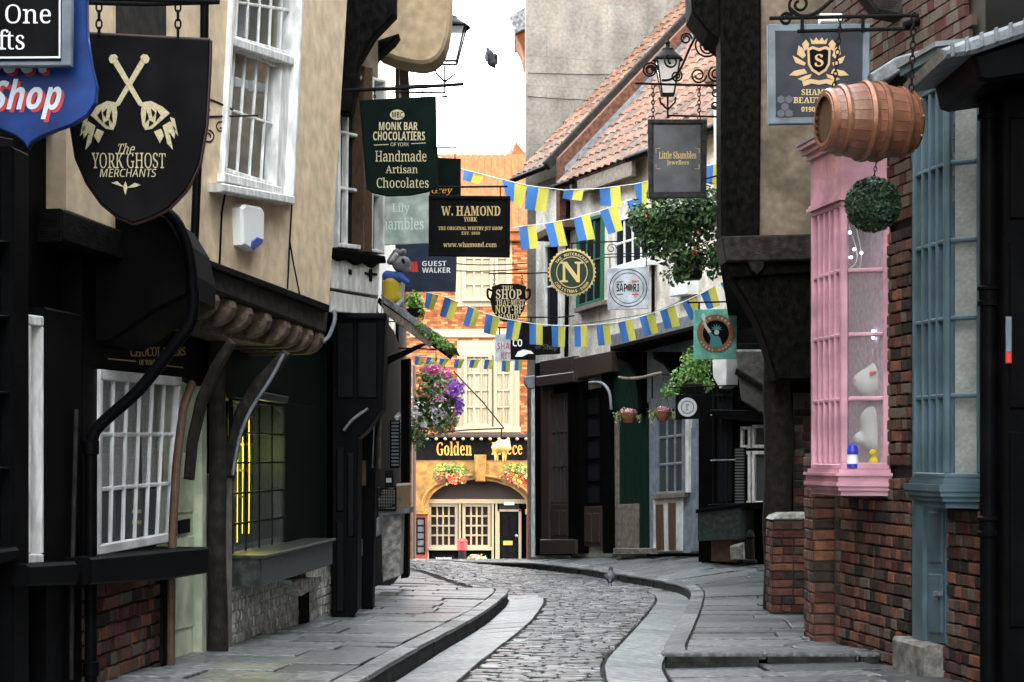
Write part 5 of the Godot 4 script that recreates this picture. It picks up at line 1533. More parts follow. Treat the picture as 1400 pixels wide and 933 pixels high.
	panel(t, "number_plate", C, [689, 687, 703, 687, 703, 691, 689, 691], -.1, -.06, M.paper)
	for q in [[679, 697, 713, 700], [679, 697, 683, 778], [709, 697, 713, 778]]: panel(t, "door_frame", C, [q[0], q[1], q[2], q[1], q[2], q[3], q[0], q[3]], -.32, -.14, M.pub_cream, .01)
	var mb := panel(t, "menu_board", C, [569, 708, 581, 708, 581, 758, 569, 758], .06, .1, M.sign_black, .01)
	for i in 5: panel(mb, "sheet", C, [571, 711 + i * 9.4, 579, 711 + i * 9.4, 579, 718 + i * 9.4, 571, 718 + i * 9.4], .1, .11, M.sign_grey, 0.0)
	# white and dark pipes at its corners
	var wp := thing("white_rain_pipe", "white painted rainwater pipe with hopper at the corner of the inn", "pipe", P(729, 760, 38.2))
	tubes(wp, "pipe", [path(CF(38.2), [729, 762, 729, 540, 729, 530])], .045, M.old_white_paint, 8)
	panel(wp, "hopper", CF(38.2), [716, 515, 740, 512, 740, 522, 737, 532, 722, 532, 716, 524], -.2, .06, M.lead, .02)
	var lp := thing("dark_rain_pipe", "thin dark rainwater pipe beside the menu board of the inn", "pipe", P(566, 770, 58))
	tubes(lp, "pipe", [path(CF(58), [566, 775, 566, 600, 566, 500])], .06, M.brown_paint, 8)
	# red post and sandwich heap before the inn
	var rp := thing("red_bin", "small red post box shaped bin standing before the inn window", "bin", P(632, 772, 60.5))
	var rbm := Bld.new()
	rbm.xf = Transform3D(Basis(), P(632, 776, 60.5))
	rbm.lathe([Vector2(.13, 0), Vector2(.13, .55)], 10)
	part(rp, "post", rbm.mesh(), M.plastic_black)
	var rbh := Bld.new()
	rbh.xf = Transform3D(Basis(), P(632, 776, 60.5))
	rbh.lathe([Vector2(.16, .55), Vector2(.16, .82), Vector2(.19, .83), Vector2(.12, .9), Vector2(0, .92)], 12)
	part(rp, "head", rbh.mesh(), M.signal_red)
	var bar := thing("barrel_planter", "dark tub of pale flowers on the ground before the inn", "planter", P(652, 772, 60))
	var bm := Bld.new()
	bm.xf = Transform3D(Basis(), P(652, 779, 60))
	bm.lathe([Vector2(.3, 0), Vector2(.36, .2), Vector2(.34, .34), Vector2(0, .32)], 12)
	part(bar, "tub", bm.mesh(), M.brown_timber)
	part(bar, "flowers", leaves([[P(652, 764, 60), Vector3(.38, .14, .3), 160, .06]], [L(.7, .6, .4), L(.6, .5, .3), L(.2, .16, .06)]), M.petal)
	# golden sheep
	var sh := thing("golden_sheep", "gilded hanging sheep over the black sign band of the inn", "figure", P(684, 632, 60.8))
	var s := 60.8 / FOCAL
	var sp := func(x: float, y: float, dz := 0.0) -> Vector3: return P(x, y, 60.8 - dz)
	part(sh, "body", blob([[sp.call(679, 612), sp.call(690, 612), 7.2 * s, 7.6 * s], [sp.call(684, 607), sp.call(686, 608), 6 * s, 6 * s], [sp.call(690, 606), sp.call(694, 604), 4.5 * s, 3.4 * s], [sp.call(694, 606), sp.call(696, 610), 3 * s, 2 * s], [sp.call(677, 616, .08), sp.call(677, 630, .08), 2.2 * s, 1.3 * s], [sp.call(680, 616, -.08), sp.call(680, 630, -.08), 2.2 * s, 1.3 * s], [sp.call(688, 616, .08), sp.call(688, 631, .08), 2.2 * s, 1.3 * s], [sp.call(691, 616, -.08), sp.call(691, 630, -.08), 2.2 * s, 1.3 * s]], .05, .035), M.bright_gold)
	tubes(sh, "hanging_rod", [path(CF(61), [620, 508, 660, 550, 689, 586]), path(CF(61), [600, 592, 640, 588, 689, 586]), path(CF(60.9), [686, 586, 685, 603])], .025, M.iron, 6)
	for q in [[617, 647, "flower basket of red geraniums under the first letters of the inn sign"], [708, 648, "flower basket with red and yellow blooms beside the arch keystone"]]:
		var bk := thing("flower_basket", q[2], "basket", P(q[0], 660, 61.2), "flower baskets on the inn")
		for e in [-1, 1]: wicker_pot(bk, P(q[0] + e * 13, 651, 61.2), .26, .26, M.clay_pot)
		part(bk, "foliage", leaves([[P(q[0], 644, 61.2), Vector3(.62, .26, .3), 420, .075], [P(q[0] - 14, 652, 61.2), Vector3(.3, .2, .3), 120, .07]], [L(.13, .22, .04), L(.22, .3, .05), L(.07, .14, .03)]), M.leaf)
		part(bk, "blooms", leaves([[P(q[0] - 4, 652, 61.0), Vector3(.6, .25, .25), 90, .08], [P(q[0] + 4, 657, 61.0), Vector3(.25, .2, .2), 40, .09]], [L(.75, .06, .05), L(.7, .15, .12), L(.8, .5, .06)]), M.petal)
# ---------------------------------------------------------------- signs
func build_signs() -> void:
	var t: Node3D
	var F: Transform3D
	# black rectangular sign over the blue shield, cut by the frame
	F = CF(8.6)
	t = hanging_board("hanging_sign", "black rectangular sign with white lettering in grey frame over the blue shield", 8.6, [-120, -60, 99, -60, 97, 90, -120, 92], M.sign_greyblue, .04)
	panel(t, "face", F, [-110, -50, 84, -50, 83, 83, -110, 84], 0, .006, M.sign_black, 0.0)
	panel(t, "white_line", F, [-110, 78, 80, 77, 80, 79.5, -110, 80.5], .006, .009, M.white_sign, 0.0)
	panel(t, "white_line", F, [80, -50, 82.5, -50, 82, 79.5, 80, 79.5], .006, .009, M.white_sign, 0.0)
	lettering(t, F, "One", 7, 6, 69, 32, .006, M.white_sign)
	lettering(t, F, "Gifts", -36, 40, 33, 68, .006, M.white_sign)
	F = CF(8.75)
	t = hanging_board("hanging_sign", "large blue shield shaped sign with white script and red shadow", 8.75, [-120, -60, 121, -60, 118, 0, 119, 50, 125, 90, 132, 118, 130, 140, 118, 158, 98, 170, 76, 178, 56, 186, 42, 194, 37, 203, 32, 194, 18, 184, -2, 176, -40, 168, -120, 160], M.sign_blue, .05)
	for e in [[.003, M.signal_red, 4.0, 4.0], [.006, M.script_white, 0.0, 0.0]]:
		lettering(t, F, "Sweet", -48 + e[2], 52 + e[3], 68 + e[2], 100 + e[3], e[0], e[1], "sans", true, .25)
		lettering(t, F, "Shop", -11 + e[2], 108 + e[3], 82 + e[2], 163 + e[3], e[0], e[1], "sans", true, .25)
	tubes(t, "rail", [path(CF(8.9), [-60, -6, 120, -3, 300, 2])], .012, M.iron, 6)
	# crossed torches
	F = CF(9.3)
	t = hanging_board("hanging_sign", "black shield sign with two crossed gold torches and gold lettering", 9.3, [95, 44, 286, 54, 285, 95, 281, 170, 272, 222, 255, 258, 230, 284, 205, 297, 182, 305, 160, 296, 138, 278, 118, 250, 103, 215, 96, 170, 92, 110], M.sign_black, .05, "hanging shop signs", M.rim_brown, .012)
	for m in [1, -1]:
		var mx := func(x: float) -> float: return 176 + m * (x - 176)
		var pol := func(a: Array) -> Array:
			var o := []
			for i in range(0, a.size(), 2): o += [mx.call(a[i]), a[i + 1]]
			return o
		panel(t, "torch_handle", F, pol.call([150, 80, 157, 76, 194, 140, 205, 142, 199, 148, 189, 144]), 0, .006 + .002 * m, M.pale_gold, .001)
		panel(t, "torch_knob", F, pol.call([148, 80, 151, 75, 157, 74, 161, 78, 155, 87, 150, 86]), 0, .010 + .002 * m, M.pale_gold, .001)
		panel(t, "torch_bell", F, pol.call([194, 140, 206, 138, 222, 146, 232, 155, 226, 160, 208, 176, 198, 178, 194, 170, 192, 155]), 0, .007 + .002 * m, M.pale_gold, .001)
		for q in [[206, 148, 212, 154, 208, 160], [214, 150, 219, 158, 212, 166], [200, 150, 203, 162, 198, 168], [204, 164, 210, 168, 203, 173]]: panel(t, "torch_mark", F, pol.call(q), .0, .012 + .002 * m, M.sign_black, 0.0)
		for q in [[210, 180, 220, 176, 224, 186, 218, 196, 214, 188], [222, 172, 232, 166, 240, 176, 238, 190, 232, 182, 226, 188], [226, 186, 232, 184, 236, 205, 228, 196], [232, 160, 238, 162, 243, 186, 236, 176]]: panel(t, "flame", F, pol.call(q), 0, .006 + .002 * m, M.pale_gold, .001)
	lettering(t, F, "The", 160, 196, 184, 211, 0, M.pale_gold, "serif", false, .3)
	lettering(t, F, "YORK GHOST", 125, 209, 226, 230, 0, M.pale_gold)
	lettering(t, F, "MERCHANTS", 137, 231, 213, 242, 0, M.pale_gold, "sans", false, .15)
	for q in [[152, 250, 160, 248, 169, 256, 160, 253], [192, 253, 184, 250, 173, 257, 184, 256], [168, 256, 171, 248, 174, 256, 171, 267]]: panel(t, "ornament", F, q, 0, .004, M.pale_gold, 0.0)
	tubes(t, "rail", [path(CF(9.3), [120, 3, 200, 5, 300, 2])], .014, M.iron, 8)
	for x in [135, 243]:
		chain(t, on(F, x, 4), on(F, x, 50), .05, .005)
	# dark green chocolate sign
	F = CF(16.1)
	t = hanging_board("hanging_sign", "dark green sign with curved foot and gold oval monogram above pale lettering", 16.1, [491, 137, 596, 131, 598, 255, 585, 262, 560, 267, 530, 268, 510, 264, 501, 258], M.sign_green, .05)
	var ov := PackedVector2Array()
	for i in 20: ov.append(uv(F, 543 + 10 * cos(i * TAU / 20), 157 - 7 * sin(i * TAU / 20)))
	var ob := Bld.new(); ob.prism(ov, 0, .004)
	var oval := part(t, "oval", ob.mesh(), M.pale_gold, F)
	lettering(oval, F, "MBC", 536, 153, 551, 161, .004, M.sign_green, "sans", true)
	lettering(t, F, "MONK BAR", 518, 167, 571, 178, 0, M.pale_gold, "sans", true)
	lettering(t, F, "CHOCOLATIERS", 510, 180, 581, 192, 0, M.pale_gold, "sans", true)
	lettering(t, F, "OF YORK", 534, 195, 559, 200, 0, M.pale_gold, "sans")
	for q in [[511, 198, 531, 197, 531, 198, 511, 199], [562, 196, 582, 195, 582, 196, 562, 197]]: panel(t, "gold_line", F, q, 0, .003, M.pale_gold, 0.0)
	lettering(t, F, "Handmade", 513, 206, 583, 221, 0, M.pale_gold, "serif")
	lettering(t, F, "Artisan", 527, 226, 571, 237, 0, M.pale_gold, "serif")
	lettering(t, F, "Chocolates", 515, 243, 586, 257, 0, M.pale_gold, "serif")
	tubes(t, "rail", [path(CF(16.1), [462, 124, 545, 121, 634, 115])], .016, M.iron, 6)
	for x in [512, 578]: chain(t, on(F, x, 121), on(F, x, 134), .03, .004)
	# pale green sign, small green sign behind
	F = CF(21.5)
	t = hanging_board("hanging_sign", "pale sage green sign with faint lettering half hidden by the dark green sign", 21.5, [522, 262, 587, 262, 586, 333, 523, 335], M.sign_sage, .04)
	lettering(t, F, "Lily", 536, 278, 560, 293, 0, M.sage_letter)
	lettering(t, F, "Shambles", 514, 298, 579, 314, 0, M.sage_letter)
	tubes(t, "rail", [path(F, [495, 250, 600, 250]), path(F, [535, 250, 535, 262]), path(F, [575, 250, 575, 262])], .012, M.iron, 6)
	F = CF(25)
	t = hanging_board("hanging_sign", "small dark green sign behind the yellow flag above the black jet shop sign", 25, [586, 215, 630, 217, 630, 272, 586, 272], M.sign_green, .04)
	lettering(t, F, "Grey", 590, 256, 618, 267, 0, M.orange_letter, "serif", false, .2)
	tubes(t, "rail", [path(F, [520, 205, 600, 202, 636, 201])], .012, M.iron, 6)
	tubes(t, "hanger", [path(F, [598, 202, 598, 217]), path(F, [622, 202, 622, 217])], .008, M.iron, 5)
	# black framed sign
	F = CF(20)
	t = hanging_board("hanging_sign", "black framed rectangular sign with gold lettering and web address", 20, [586, 267, 698, 268, 697, 352, 586, 350], M.sign_black, .05)
	for q in [[586, 267, 698, 268, 698, 273, 586, 272], [586, 345, 697, 347, 697, 352, 586, 350], [586, 272, 591, 272, 591, 345, 586, 345], [693, 273, 698, 273, 697, 347, 692, 347]]: panel(t, "frame_moulding", F, q, 0, .022, M.sign_black, .006)
	lettering(t, F, "W. HAMOND", 603, 282, 684, 295, 0, M.gold, "serif", true)
	lettering(t, F, "YORK", 634, 297, 652, 303, 0, M.gold, "serif", true)
	lettering(t, F, "THE ORIGINAL WHITBY JET SHOP", 599, 310, 687, 316, 0, M.gold, "serif", true)
	lettering(t, F, "EST. 1860", 631, 317, 656, 321, 0, M.gold, "serif", true)
	lettering(t, F, "www.whamond.com", 606, 331, 679, 338, 0, M.gold, "serif", true)
	tubes(t, "rail", [path(F, [520, 255, 610, 256, 694, 255])], .012, M.iron, 6)
	tubes(t, "hanger", [path(F, [600, 256, 600, 268]), path(F, [684, 256, 684, 268])], .007, M.iron, 5)
	# navy sign
	F = CF(26)
	t = hanging_board("hanging_sign", "navy blue sign with white capitals and a red striped mark", 26, [540, 333, 625, 333, 623, 399, 542, 399], M.sign_navy, .04)
	lettering(t, F, "GUEST", 577, 357, 610, 364, 0, M.white_sign, "sans", true)
	lettering(t, F, "WALKER", 577, 366, 616, 373, 0, M.white_sign, "sans", true)
	for i in 3: panel(t, "red_mark", F, [556 + i * 5, 358, 560 + i * 5, 358, 564 + i * 4, 372, 560 + i * 4, 372], 0, .005, M.signal_red, 0.0)
	tubes(t, "rail", [path(F, [526, 329, 640, 328])], .012, M.iron, 6)
	tubes(t, "hanger", [path(F, [560, 329, 560, 334]), path(F, [612, 329, 612, 334])], .008, M.iron, 5)
	# cauldron
	F = CF(30)
	t = hanging_board("hanging_sign", "black cauldron shaped sign with cream hand drawn lettering", 30, [672, 392, 684, 388, 708, 388, 720, 392, 718, 398, 719, 410, 716, 424, 708, 436, 700, 440, 688, 440, 680, 435, 673, 424, 670, 410, 673, 398], M.sign_black, .06)
	tubes(t, "handle", [smooth(path(F, [673, 398, 667, 396, 667, 406, 671, 410], 0), 4), smooth(path(F, [719, 398, 724, 396, 724, 406, 719, 410], 0), 4)], .02, M.sign_black, 6)
	for q in [["THE", 686, 391, 701, 396], ["SHOP", 678, 396, 713, 409], ["THAT·MUST", 678, 410, 717, 418], ["NOT·BE", 677, 418, 715, 429], ["NAMED", 681, 430, 709, 437]]: lettering(t, F, q[0], q[1], q[2], q[3], q[4], 0, M.pale_gold, "serif", true)
	tubes(t, "rail", [[P(668, 374, 30), P(722, 374, 30), P(777, 372, 36.3)]], .012, M.iron, 6)
	for x in [676, 714]: chain(t, on(F, x, 374), on(F, x, 391), .05, .006)
	# white and black pair
	F = CF(36)
	t = hanging_board("hanging_sign", "small white sign with red capitals behind the bunting near the inn", 36, [677, 457, 704, 456, 704, 494, 677, 494], M.sign_pale, .04)
	lettering(t, F, "SHAM", 680, 469, 704, 478, 0, M.brown_red, "sans", true)
	lettering(t, F, "KIT", 685, 482, 698, 491, 0, M.brown_red, "sans", true)
	tubes(t, "rail", [[P(674, 448, 36), P(706, 448, 36), P(742, 446, 37.7)], path(F, [683, 448, 683, 457]), path(F, [698, 448, 698, 457])], .014, M.iron, 6)
	F = CF(34)
	t = hanging_board("hanging_sign", "black sign with white letters and bird emblem behind the bunting", 34, [698, 440, 730, 440, 732, 492, 698, 492], M.sign_black, .04)
	lettering(t, F, "CO", 701, 464, 714, 474, 0, M.white_sign, "sans", true)
	panel(t, "bird_emblem", F, [704, 488, 708, 481, 716, 478, 726, 480, 730, 484, 722, 484, 714, 488], 0, .006, M.white_sign, 0.0)
	panel(t, "name_board", F, [712, 448, 766, 445, 766, 484, 712, 487], -.09, -.05, M.sign_black, .006)
	lettering(t, F, "Sweet Shop", 716, 471, 762, 480, -.05, M.sign_grey, "serif")
	tubes(t, "rail", [[P(690, 434, 34), P(766, 434, 34), P(785, 432, 36)], path(F, [704, 434, 704, 441]), path(F, [726, 434, 726, 441])], .014, M.iron, 6)
	# round toothed sign
	F = CF(31.5)
	var teeth := []
	for i in 72:
		var a := i * TAU / 72
		var r := 33.5 if i % 2 == 0 else 31.0
		teeth += [782 + cos(a) * r, 372.5 - sin(a) * r]
	t = hanging_board("hanging_sign", "round dark green sign with toothed gold rim and large gold N", 31.5, teeth, M.gold, .05)
	ring(t, "green_disc", F, 782, 372.5, 0, 29.5, .0, .012, M.disc_green)
	ring(t, "gold_ring", F, 782, 372.5, 20.5, 21.5, .012, .016, M.gold)
	lettering(t, F, "N", 766, 358, 797, 386, .012, M.gold, "serif", true)
	arc_text(t, F, "THE NUTCRACKER", 782, 372.5, 25, 150, 30, .012, M.gold, 4.0)
	arc_text(t, F, "CHRISTMAS SHOP", 782, 372.5, 26, 210, 330, .012, M.gold, 4.0)
	tubes(t, "rail", [[P(752, 334, 31.5), P(800, 332, 31.5), P(850, 330, 34)], path(F, [782, 332, 782, 341])], .012, M.iron, 6)
	# pale square sign with ring
	F = CF(30)
	t = hanging_board("hanging_sign", "pale grey square sign with black ring and small red and green stripes", 30, [830, 367, 888, 364, 888, 422, 831, 424], M.sign_pale, .05)
	ring(t, "black_ring", F, 859, 394, 25, 26, 0, .004, M.sign_black)
	ring(t, "black_ring", F, 859, 394, 20.5, 21.2, 0, .004, M.sign_black)
	lettering(t, F, "SAP", 843, 388, 857, 399, 0, M.sign_black, "sans", true)
	lettering(t, F, "RI", 866, 388, 874, 399, 0, M.sign_black, "sans", true)
	ring(t, "brown_dot", F, 861, 393, 0, 4.5, 0, .006, M.brown_timber)
	for q in [[843, 385, 852, 384.6, M.sash_green], [843, 402, 852, 401.6, M.sash_green], [864, 384, 874, 383.6, M.signal_red], [864, 402, 874, 401.6, M.signal_red]]: panel(t, "stripe", F, [q[0], q[1], q[2], q[3], q[2], q[3] + 1.6, q[0], q[1] + 1.6], 0, .005, q[4], 0.0)
	scroll_bracket(t, F, [[826, 348, 892, 346], [826, 352, 892, 350], [834, 352, 834, 367], [884, 350, 884, 365]], [[836, 340, 7, 2, 0, 1.3]], .009)
	# grey jeweller's sign on scrolled iron
	F = CF(20)
	t = hanging_board("hanging_sign", "grey framed sign with small gold lettering hanging under scrolled ironwork", 20, [886, 163, 967, 163, 966, 270, 887, 271], M.sign_grey_dark, .06)
	panel(t, "face", F, [894, 171, 958, 171, 958, 262, 894, 263], 0, .006, M.sign_grey, 0.0)
	for q in [[886, 163, 967, 163, 967, 169, 886, 169], [887, 265, 966, 264, 966, 270, 887, 271], [886, 169, 892, 169, 892, 265, 887, 265], [960, 169, 967, 169, 966, 264, 960, 264]]: panel(t, "frame_moulding", F, q, 0, .02, M.sign_grey_dark, .005)
	lettering(t, F, "Little Shambles", 901, 207, 952, 217, .006, M.gold, "serif", true)
	lettering(t, F, "Jewellers", 912, 219, 942, 227, .006, M.gold, "serif", true)
	for q in [[897, 203, 1, 1], [956, 203, -1, 1], [897, 231, 1, -1], [956, 231, -1, -1]]:
		tubes(t, "corner_ornament", [path(F, [q[0] + 6 * q[2], q[1], q[0], q[1], q[0], q[1] + 6 * q[3]], .008)], .004, M.gold, 4)
	scroll_bracket(t, F, [[868, 114, 930, 116, 990, 117]], [[889, 96, 11, 5, 0, 1.6], [889, 97, 6, 3, 0, 1.2], [925, 104, 8, 3, 1, -1.5], [918, 84, 10, 3, 2, 1.4], [938, 53, 8, 3, 0, 1.5], [967, 62, 17, 15, 0, 1.02], [968, 64, 11, 4, 2, 1.5], [955, 103, 11, 4, 0, -1.5], [979, 102, 11, 4, 2, 1.5], [979, 128, 6, 2, 0, 1.5], [978, 144, 6, 2, 0, -1.5]], .013)
	tubes(t, "scroll_arm", [smooth(path(F, [905, 110, 918, 108, 930, 95, 945, 62, 954, 48, 968, 44, 982, 52, 985, 68], 0), 5)], .014, M.iron, 6)
	for x in [893, 956]: chain(t, on(F, x, 116), on(F, x, 164), .05, .006)
	# grey blue crest sign
	F = CF(12.3)
	t = hanging_board("hanging_sign", "slate blue framed sign with gold crest hanging from a long iron rail", 12.3, [1050, 33, 1190, 32, 1189, 168, 1051, 170], M.sign_greyblue, .05)
	panel(t, "face", F, [1060, 42, 1180, 41, 1179, 158, 1061, 160], 0, .005, M.sign_night, 0.0)
	crest(t, F)
	lettering(t, F, "SHAMBLES", 1096, 122, 1152, 130, .005, M.gold, "serif", true)
	lettering(t, F, "BEAUTY ROOM", 1085, 133, 1166, 141, .005, M.gold, "serif", true)
	lettering(t, F, "01904", 1096, 146, 1120, 153, .005, M.gold, "sans", true)
	for q in [[1068, 136], [1079, 136], [1073.5, 146], [1068, 155], [1079, 155]]:
		var hx := []
		for i in 6: hx += [q[0] + 5.6 * cos(i * TAU / 6 + .52), q[1] + 5.6 * sin(i * TAU / 6 + .52)]
		panel(t, "hexagon", F, hx, .005, .008, M.sign_hex, 0.0)
	for x in [1097, 1180]: tubes(t, "hanger", [path(F, [x, 24, x, 43], .02)], .012, M.iron, 6)
	scroll_bracket(t, F, [[1052, 25, 1200, 22, 1300, 20, 1392, 12], [1090, 43, 1250, 39]], [[1093, 6, 15, 4, 4.2, -1.4], [1075, 26, 9, 4, 0, 1.3]], .013)
	tubes(t, "scroll_arm", [smooth(path(F, [1080, 12, 1095, 22, 1115, 18, 1140, -2, 1150, -12], 0), 5)], .014, M.iron, 6)
	# green statue sign
	F = CF(24)
	t = hanging_board("hanging_sign", "turquoise square sign with brown ring around a crowned statue holding a torch", 24, [949, 423, 1008, 422, 1007, 491, 949, 492], M.sign_teal, .05)
	ring(t, "brown_ring", F, 979, 456, 18, 26, 0, .008, M.ring_brown)
	ring(t, "dark_disc", F, 979, 456, 0, 18, 0, .006, M.sign_black)
	arc_text(t, F, "NEW YORK", 979, 456, 22, 150, 30, .008, M.paper, 3.4)
	arc_text(t, F, "STEAK HOUSE", 979, 456, 23.2, 205, 335, .008, M.paper, 3.2)
	panel(t, "robe", F, [970, 473, 972, 462, 969, 456, 972, 455, 978, 460, 982, 459, 985, 463, 988, 472, 983, 475, 976, 475], .006, .012, M.statue_teal, 0.0)
	panel(t, "raised_arm", F, [969, 456, 963, 447, 961, 438, 964, 438, 967, 446, 973, 454], .006, .012, M.paper, 0.0)
	ring(t, "head", F, 980, 454.5, 0, 3.4, .006, .013, M.paper)
	var rays := []
	for i in 7:
		var a := PI * (i / 6.0)
		rays += [980 + cos(a) * 8.5, 451 - sin(a) * 8.0]
		if i < 6: rays += [980 + cos(a + PI / 12) * 4.2, 451 - sin(a + PI / 12) * 4.0]
	panel(t, "crown", F, rays, .006, .012, M.statue_teal, 0.0)
	panel(t, "torch", F, [961, 438, 959, 432, 962, 428, 965, 432, 964, 438], .006, .012, M.white_sign, 0.0)
	tubes(t, "rail", [path(F, [940, 414, 1030, 412]), path(F, [956, 414, 956, 423]), path(F, [1001, 413, 1001, 423])], .012, M.iron, 6)
	# black square with white disc
	F = CF(26)
	t = hanging_board("hanging_sign", "small black square sign with white ringed disc under the bright green fern", 26, [924, 540, 957, 540, 957, 573, 924, 574], M.sign_black, .05)
	ring(t, "white_disc", F, 940, 557, 0, 13, 0, .006, M.disc_white)
	ring(t, "grey_ring", F, 940, 557, 8, 9, .006, .009, M.sign_grey)
	lettering(t, F, "r", 938, 553, 942, 561, .006, M.sign_grey, "serif")
	tubes(t, "rail", [path(F, [914, 530, 1008, 527]), path(F, [930, 530, 930, 540]), path(F, [951, 529, 951, 540])], .01, M.iron, 6)
func ring(parent: Node3D, called: String, F: Transform3D, x: float, y: float, r0: float, r1: float, z0: float, z1: float, mt: Material) -> void:
	var b := Bld.new()
	var k := 40
	for i in k:
		var a := i * TAU / k; var c := (i + 1) * TAU / k
		var pt := func(r: float, an: float, z: float) -> Vector3:
			var p := uv(F, x + cos(an) * r, y - sin(an) * r, z1)
			return Vector3(p.x, p.y, z)
		b.quad(pt.call(r0, a, z1), pt.call(r1, a, z1), pt.call(r1, c, z1), pt.call(r0, c, z1))
		b.quad(pt.call(r1, a, z0), pt.call(r1, c, z0), pt.call(r1, c, z1), pt.call(r1, a, z1))
		if r0 > 0: b.quad(pt.call(r0, c, z0), pt.call(r0, a, z0), pt.call(r0, a, z1), pt.call(r0, c, z1))
	part(parent, called, b.mesh(), mt, F)
func arc_text(parent: Node3D, F: Transform3D, words: String, x: float, y: float, r: float, a0: float, a1: float, off: float, mt: Material, size: float) -> void:
	var node: Node3D = null
	for i in words.length():
		if words[i] == " ": continue
		var a := deg_to_rad(lerpf(a0, a1, (i + .5) / words.length()))
		var cx := x + cos(a) * r; var cy := y - sin(a) * r
		var tm := TextMesh.new()
		var f := SystemFont.new()
		f.font_names = PackedStringArray(["Droid Sans"])
		f.font_weight = 700
		tm.font = f; tm.text = words[i]; tm.font_size = 32; tm.pixel_size = .01; tm.depth = .05; tm.curve_step = 4
		var p := uv(F, cx, cy, off)
		var s := absf(uv(F, cx, cy - size, off).y - p.y) / .24
		var turn := a - PI / 2 if a1 < a0 else a + PI / 2
		var xf := F * Transform3D(Basis(Vector3(0, 0, 1), turn) * Basis.from_scale(Vector3(s, s, .06)), Vector3(p.x, p.y, off))
		var bb := tm.get_aabb()
		xf = xf * Transform3D(Basis(), -(bb.position + bb.size / 2) * Vector3(1, 1, 0))
		part(parent, "letter", tm, mt, xf)
func crest(t: Node3D, F: Transform3D) -> void:
	var shield := [1104, 66, 1111, 63, 1120, 66, 1129, 63, 1136, 66, 1135, 88, 1130, 97, 1120, 103, 1110, 97, 1105, 88]
	panel(t, "crest_shield", F, shield, .005, .012, M.crest_gold, 0.0)
	panel(t, "crest_field", F, [1107, 69, 1112, 67, 1120, 70, 1128, 67, 1133, 69, 1132, 87, 1128, 94, 1120, 99, 1112, 94, 1108, 87], .005, .014, M.sign_black, 0.0)
	lettering(t, F, "S", 1114, 74, 1126, 91, .014, M.crest_gold, "serif", true)
	for m in [1, -1]:
		for q in [[1100, 70, 1097, 60, 1102, 54, 1107, 60, 1105, 66], [1098, 80, 1090, 74, 1092, 62, 1098, 66, 1102, 76], [1100, 90, 1088, 86, 1084, 76, 1092, 80, 1102, 86], [1104, 100, 1090, 104, 1079, 103, 1086, 97, 1100, 94], [1108, 106, 1098, 111, 1091, 108, 1100, 104, 1110, 101]]:
			var a := []
			for i in range(0, q.size(), 2): a += [1120 + m * (q[i] - 1120), q[i + 1]]
			panel(t, "crest_leaf", F, a, .005, .010, M.crest_gold, .001)
	panel(t, "crest_ribbon", F, [1097, 111, 1108, 108, 1120, 110, 1132, 108, 1143, 111, 1141, 118, 1130, 114, 1120, 116, 1110, 114, 1099, 118], .005, .011, M.crest_gold, 0.0)
	panel(t, "crest_crown", F, [1110, 60, 1108, 52, 1113, 56, 1116, 51, 1120, 56, 1124, 51, 1127, 56, 1132, 52, 1130, 60], .005, .011, M.crest_gold, 0.0)
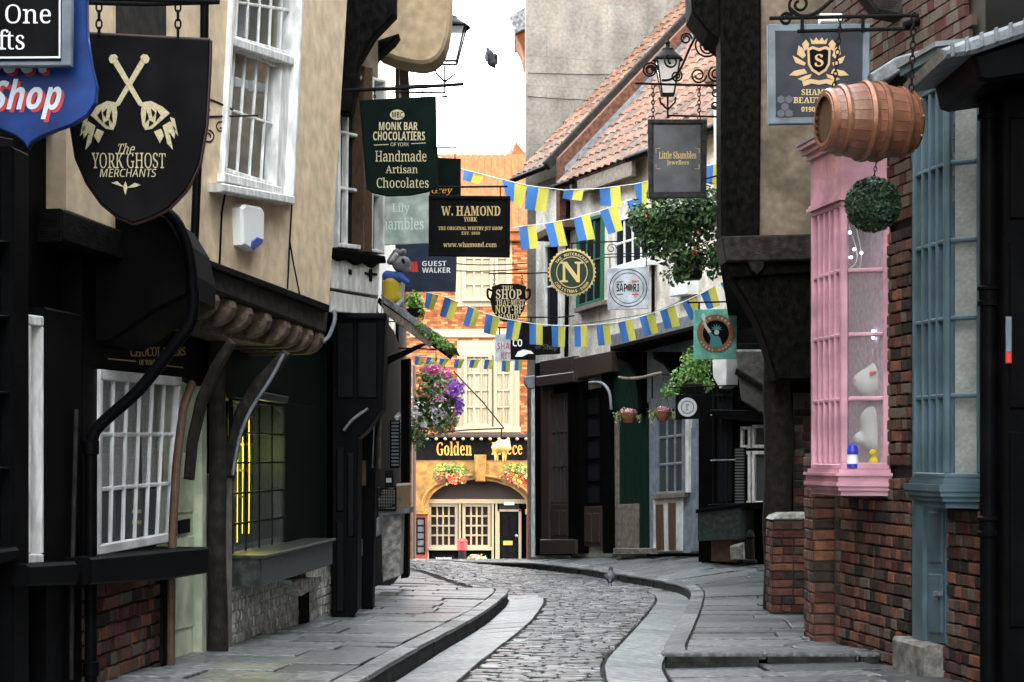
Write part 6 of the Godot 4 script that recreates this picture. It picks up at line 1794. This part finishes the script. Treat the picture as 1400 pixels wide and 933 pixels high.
# ---------------------------------------------------------------- bunting, plants, small things
func build_things() -> void:
	var sets := [
		[29.0, "upper blue and yellow bunting passing behind the grey hanging sign", [538, 184, 570, 200, 597, 213, 634, 232, 685, 245, 722, 254, 771, 260, 820, 258, 867, 252, 900, 245, 963, 228, 1000, 219],
			[[600, 216, 617, 222, 616, 242, 600, 240], [634, 232, 662, 239, 655, 252, 632, 246], [686, 245, 722, 254, 712, 284, 692, 270], [722, 254, 751, 257, 746, 290, 717, 286], [771, 260, 798, 260, 795, 275, 769, 271], [820, 258, 848, 255, 850, 283, 822, 281], [867, 252, 888, 248, 884, 278, 872, 284], [963, 228, 988, 222, 986, 256, 962, 250]]],
		[31.0, "short blue and yellow bunting of large flags over the toothed round sign", [700, 312, 709, 310, 745, 306, 784, 299, 820, 289, 857, 275, 898, 262],
			[[709, 310, 733, 307, 736, 340, 713, 341], [745, 306, 768, 302, 776, 336, 753, 338], [784, 299, 806, 293, 814, 327, 791, 330], [820, 289, 843, 280, 852, 315, 832, 320], [857, 275, 880, 267, 890, 298, 868, 305]]],
		[27.0, "long sagging blue and yellow bunting crossing the lane below the round sign", [540, 382, 560, 391, 583, 400, 608, 406, 640, 419, 664, 429, 694, 437, 724, 442, 754, 445, 785, 446, 815, 444, 845, 441, 874, 434, 902, 425, 932, 414, 958, 402, 985, 387, 1022, 370],
			[[583, 400, 600, 404, 592, 424, 580, 421], [608, 406, 627, 413, 618, 438, 601, 432], [640, 419, 657, 425, 649, 449, 633, 445], [664, 429, 684, 434, 678, 459, 661, 455], [694, 437, 713, 440, 708, 467, 691, 463], [724, 442, 742, 444, 742, 472, 724, 471], [754, 445, 773, 446, 772, 475, 755, 474], [785, 446, 803, 445, 803, 474, 786, 475], [815, 444, 833, 442, 836, 471, 818, 473], [845, 441, 864, 437, 870, 465, 851, 468], [874, 434, 894, 428, 901, 455, 881, 460], [902, 425, 922, 418, 930, 446, 909, 450], [932, 414, 950, 406, 961, 433, 944, 438], [958, 402, 978, 391, 984, 418, 968, 424], [985, 387, 1006, 377, 1011, 400, 994, 406]]],
		[44.0, "far blue and yellow bunting of small flags before the inn windows", [556, 485, 568, 487, 600, 490, 640, 492, 690, 492, 735, 489, 745, 488],
			[[568, 487, 580, 488, 576, 500, 566, 499], [584, 489, 596, 490, 591, 502, 581, 501], [602, 490, 614, 491, 607, 503, 598, 502], [622, 491, 635, 492, 630, 504, 620, 503], [643, 492, 656, 492, 652, 504, 641, 503], [663, 492, 676, 492, 672, 505, 661, 505], [686, 492, 698, 492, 697, 509, 686, 508], [704, 492, 715, 491, 714, 507, 703, 507], [722, 490, 735, 489, 733, 503, 720, 504]]]]
	for s in sets:
		var t := thing("bunting", s[1], "bunting", P(s[2][0], s[2][1], s[0]), "bunting strung across the lane")
		tubes(t, "cord", [path(CF(s[0]), s[2])], .006 if s[0] < 40 else .01, M.cord_white, 5)
		for f in s[3]: flag_piece(t, f, s[0])
	# copper coloured barrel
	var t := thing("hanging_barrel", "copper brown wooden barrel hanging on its side from a chain", "barrel", P(1188, 222, 10.8))
	var bx := P(1188, 166, 10.8)
	var hl := 66 * 10.8 / FOCAL
	var rm := 52 * 10.8 / FOCAL
	var ax := Transform3D(Basis(Vector3(0, 0, 1), -PI / 2 + .02) , bx)
	ax = Transform3D(Basis(Vector3(0, 1, 0), .2), bx) * Transform3D(Basis(Vector3(0, 0, 1), -PI / 2), Vector3.ZERO)   # local y runs along the barrel
	var rad := func(s: float) -> float: return rm * (1.0 - .30 * s * s)
	for k in 22:
		var b := Bld.new()
		var a0 := k * TAU / 22 + .006; var a1 := (k + 1) * TAU / 22 - .006
		for i in 12:
			var s0 := -1 + i / 6.0; var s1 := -1 + (i + 1) / 6.0
			var pt := func(s: float, a: float, o: float) -> Vector3: return Vector3(cos(a) * (rad.call(s) + o), s * hl, -sin(a) * (rad.call(s) + o))
			b.quad(pt.call(s0, a0, 0), pt.call(s0, a1, 0), pt.call(s1, a1, 0), pt.call(s1, a0, 0))
			b.quad(pt.call(s0, a0, -.02), pt.call(s0, a0, 0), pt.call(s1, a0, 0), pt.call(s1, a0, -.02))
			b.quad(pt.call(s0, a1, 0), pt.call(s0, a1, -.02), pt.call(s1, a1, -.02), pt.call(s1, a1, 0))
			if i == 0: b.quad(pt.call(-1, a0, -.02), pt.call(-1, a1, -.02), pt.call(-1, a1, 0), pt.call(-1, a0, 0))
			if i == 11: b.quad(pt.call(1, a0, 0), pt.call(1, a1, 0), pt.call(1, a1, -.02), pt.call(1, a0, -.02))
		part(t, "stave", b.mesh(), M.copper_wood, ax)
	for h in [[-.98, -.86], [-.72, -.6], [-.22, -.06], [.1, .26], [.62, .74], [.88, .99]]:
		var b := Bld.new()
		b.lathe([Vector2(rad.call(h[0]) - .004, h[0] * hl), Vector2(rad.call(h[0]) + .012, h[0] * hl), Vector2(rad.call((h[0] + h[1]) / 2) + .016, (h[0] + h[1]) / 2 * hl), Vector2(rad.call(h[1]) + .012, h[1] * hl), Vector2(rad.call(h[1]) - .004, h[1] * hl)], 40)
		part(t, "hoop", b.mesh(), M.copper_hoop, ax)
		for i in 10:
			var a: float = i * TAU / 10 + h[0]
			if absf(h[0]) > .7:
				var rv := Bld.new()
				rv.ball(Vector3(cos(a) * (rad.call(h[0]) + .012), (h[0] + h[1]) / 2 * hl, -sin(a) * (rad.call(h[0]) + .012)), Vector3.ONE * .006, 6, 4)
				part(t, "rivet", rv.mesh(), M.gold, ax)
	for e in [-1, 1]:
		var hd := Bld.new()
		hd.lathe([Vector2(0, e * (hl - .03) - .008), Vector2(rad.call(1.0) - .015, e * (hl - .03) - .008), Vector2(rad.call(1.0) - .015, e * (hl - .03) + .008), Vector2(0, e * (hl - .03) + .008)], 30)
		part(t, "head", hd.mesh(), M.brown_timber, ax)
	chain(t, P(1250, 18, 10.8), P(1246, 135, 10.8), .05, .005)
	chain(t, P(1150, 22, 10.8), P(1140, 128, 10.8), .04, .004)
	# box ball
	t = thing("topiary_ball", "round clipped green topiary ball hanging under the copper barrel", "plant", P(1194, 318, 11.2))
	var c := P(1194, 280, 11.2); var r := 37 * 11.2 / FOCAL
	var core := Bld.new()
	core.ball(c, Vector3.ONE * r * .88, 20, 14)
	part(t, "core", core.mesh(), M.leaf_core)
	var lf := Bld.new()
	for i in 5200:
		var d := Vector3(rng.randfn(), rng.randfn(), rng.randfn()).normalized()
		var at := c + d * r * rng.randf_range(.86, 1.03)
		var nn := (d + Vector3(rng.randfn(), rng.randfn(), rng.randfn()) * .6).normalized()
		var a := nn.cross(Vector3(rng.randfn(), rng.randfn(), rng.randfn())).normalized(); var b2 := nn.cross(a)
		lf.col = [L(.018, .042, .02), L(.03, .065, .03), L(.012, .028, .015), L(.065, .12, .06)][rng.randi() % 4]
		var s := rng.randf_range(.008, .017)
		lf.tri(at - a * s, at + b2 * s * .5 , at + a * s); lf.tri(at - a * s, at + a * s, at - b2 * s * .5)
	part(t, "foliage", lf.mesh(), M.leaf)
	chain(t, P(1199, 216, 11.2), P(1195, 246, 11.2), .03, .003)
	# ivy basket
	var greens := [L(.035, .085, .022), L(.06, .125, .035), L(.09, .17, .05), L(.022, .05, .016), L(.13, .21, .085)]
	t = thing("hanging_plant", "large dark trailing ivy with red blooms in a black trough under the grey sign", "plant", P(925, 385, 22))
	part(t, "foliage", leaves([[P(935, 300, 22), Vector3(.42, .36, .3), 1500, .05], [P(895, 300, 22), Vector3(.3, .2, .28), 700, .05], [P(965, 290, 22), Vector3(.24, .34, .28), 700, .05], [P(905, 330, 22), Vector3(.28, .24, .25), 550, .048], [P(940, 350, 22), Vector3(.32, .24, .25), 600, .048], [P(870, 296, 22), Vector3(.14, .2, .2), 170, .045], [P(880, 325, 22), Vector3(.12, .14, .15), 110, .045], [P(925, 378, 22), Vector3(.2, .12, .16), 120, .045], [P(975, 350, 22), Vector3(.12, .3, .2), 240, .045], [P(900, 265, 22), Vector3(.14, .12, .2), 140, .045]], greens, .22, .35), M.leaf)
	part(t, "blooms", leaves([[P(887, 296, 21.8), Vector3(.05, .04, .05), 12, .025], [P(950, 345, 21.75), Vector3(.05, .04, .05), 14, .025], [P(955, 318, 21.7), Vector3(.02, .02, .02), 5, .025], [P(982, 268, 21.8), Vector3(.04, .1, .05), 18, .03]], [L(.45, .03, .04), L(.55, .08, .06), L(.5, .2, .14)]), M.petal)
	panel(t, "trough", CF(22.1), [925, 345, 962, 343, 960, 380, 926, 382], -.25, .05, M.plastic_black, .01)
	panel(t, "white_motif", CF(22.1), [922, 362, 928, 366, 933, 364, 938, 369, 943, 364, 948, 366, 952, 360, 951, 368, 944, 372, 938, 370, 930, 372], .05, .06, M.white_sign, 0.0)
	tubes(t, "hanger", [path(CF(22.2), [944, 345, 944, 250, 990, 238]), path(CF(22.2), [990, 300, 960, 300])], .012, M.iron, 6)
	# fern
	t = thing("hanging_plant", "bright green fern in a basket above the small black disc sign", "plant", P(948, 535, 26.5))
	part(t, "foliage", leaves([[P(952, 500, 26.5), Vector3(.24, .3, .22), 1100, .035], [P(940, 518, 26.5), Vector3(.26, .2, .2), 800, .032], [P(960, 525, 26.5), Vector3(.18, .14, .18), 400, .032], [P(918, 535, 26.5), Vector3(.18, .12, .14), 260, .028], [P(965, 480, 26.5), Vector3(.12, .16, .14), 220, .03]], [L(.10, .23, .035), L(.16, .32, .05), L(.06, .15, .025), L(.22, .38, .09)], .2, .3), M.leaf)
	wicker_pot(t, P(948, 528, 26.5), .2, .14, M.plastic_black)
	tubes(t, "hanger", [path(CF(26.5), [948, 528, 966, 470, 990, 465])], .01, M.iron, 5)
	# two small pots on a crooked branch
	t = thing("branch_bracket", "crooked pale branch fixed as a bracket over the green door", "bracket", P(875, 518, 30.5))
	tubes(t, "branch", [smooth(path(CF(30.5), [845, 516, 860, 518, 880, 516, 895, 512, 905, 510]), 4)], [.02, .022, .024, .024, .025, .025, .026, .026, .026, .026, .027, .027, .026, .026, .025, .024, .02], M.pale_timber, 7)
	tubes(t, "iron_arm", [path(CF(30.5), [905, 512, 940, 514]), path(CF(30.5), [892, 514, 892, 545])], .012, M.iron, 5)
	for q in [[859, 566, "clay pot of pink flowers hanging from the branch by the green door"], [906, 564, "clay pot of pink flowers hanging before the grey door"]]:
		t = thing("flower_pot", q[2], "flower pot", P(q[0], 577, 30.3), "small hanging pots")
		wicker_pot(t, P(q[0], q[1], 30.3), .13, .14, M.clay_pot)
		part(t, "blooms", leaves([[P(q[0], q[1] - 3, 30.3), Vector3(.16, .06, .14), 130, .03]], [L(.55, .25, .32), L(.6, .45, .45), L(.45, .12, .2)]), M.petal)
		part(t, "foliage", leaves([[P(q[0] - 5, q[1] + 1, 30.3), Vector3(.2, .08, .14), 130, .035], [P(q[0] - 14, q[1] + 8, 30.3), Vector3(.06, .12, .08), 50, .03], [P(q[0] + 14, q[1] + 6, 30.3), Vector3(.05, .1, .08), 40, .03]], [L(.10, .15, .05), L(.2, .24, .1), L(.3, .3, .16)]), M.leaf)
		tubes(t, "wire", [path(CF(30.3), [q[0] - 10, q[1], q[0] + 1, 516]), path(CF(30.3), [q[0] + 10, q[1], q[0] + 1, 516])], .004, M.iron, 4)
	# flower basket on the dark side
	t = thing("hanging_plant", "big trailing flower basket with purple, pink and white blooms before the inn", "plant", P(595, 610, 24.5))
	part(t, "foliage", leaves([[P(598, 540, 24.5), Vector3(.3, .34, .3), 1500, .04], [P(580, 575, 24.5), Vector3(.24, .28, .25), 800, .036], [P(605, 575, 24.5), Vector3(.22, .22, .24), 600, .036], [P(560, 590, 24.5), Vector3(.14, .2, .18), 280, .034], [P(590, 510, 24.5), Vector3(.2, .16, .2), 360, .04], [P(572, 605, 24.5), Vector3(.1, .14, .14), 130, .03]], [L(.15, .27, .08), L(.23, .36, .14), L(.09, .17, .06), L(.36, .45, .28)], .2, .35), M.leaf)
	part(t, "purple_blooms", leaves([[P(622, 532, 24.2), Vector3(.13, .14, .14), 190, .042], [P(628, 556, 24.2), Vector3(.06, .13, .1), 90, .04]], [L(.36, .12, .62), L(.48, .22, .72), L(.26, .08, .48)]), M.petal)
	part(t, "pink_blooms", leaves([[P(592, 506, 24.15), Vector3(.14, .06, .12), 80, .04], [P(612, 512, 24.15), Vector3(.09, .06, .1), 44, .04], [P(600, 540, 24.0), Vector3(.2, .2, .06), 30, .035]], [L(.7, .14, .38), L(.8, .3, .45)]), M.petal)
	part(t, "white_blooms", leaves([[P(548, 572, 24.1), Vector3(.1, .07, .08), 40, .045], [P(565, 565, 24.1), Vector3(.18, .25, .08), 70, .045], [P(600, 565, 24.0), Vector3(.22, .22, .08), 70, .04], [P(578, 582, 24.0), Vector3(.04, .03, .04), 10, .06]], [L(.7, .68, .66), L(.75, .7, .72)]), M.petal)
	wicker_pot(t, P(596, 545, 24.5), .28, .3, M.moss)
	tubes(t, "hanger", [path(CF(24.5), [596, 500, 596, 478, 545, 476])], .012, M.iron, 5)
	t = thing("hanging_plant", "small bright green fern behind the canopy under the navy sign", "plant", P(566, 430, 25))
	part(t, "foliage", leaves([[P(566, 412, 25), Vector3(.12, .14, .12), 360, .04], [P(575, 425, 25), Vector3(.07, .12, .1), 140, .035]], [L(.14, .34, .05), L(.22, .44, .08), L(.08, .2, .03)], .2, .3), M.leaf)
	wicker_pot(t, P(566, 424, 25), .1, .1, M.plastic_black)
	tubes(t, "hanger", [path(CF(25), [566, 424, 552, 440, 520, 440])], .01, M.iron, 5)
	# toy in blue and yellow on the slate canopy
	t = thing("plush_figure", "grey eared plush figure in blue and yellow sitting on the slate canopy", "toy", P(540, 420, 20.4))
	var q := func(x: float, y: float, dz := 0.0) -> Vector3: return P(x, y, 20.4 - dz)
	var s2 := 20.4 / FOCAL
	part(t, "head", blob([[q.call(546, 362), q.call(552, 360), 10 * s2, 9.5 * s2], [q.call(554, 368), q.call(557, 369), 6 * s2, 5 * s2], [q.call(533, 358), q.call(542, 346), 4.5 * s2, 6 * s2], [q.call(545, 348, -.06), q.call(551, 345, -.06), 4 * s2, 5 * s2]], .02, .012), M.plush_grey)
	part(t, "ear_lining", blob([[q.call(536, 356, .05), q.call(541, 349, .05), 3 * s2, 3.6 * s2], [q.call(536, 356, .05), q.call(537, 355, .05), 3 * s2, 3 * s2]], .01, .01), M.plush_white)
	part(t, "nose", blob([[q.call(551, 356, .07), q.call(552, 359, .075), 2.5 * s2, 2 * s2], [q.call(551, 356, .07), q.call(551, 357, .07), 2.5 * s2, 2 * s2]], .006, .008), M.plastic_black)
	part(t, "shirt", blob([[q.call(530, 378), q.call(546, 380), 8 * s2, 8 * s2], [q.call(546, 378, .04), q.call(557, 386, .06), 4.5 * s2, 3.5 * s2]], .03, .012), M.cloth_blue)
	part(t, "body", blob([[q.call(534, 388), q.call(532, 408), 10.5 * s2, 11 * s2], [q.call(540, 392), q.call(544, 406), 8 * s2, 8 * s2]], .03, .014), M.cloth_yellow)
	part(t, "apron_edge", blob([[q.call(551, 385, .03), q.call(549, 412, .03), 3.6 * s2, 3 * s2], [q.call(549, 412, .03), q.call(543, 418, .03), 3 * s2, 4 * s2]], .02, .012), M.plush_white)
	# lanterns
	lantern("glass street lantern on a bracket against the white sky beside the plaster overhang", 24.0, 613, 8, 88, 23, [[608, 90, 608, 128], [608, 112, 596, 100, 595, 90], [608, 112, 622, 101, 622, 90], [540, 126, 608, 127], [604, 132, 612, 132], [540, 118, 634, 115]])
	lantern("glass street lantern behind the scrolled ironwork before the tiled roof", 25.0, 913, 52, 132, 16, [[913, 132, 913, 162], [913, 150, 903, 140, 902, 133], [913, 150, 923, 140, 924, 133], [913, 158, 990, 160]])
	# pigeons
	pigeon("grey pigeon walking on the cobbled carriageway", P(834, 803.5, 25.2), false)
	pigeon("dark bird flying against the white sky", P(671, 90, 32), true)
	# overhead wires
	var w := thing("overhead_cable", "thin dark cable sagging across the lane behind the signs", "cable", P(640, 358, 40))
	tubes(w, "wire", [smooth([P(560, 352, 40), P(640, 362, 40), P(720, 360, 40), P(775, 350, 38)], 5), smooth([P(560, 366, 40), P(640, 371, 40), P(720, 368, 40), P(775, 360, 38)], 5)], .012, M.black_paint, 5)
func pigeon(label: String, at: Vector3, flying: bool) -> void:
	var t := thing("pigeon", label, "bird", at)
	var k := 1.0 if not flying else 1.25
	var v := func(x: float, y: float, z: float) -> Vector3: return at + Vector3(x, y, z) * k
	if not flying:
		part(t, "body", blob([[v.call(.0, .12, .08), v.call(.01, .15, -.05), .055, .065], [v.call(.01, .17, -.06), v.call(.015, .235, -.085), .04, .024], [v.call(.015, .25, -.09), v.call(.015, .252, -.1), .026, .022], [v.call(0, .11, .1), v.call(-.01, .085, .19), .035, .012]], .03, .01), M.feather)
		for s in [-1, 1]: part(t, "wing", blob([[v.call(s * .05, .14, -.03), v.call(s * .035, .105, .13), .03, .012], [v.call(s * .05, .14, -.03), v.call(s * .045, .12, .05), .03, .02]], .008, .008), M.feather_dark)
		for s in [-1, 1]: tubes(t, "leg", [[v.call(s * .022, .09, -.01), v.call(s * .022, .004, -.015), v.call(s * .022, .003, -.05)]], .005, M.clay_pot, 5)
		var bk := Bld.new()
		bk.tube([v.call(.015, .25, -.11), v.call(.015, .243, -.145)], [.008, .002], 5)
		part(t, "beak", bk.mesh(), M.feather_dark)
	else:
		part(t, "body", blob([[v.call(.01, .05, 0), v.call(-.015, .15, .02), .075, .07], [v.call(-.03, .19, .02), v.call(-.045, .225, .02), .038, .03], [v.call(.02, .04, 0), v.call(.05, -.01, -.03), .05, .028]], .04, .014), M.feather_dark)
		part(t, "wing", blob([[v.call(.06, .14, -.02), v.call(.075, .05, -.12), .035, .02], [v.call(.06, .14, -.02), v.call(.07, .08, -.06), .035, .03]], .02, .014), M.feather_dark)
		part(t, "wing", blob([[v.call(-.06, .12, .05), v.call(-.055, .04, .14), .03, .02], [v.call(-.06, .12, .05), v.call(-.055, .08, .1), .03, .03]], .02, .014), M.feather_dark)
# ---------------------------------------------------------------- start
func _ready() -> void:
	var cam := Camera3D.new()
	cam.name = "camera"
	cam.projection = Camera3D.PROJECTION_FRUSTUM
	cam.near = .5
	cam.far = 1500
	cam.size = .5 * 2 * 466.5 / FOCAL
	cam.frustum_offset = Vector2(0, .5 * 153.5 / FOCAL)
	add_child(cam)
	cam.position = EYE
	cam.current = true
	var env := Environment.new()
	env.background_mode = Environment.BG_SKY
	var sky := Sky.new()
	var sm := ProceduralSkyMaterial.new()
	sm.sky_top_color = Color(.89, .925, .96)
	sm.sky_horizon_color = Color(.98, .985, .985)
	sm.sky_curve = .25
	sm.ground_horizon_color = Color(.6, .58, .55)
	sm.ground_bottom_color = Color(.3, .28, .26)
	sm.energy_multiplier = 2.1
	sm.sun_angle_max = 1.0
	sky.sky_material = sm
	env.sky = sky
	env.tonemap_mode = Environment.TONE_MAPPER_LINEAR
	env.tonemap_exposure = 5.6
	env.sdfgi_enabled = true; env.ssao_enabled = true; env.ssil_enabled = true
	var we := WorldEnvironment.new()
	we.name = "world_environment"
	we.environment = env
	add_child(we)
	var sun := DirectionalLight3D.new()
	sun.name = "sun"
	sun.light_energy = .6
	sun.light_color = Color(1.0, .83, .60)
	sun.light_angular_distance = .5
	sun.shadow_enabled = true
	add_child(sun)
	sun.look_at_from_position(Vector3(.787, .559, .259) * 50, Vector3.ZERO)
	rng.seed = 20240611
	make_materials()
	extra_materials()
	build_ground()
	build_left()
	build_right()
	build_inn()
	build_signs()
	build_things()
func extra_materials() -> void:
	var one := Vector3.ONE
	mat("riser_dark", L(.035, .034, .032), .8, "fine", one * 3, .3, "stain", one * 1.5)  # kerb riser colour, darker than the top stones
	mat("party_brick", L(.25, .10, .055), .9, "speck", Vector3(1.1, 5, 1.1), .3, "stain", one * 1.3)
	mat("green_back", L(.20, .26, .06), .7, "fine", one * 3, 0, "stain", one * 3)
	mat("inn_brick_a", L(.40, .12, .03), .9, "fine", one * 3)
	mat("inn_brick_b", L(.22, .06, .02), .9, "fine", one * 3)
	mat("inn_brick_c", L(.48, .18, .06), .9, "fine", one * 3)
	mat("pink_shade", L(.56, .26, .33), .5)
	mat("bay_lining", L(.50, .36, .42), .8, "fine", one)
	mat("blind", L(.46, .48, .44), .7, "fine", one * 2, 0, "blotch", one)
	mat("pane_pale", L(.055, .06, .06), .06)
	mat("pane_warm", L(.045, .033, .02), .08)
	mat("slat_grey", L(.09), .5)
	mat("grey_board", L(.12, .115, .105), .8, "grain", Vector3(1.2, 9, 1.2), .2, "stain", one)
	mat("grey_render_b", L(.288, .255, .21), .95, "fine", one * .7, .15, "blotch", Vector3(.3, .16, .3))
	mat("orange_letter", L(.62, .28, .05), .5)
	mat("script_white", L(.66, .74, .80), .4)
	mat("rim_brown", L(.05, .025, .02), .4)
	mat("sage_letter", L(.74, .80, .76), .5)
	mat("brown_red", L(.32, .08, .06), .5)
	mat("disc_green", L(.010, .03, .018), .4)
	mat("disc_white", L(.62, .63, .64), .5)
	mat("sign_grey_dark", L(.045, .043, .042), .6, "fine", one * 3, .05, "stain", one * 2)
	mat("sign_night", L(.035, .038, .046), .5, "blotch", one * .8)
	mat("sign_hex", L(.075, .07, .085), .5)
	mat("ring_brown", L(.26, .12, .06), .5)
	mat("statue_teal", L(.06, .27, .27), .5)
	mat("crest_gold", L(.66, .43, .21), .4, "fine", one * 12)
	mat("plastic_royal", L(.03, .04, .42), .35)
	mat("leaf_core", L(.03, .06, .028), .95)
	for a in [["warm_glow", Color(.95, .85, .3), .45], ["white_glow", Color(.85, .88, 1.0), 2.2]]:
		var m := StandardMaterial3D.new()
		m.albedo_color = a[1]
		m.emission_enabled = true
		m.emission = a[1]
		m.emission_energy_multiplier = a[2]
		M[a[0]] = m
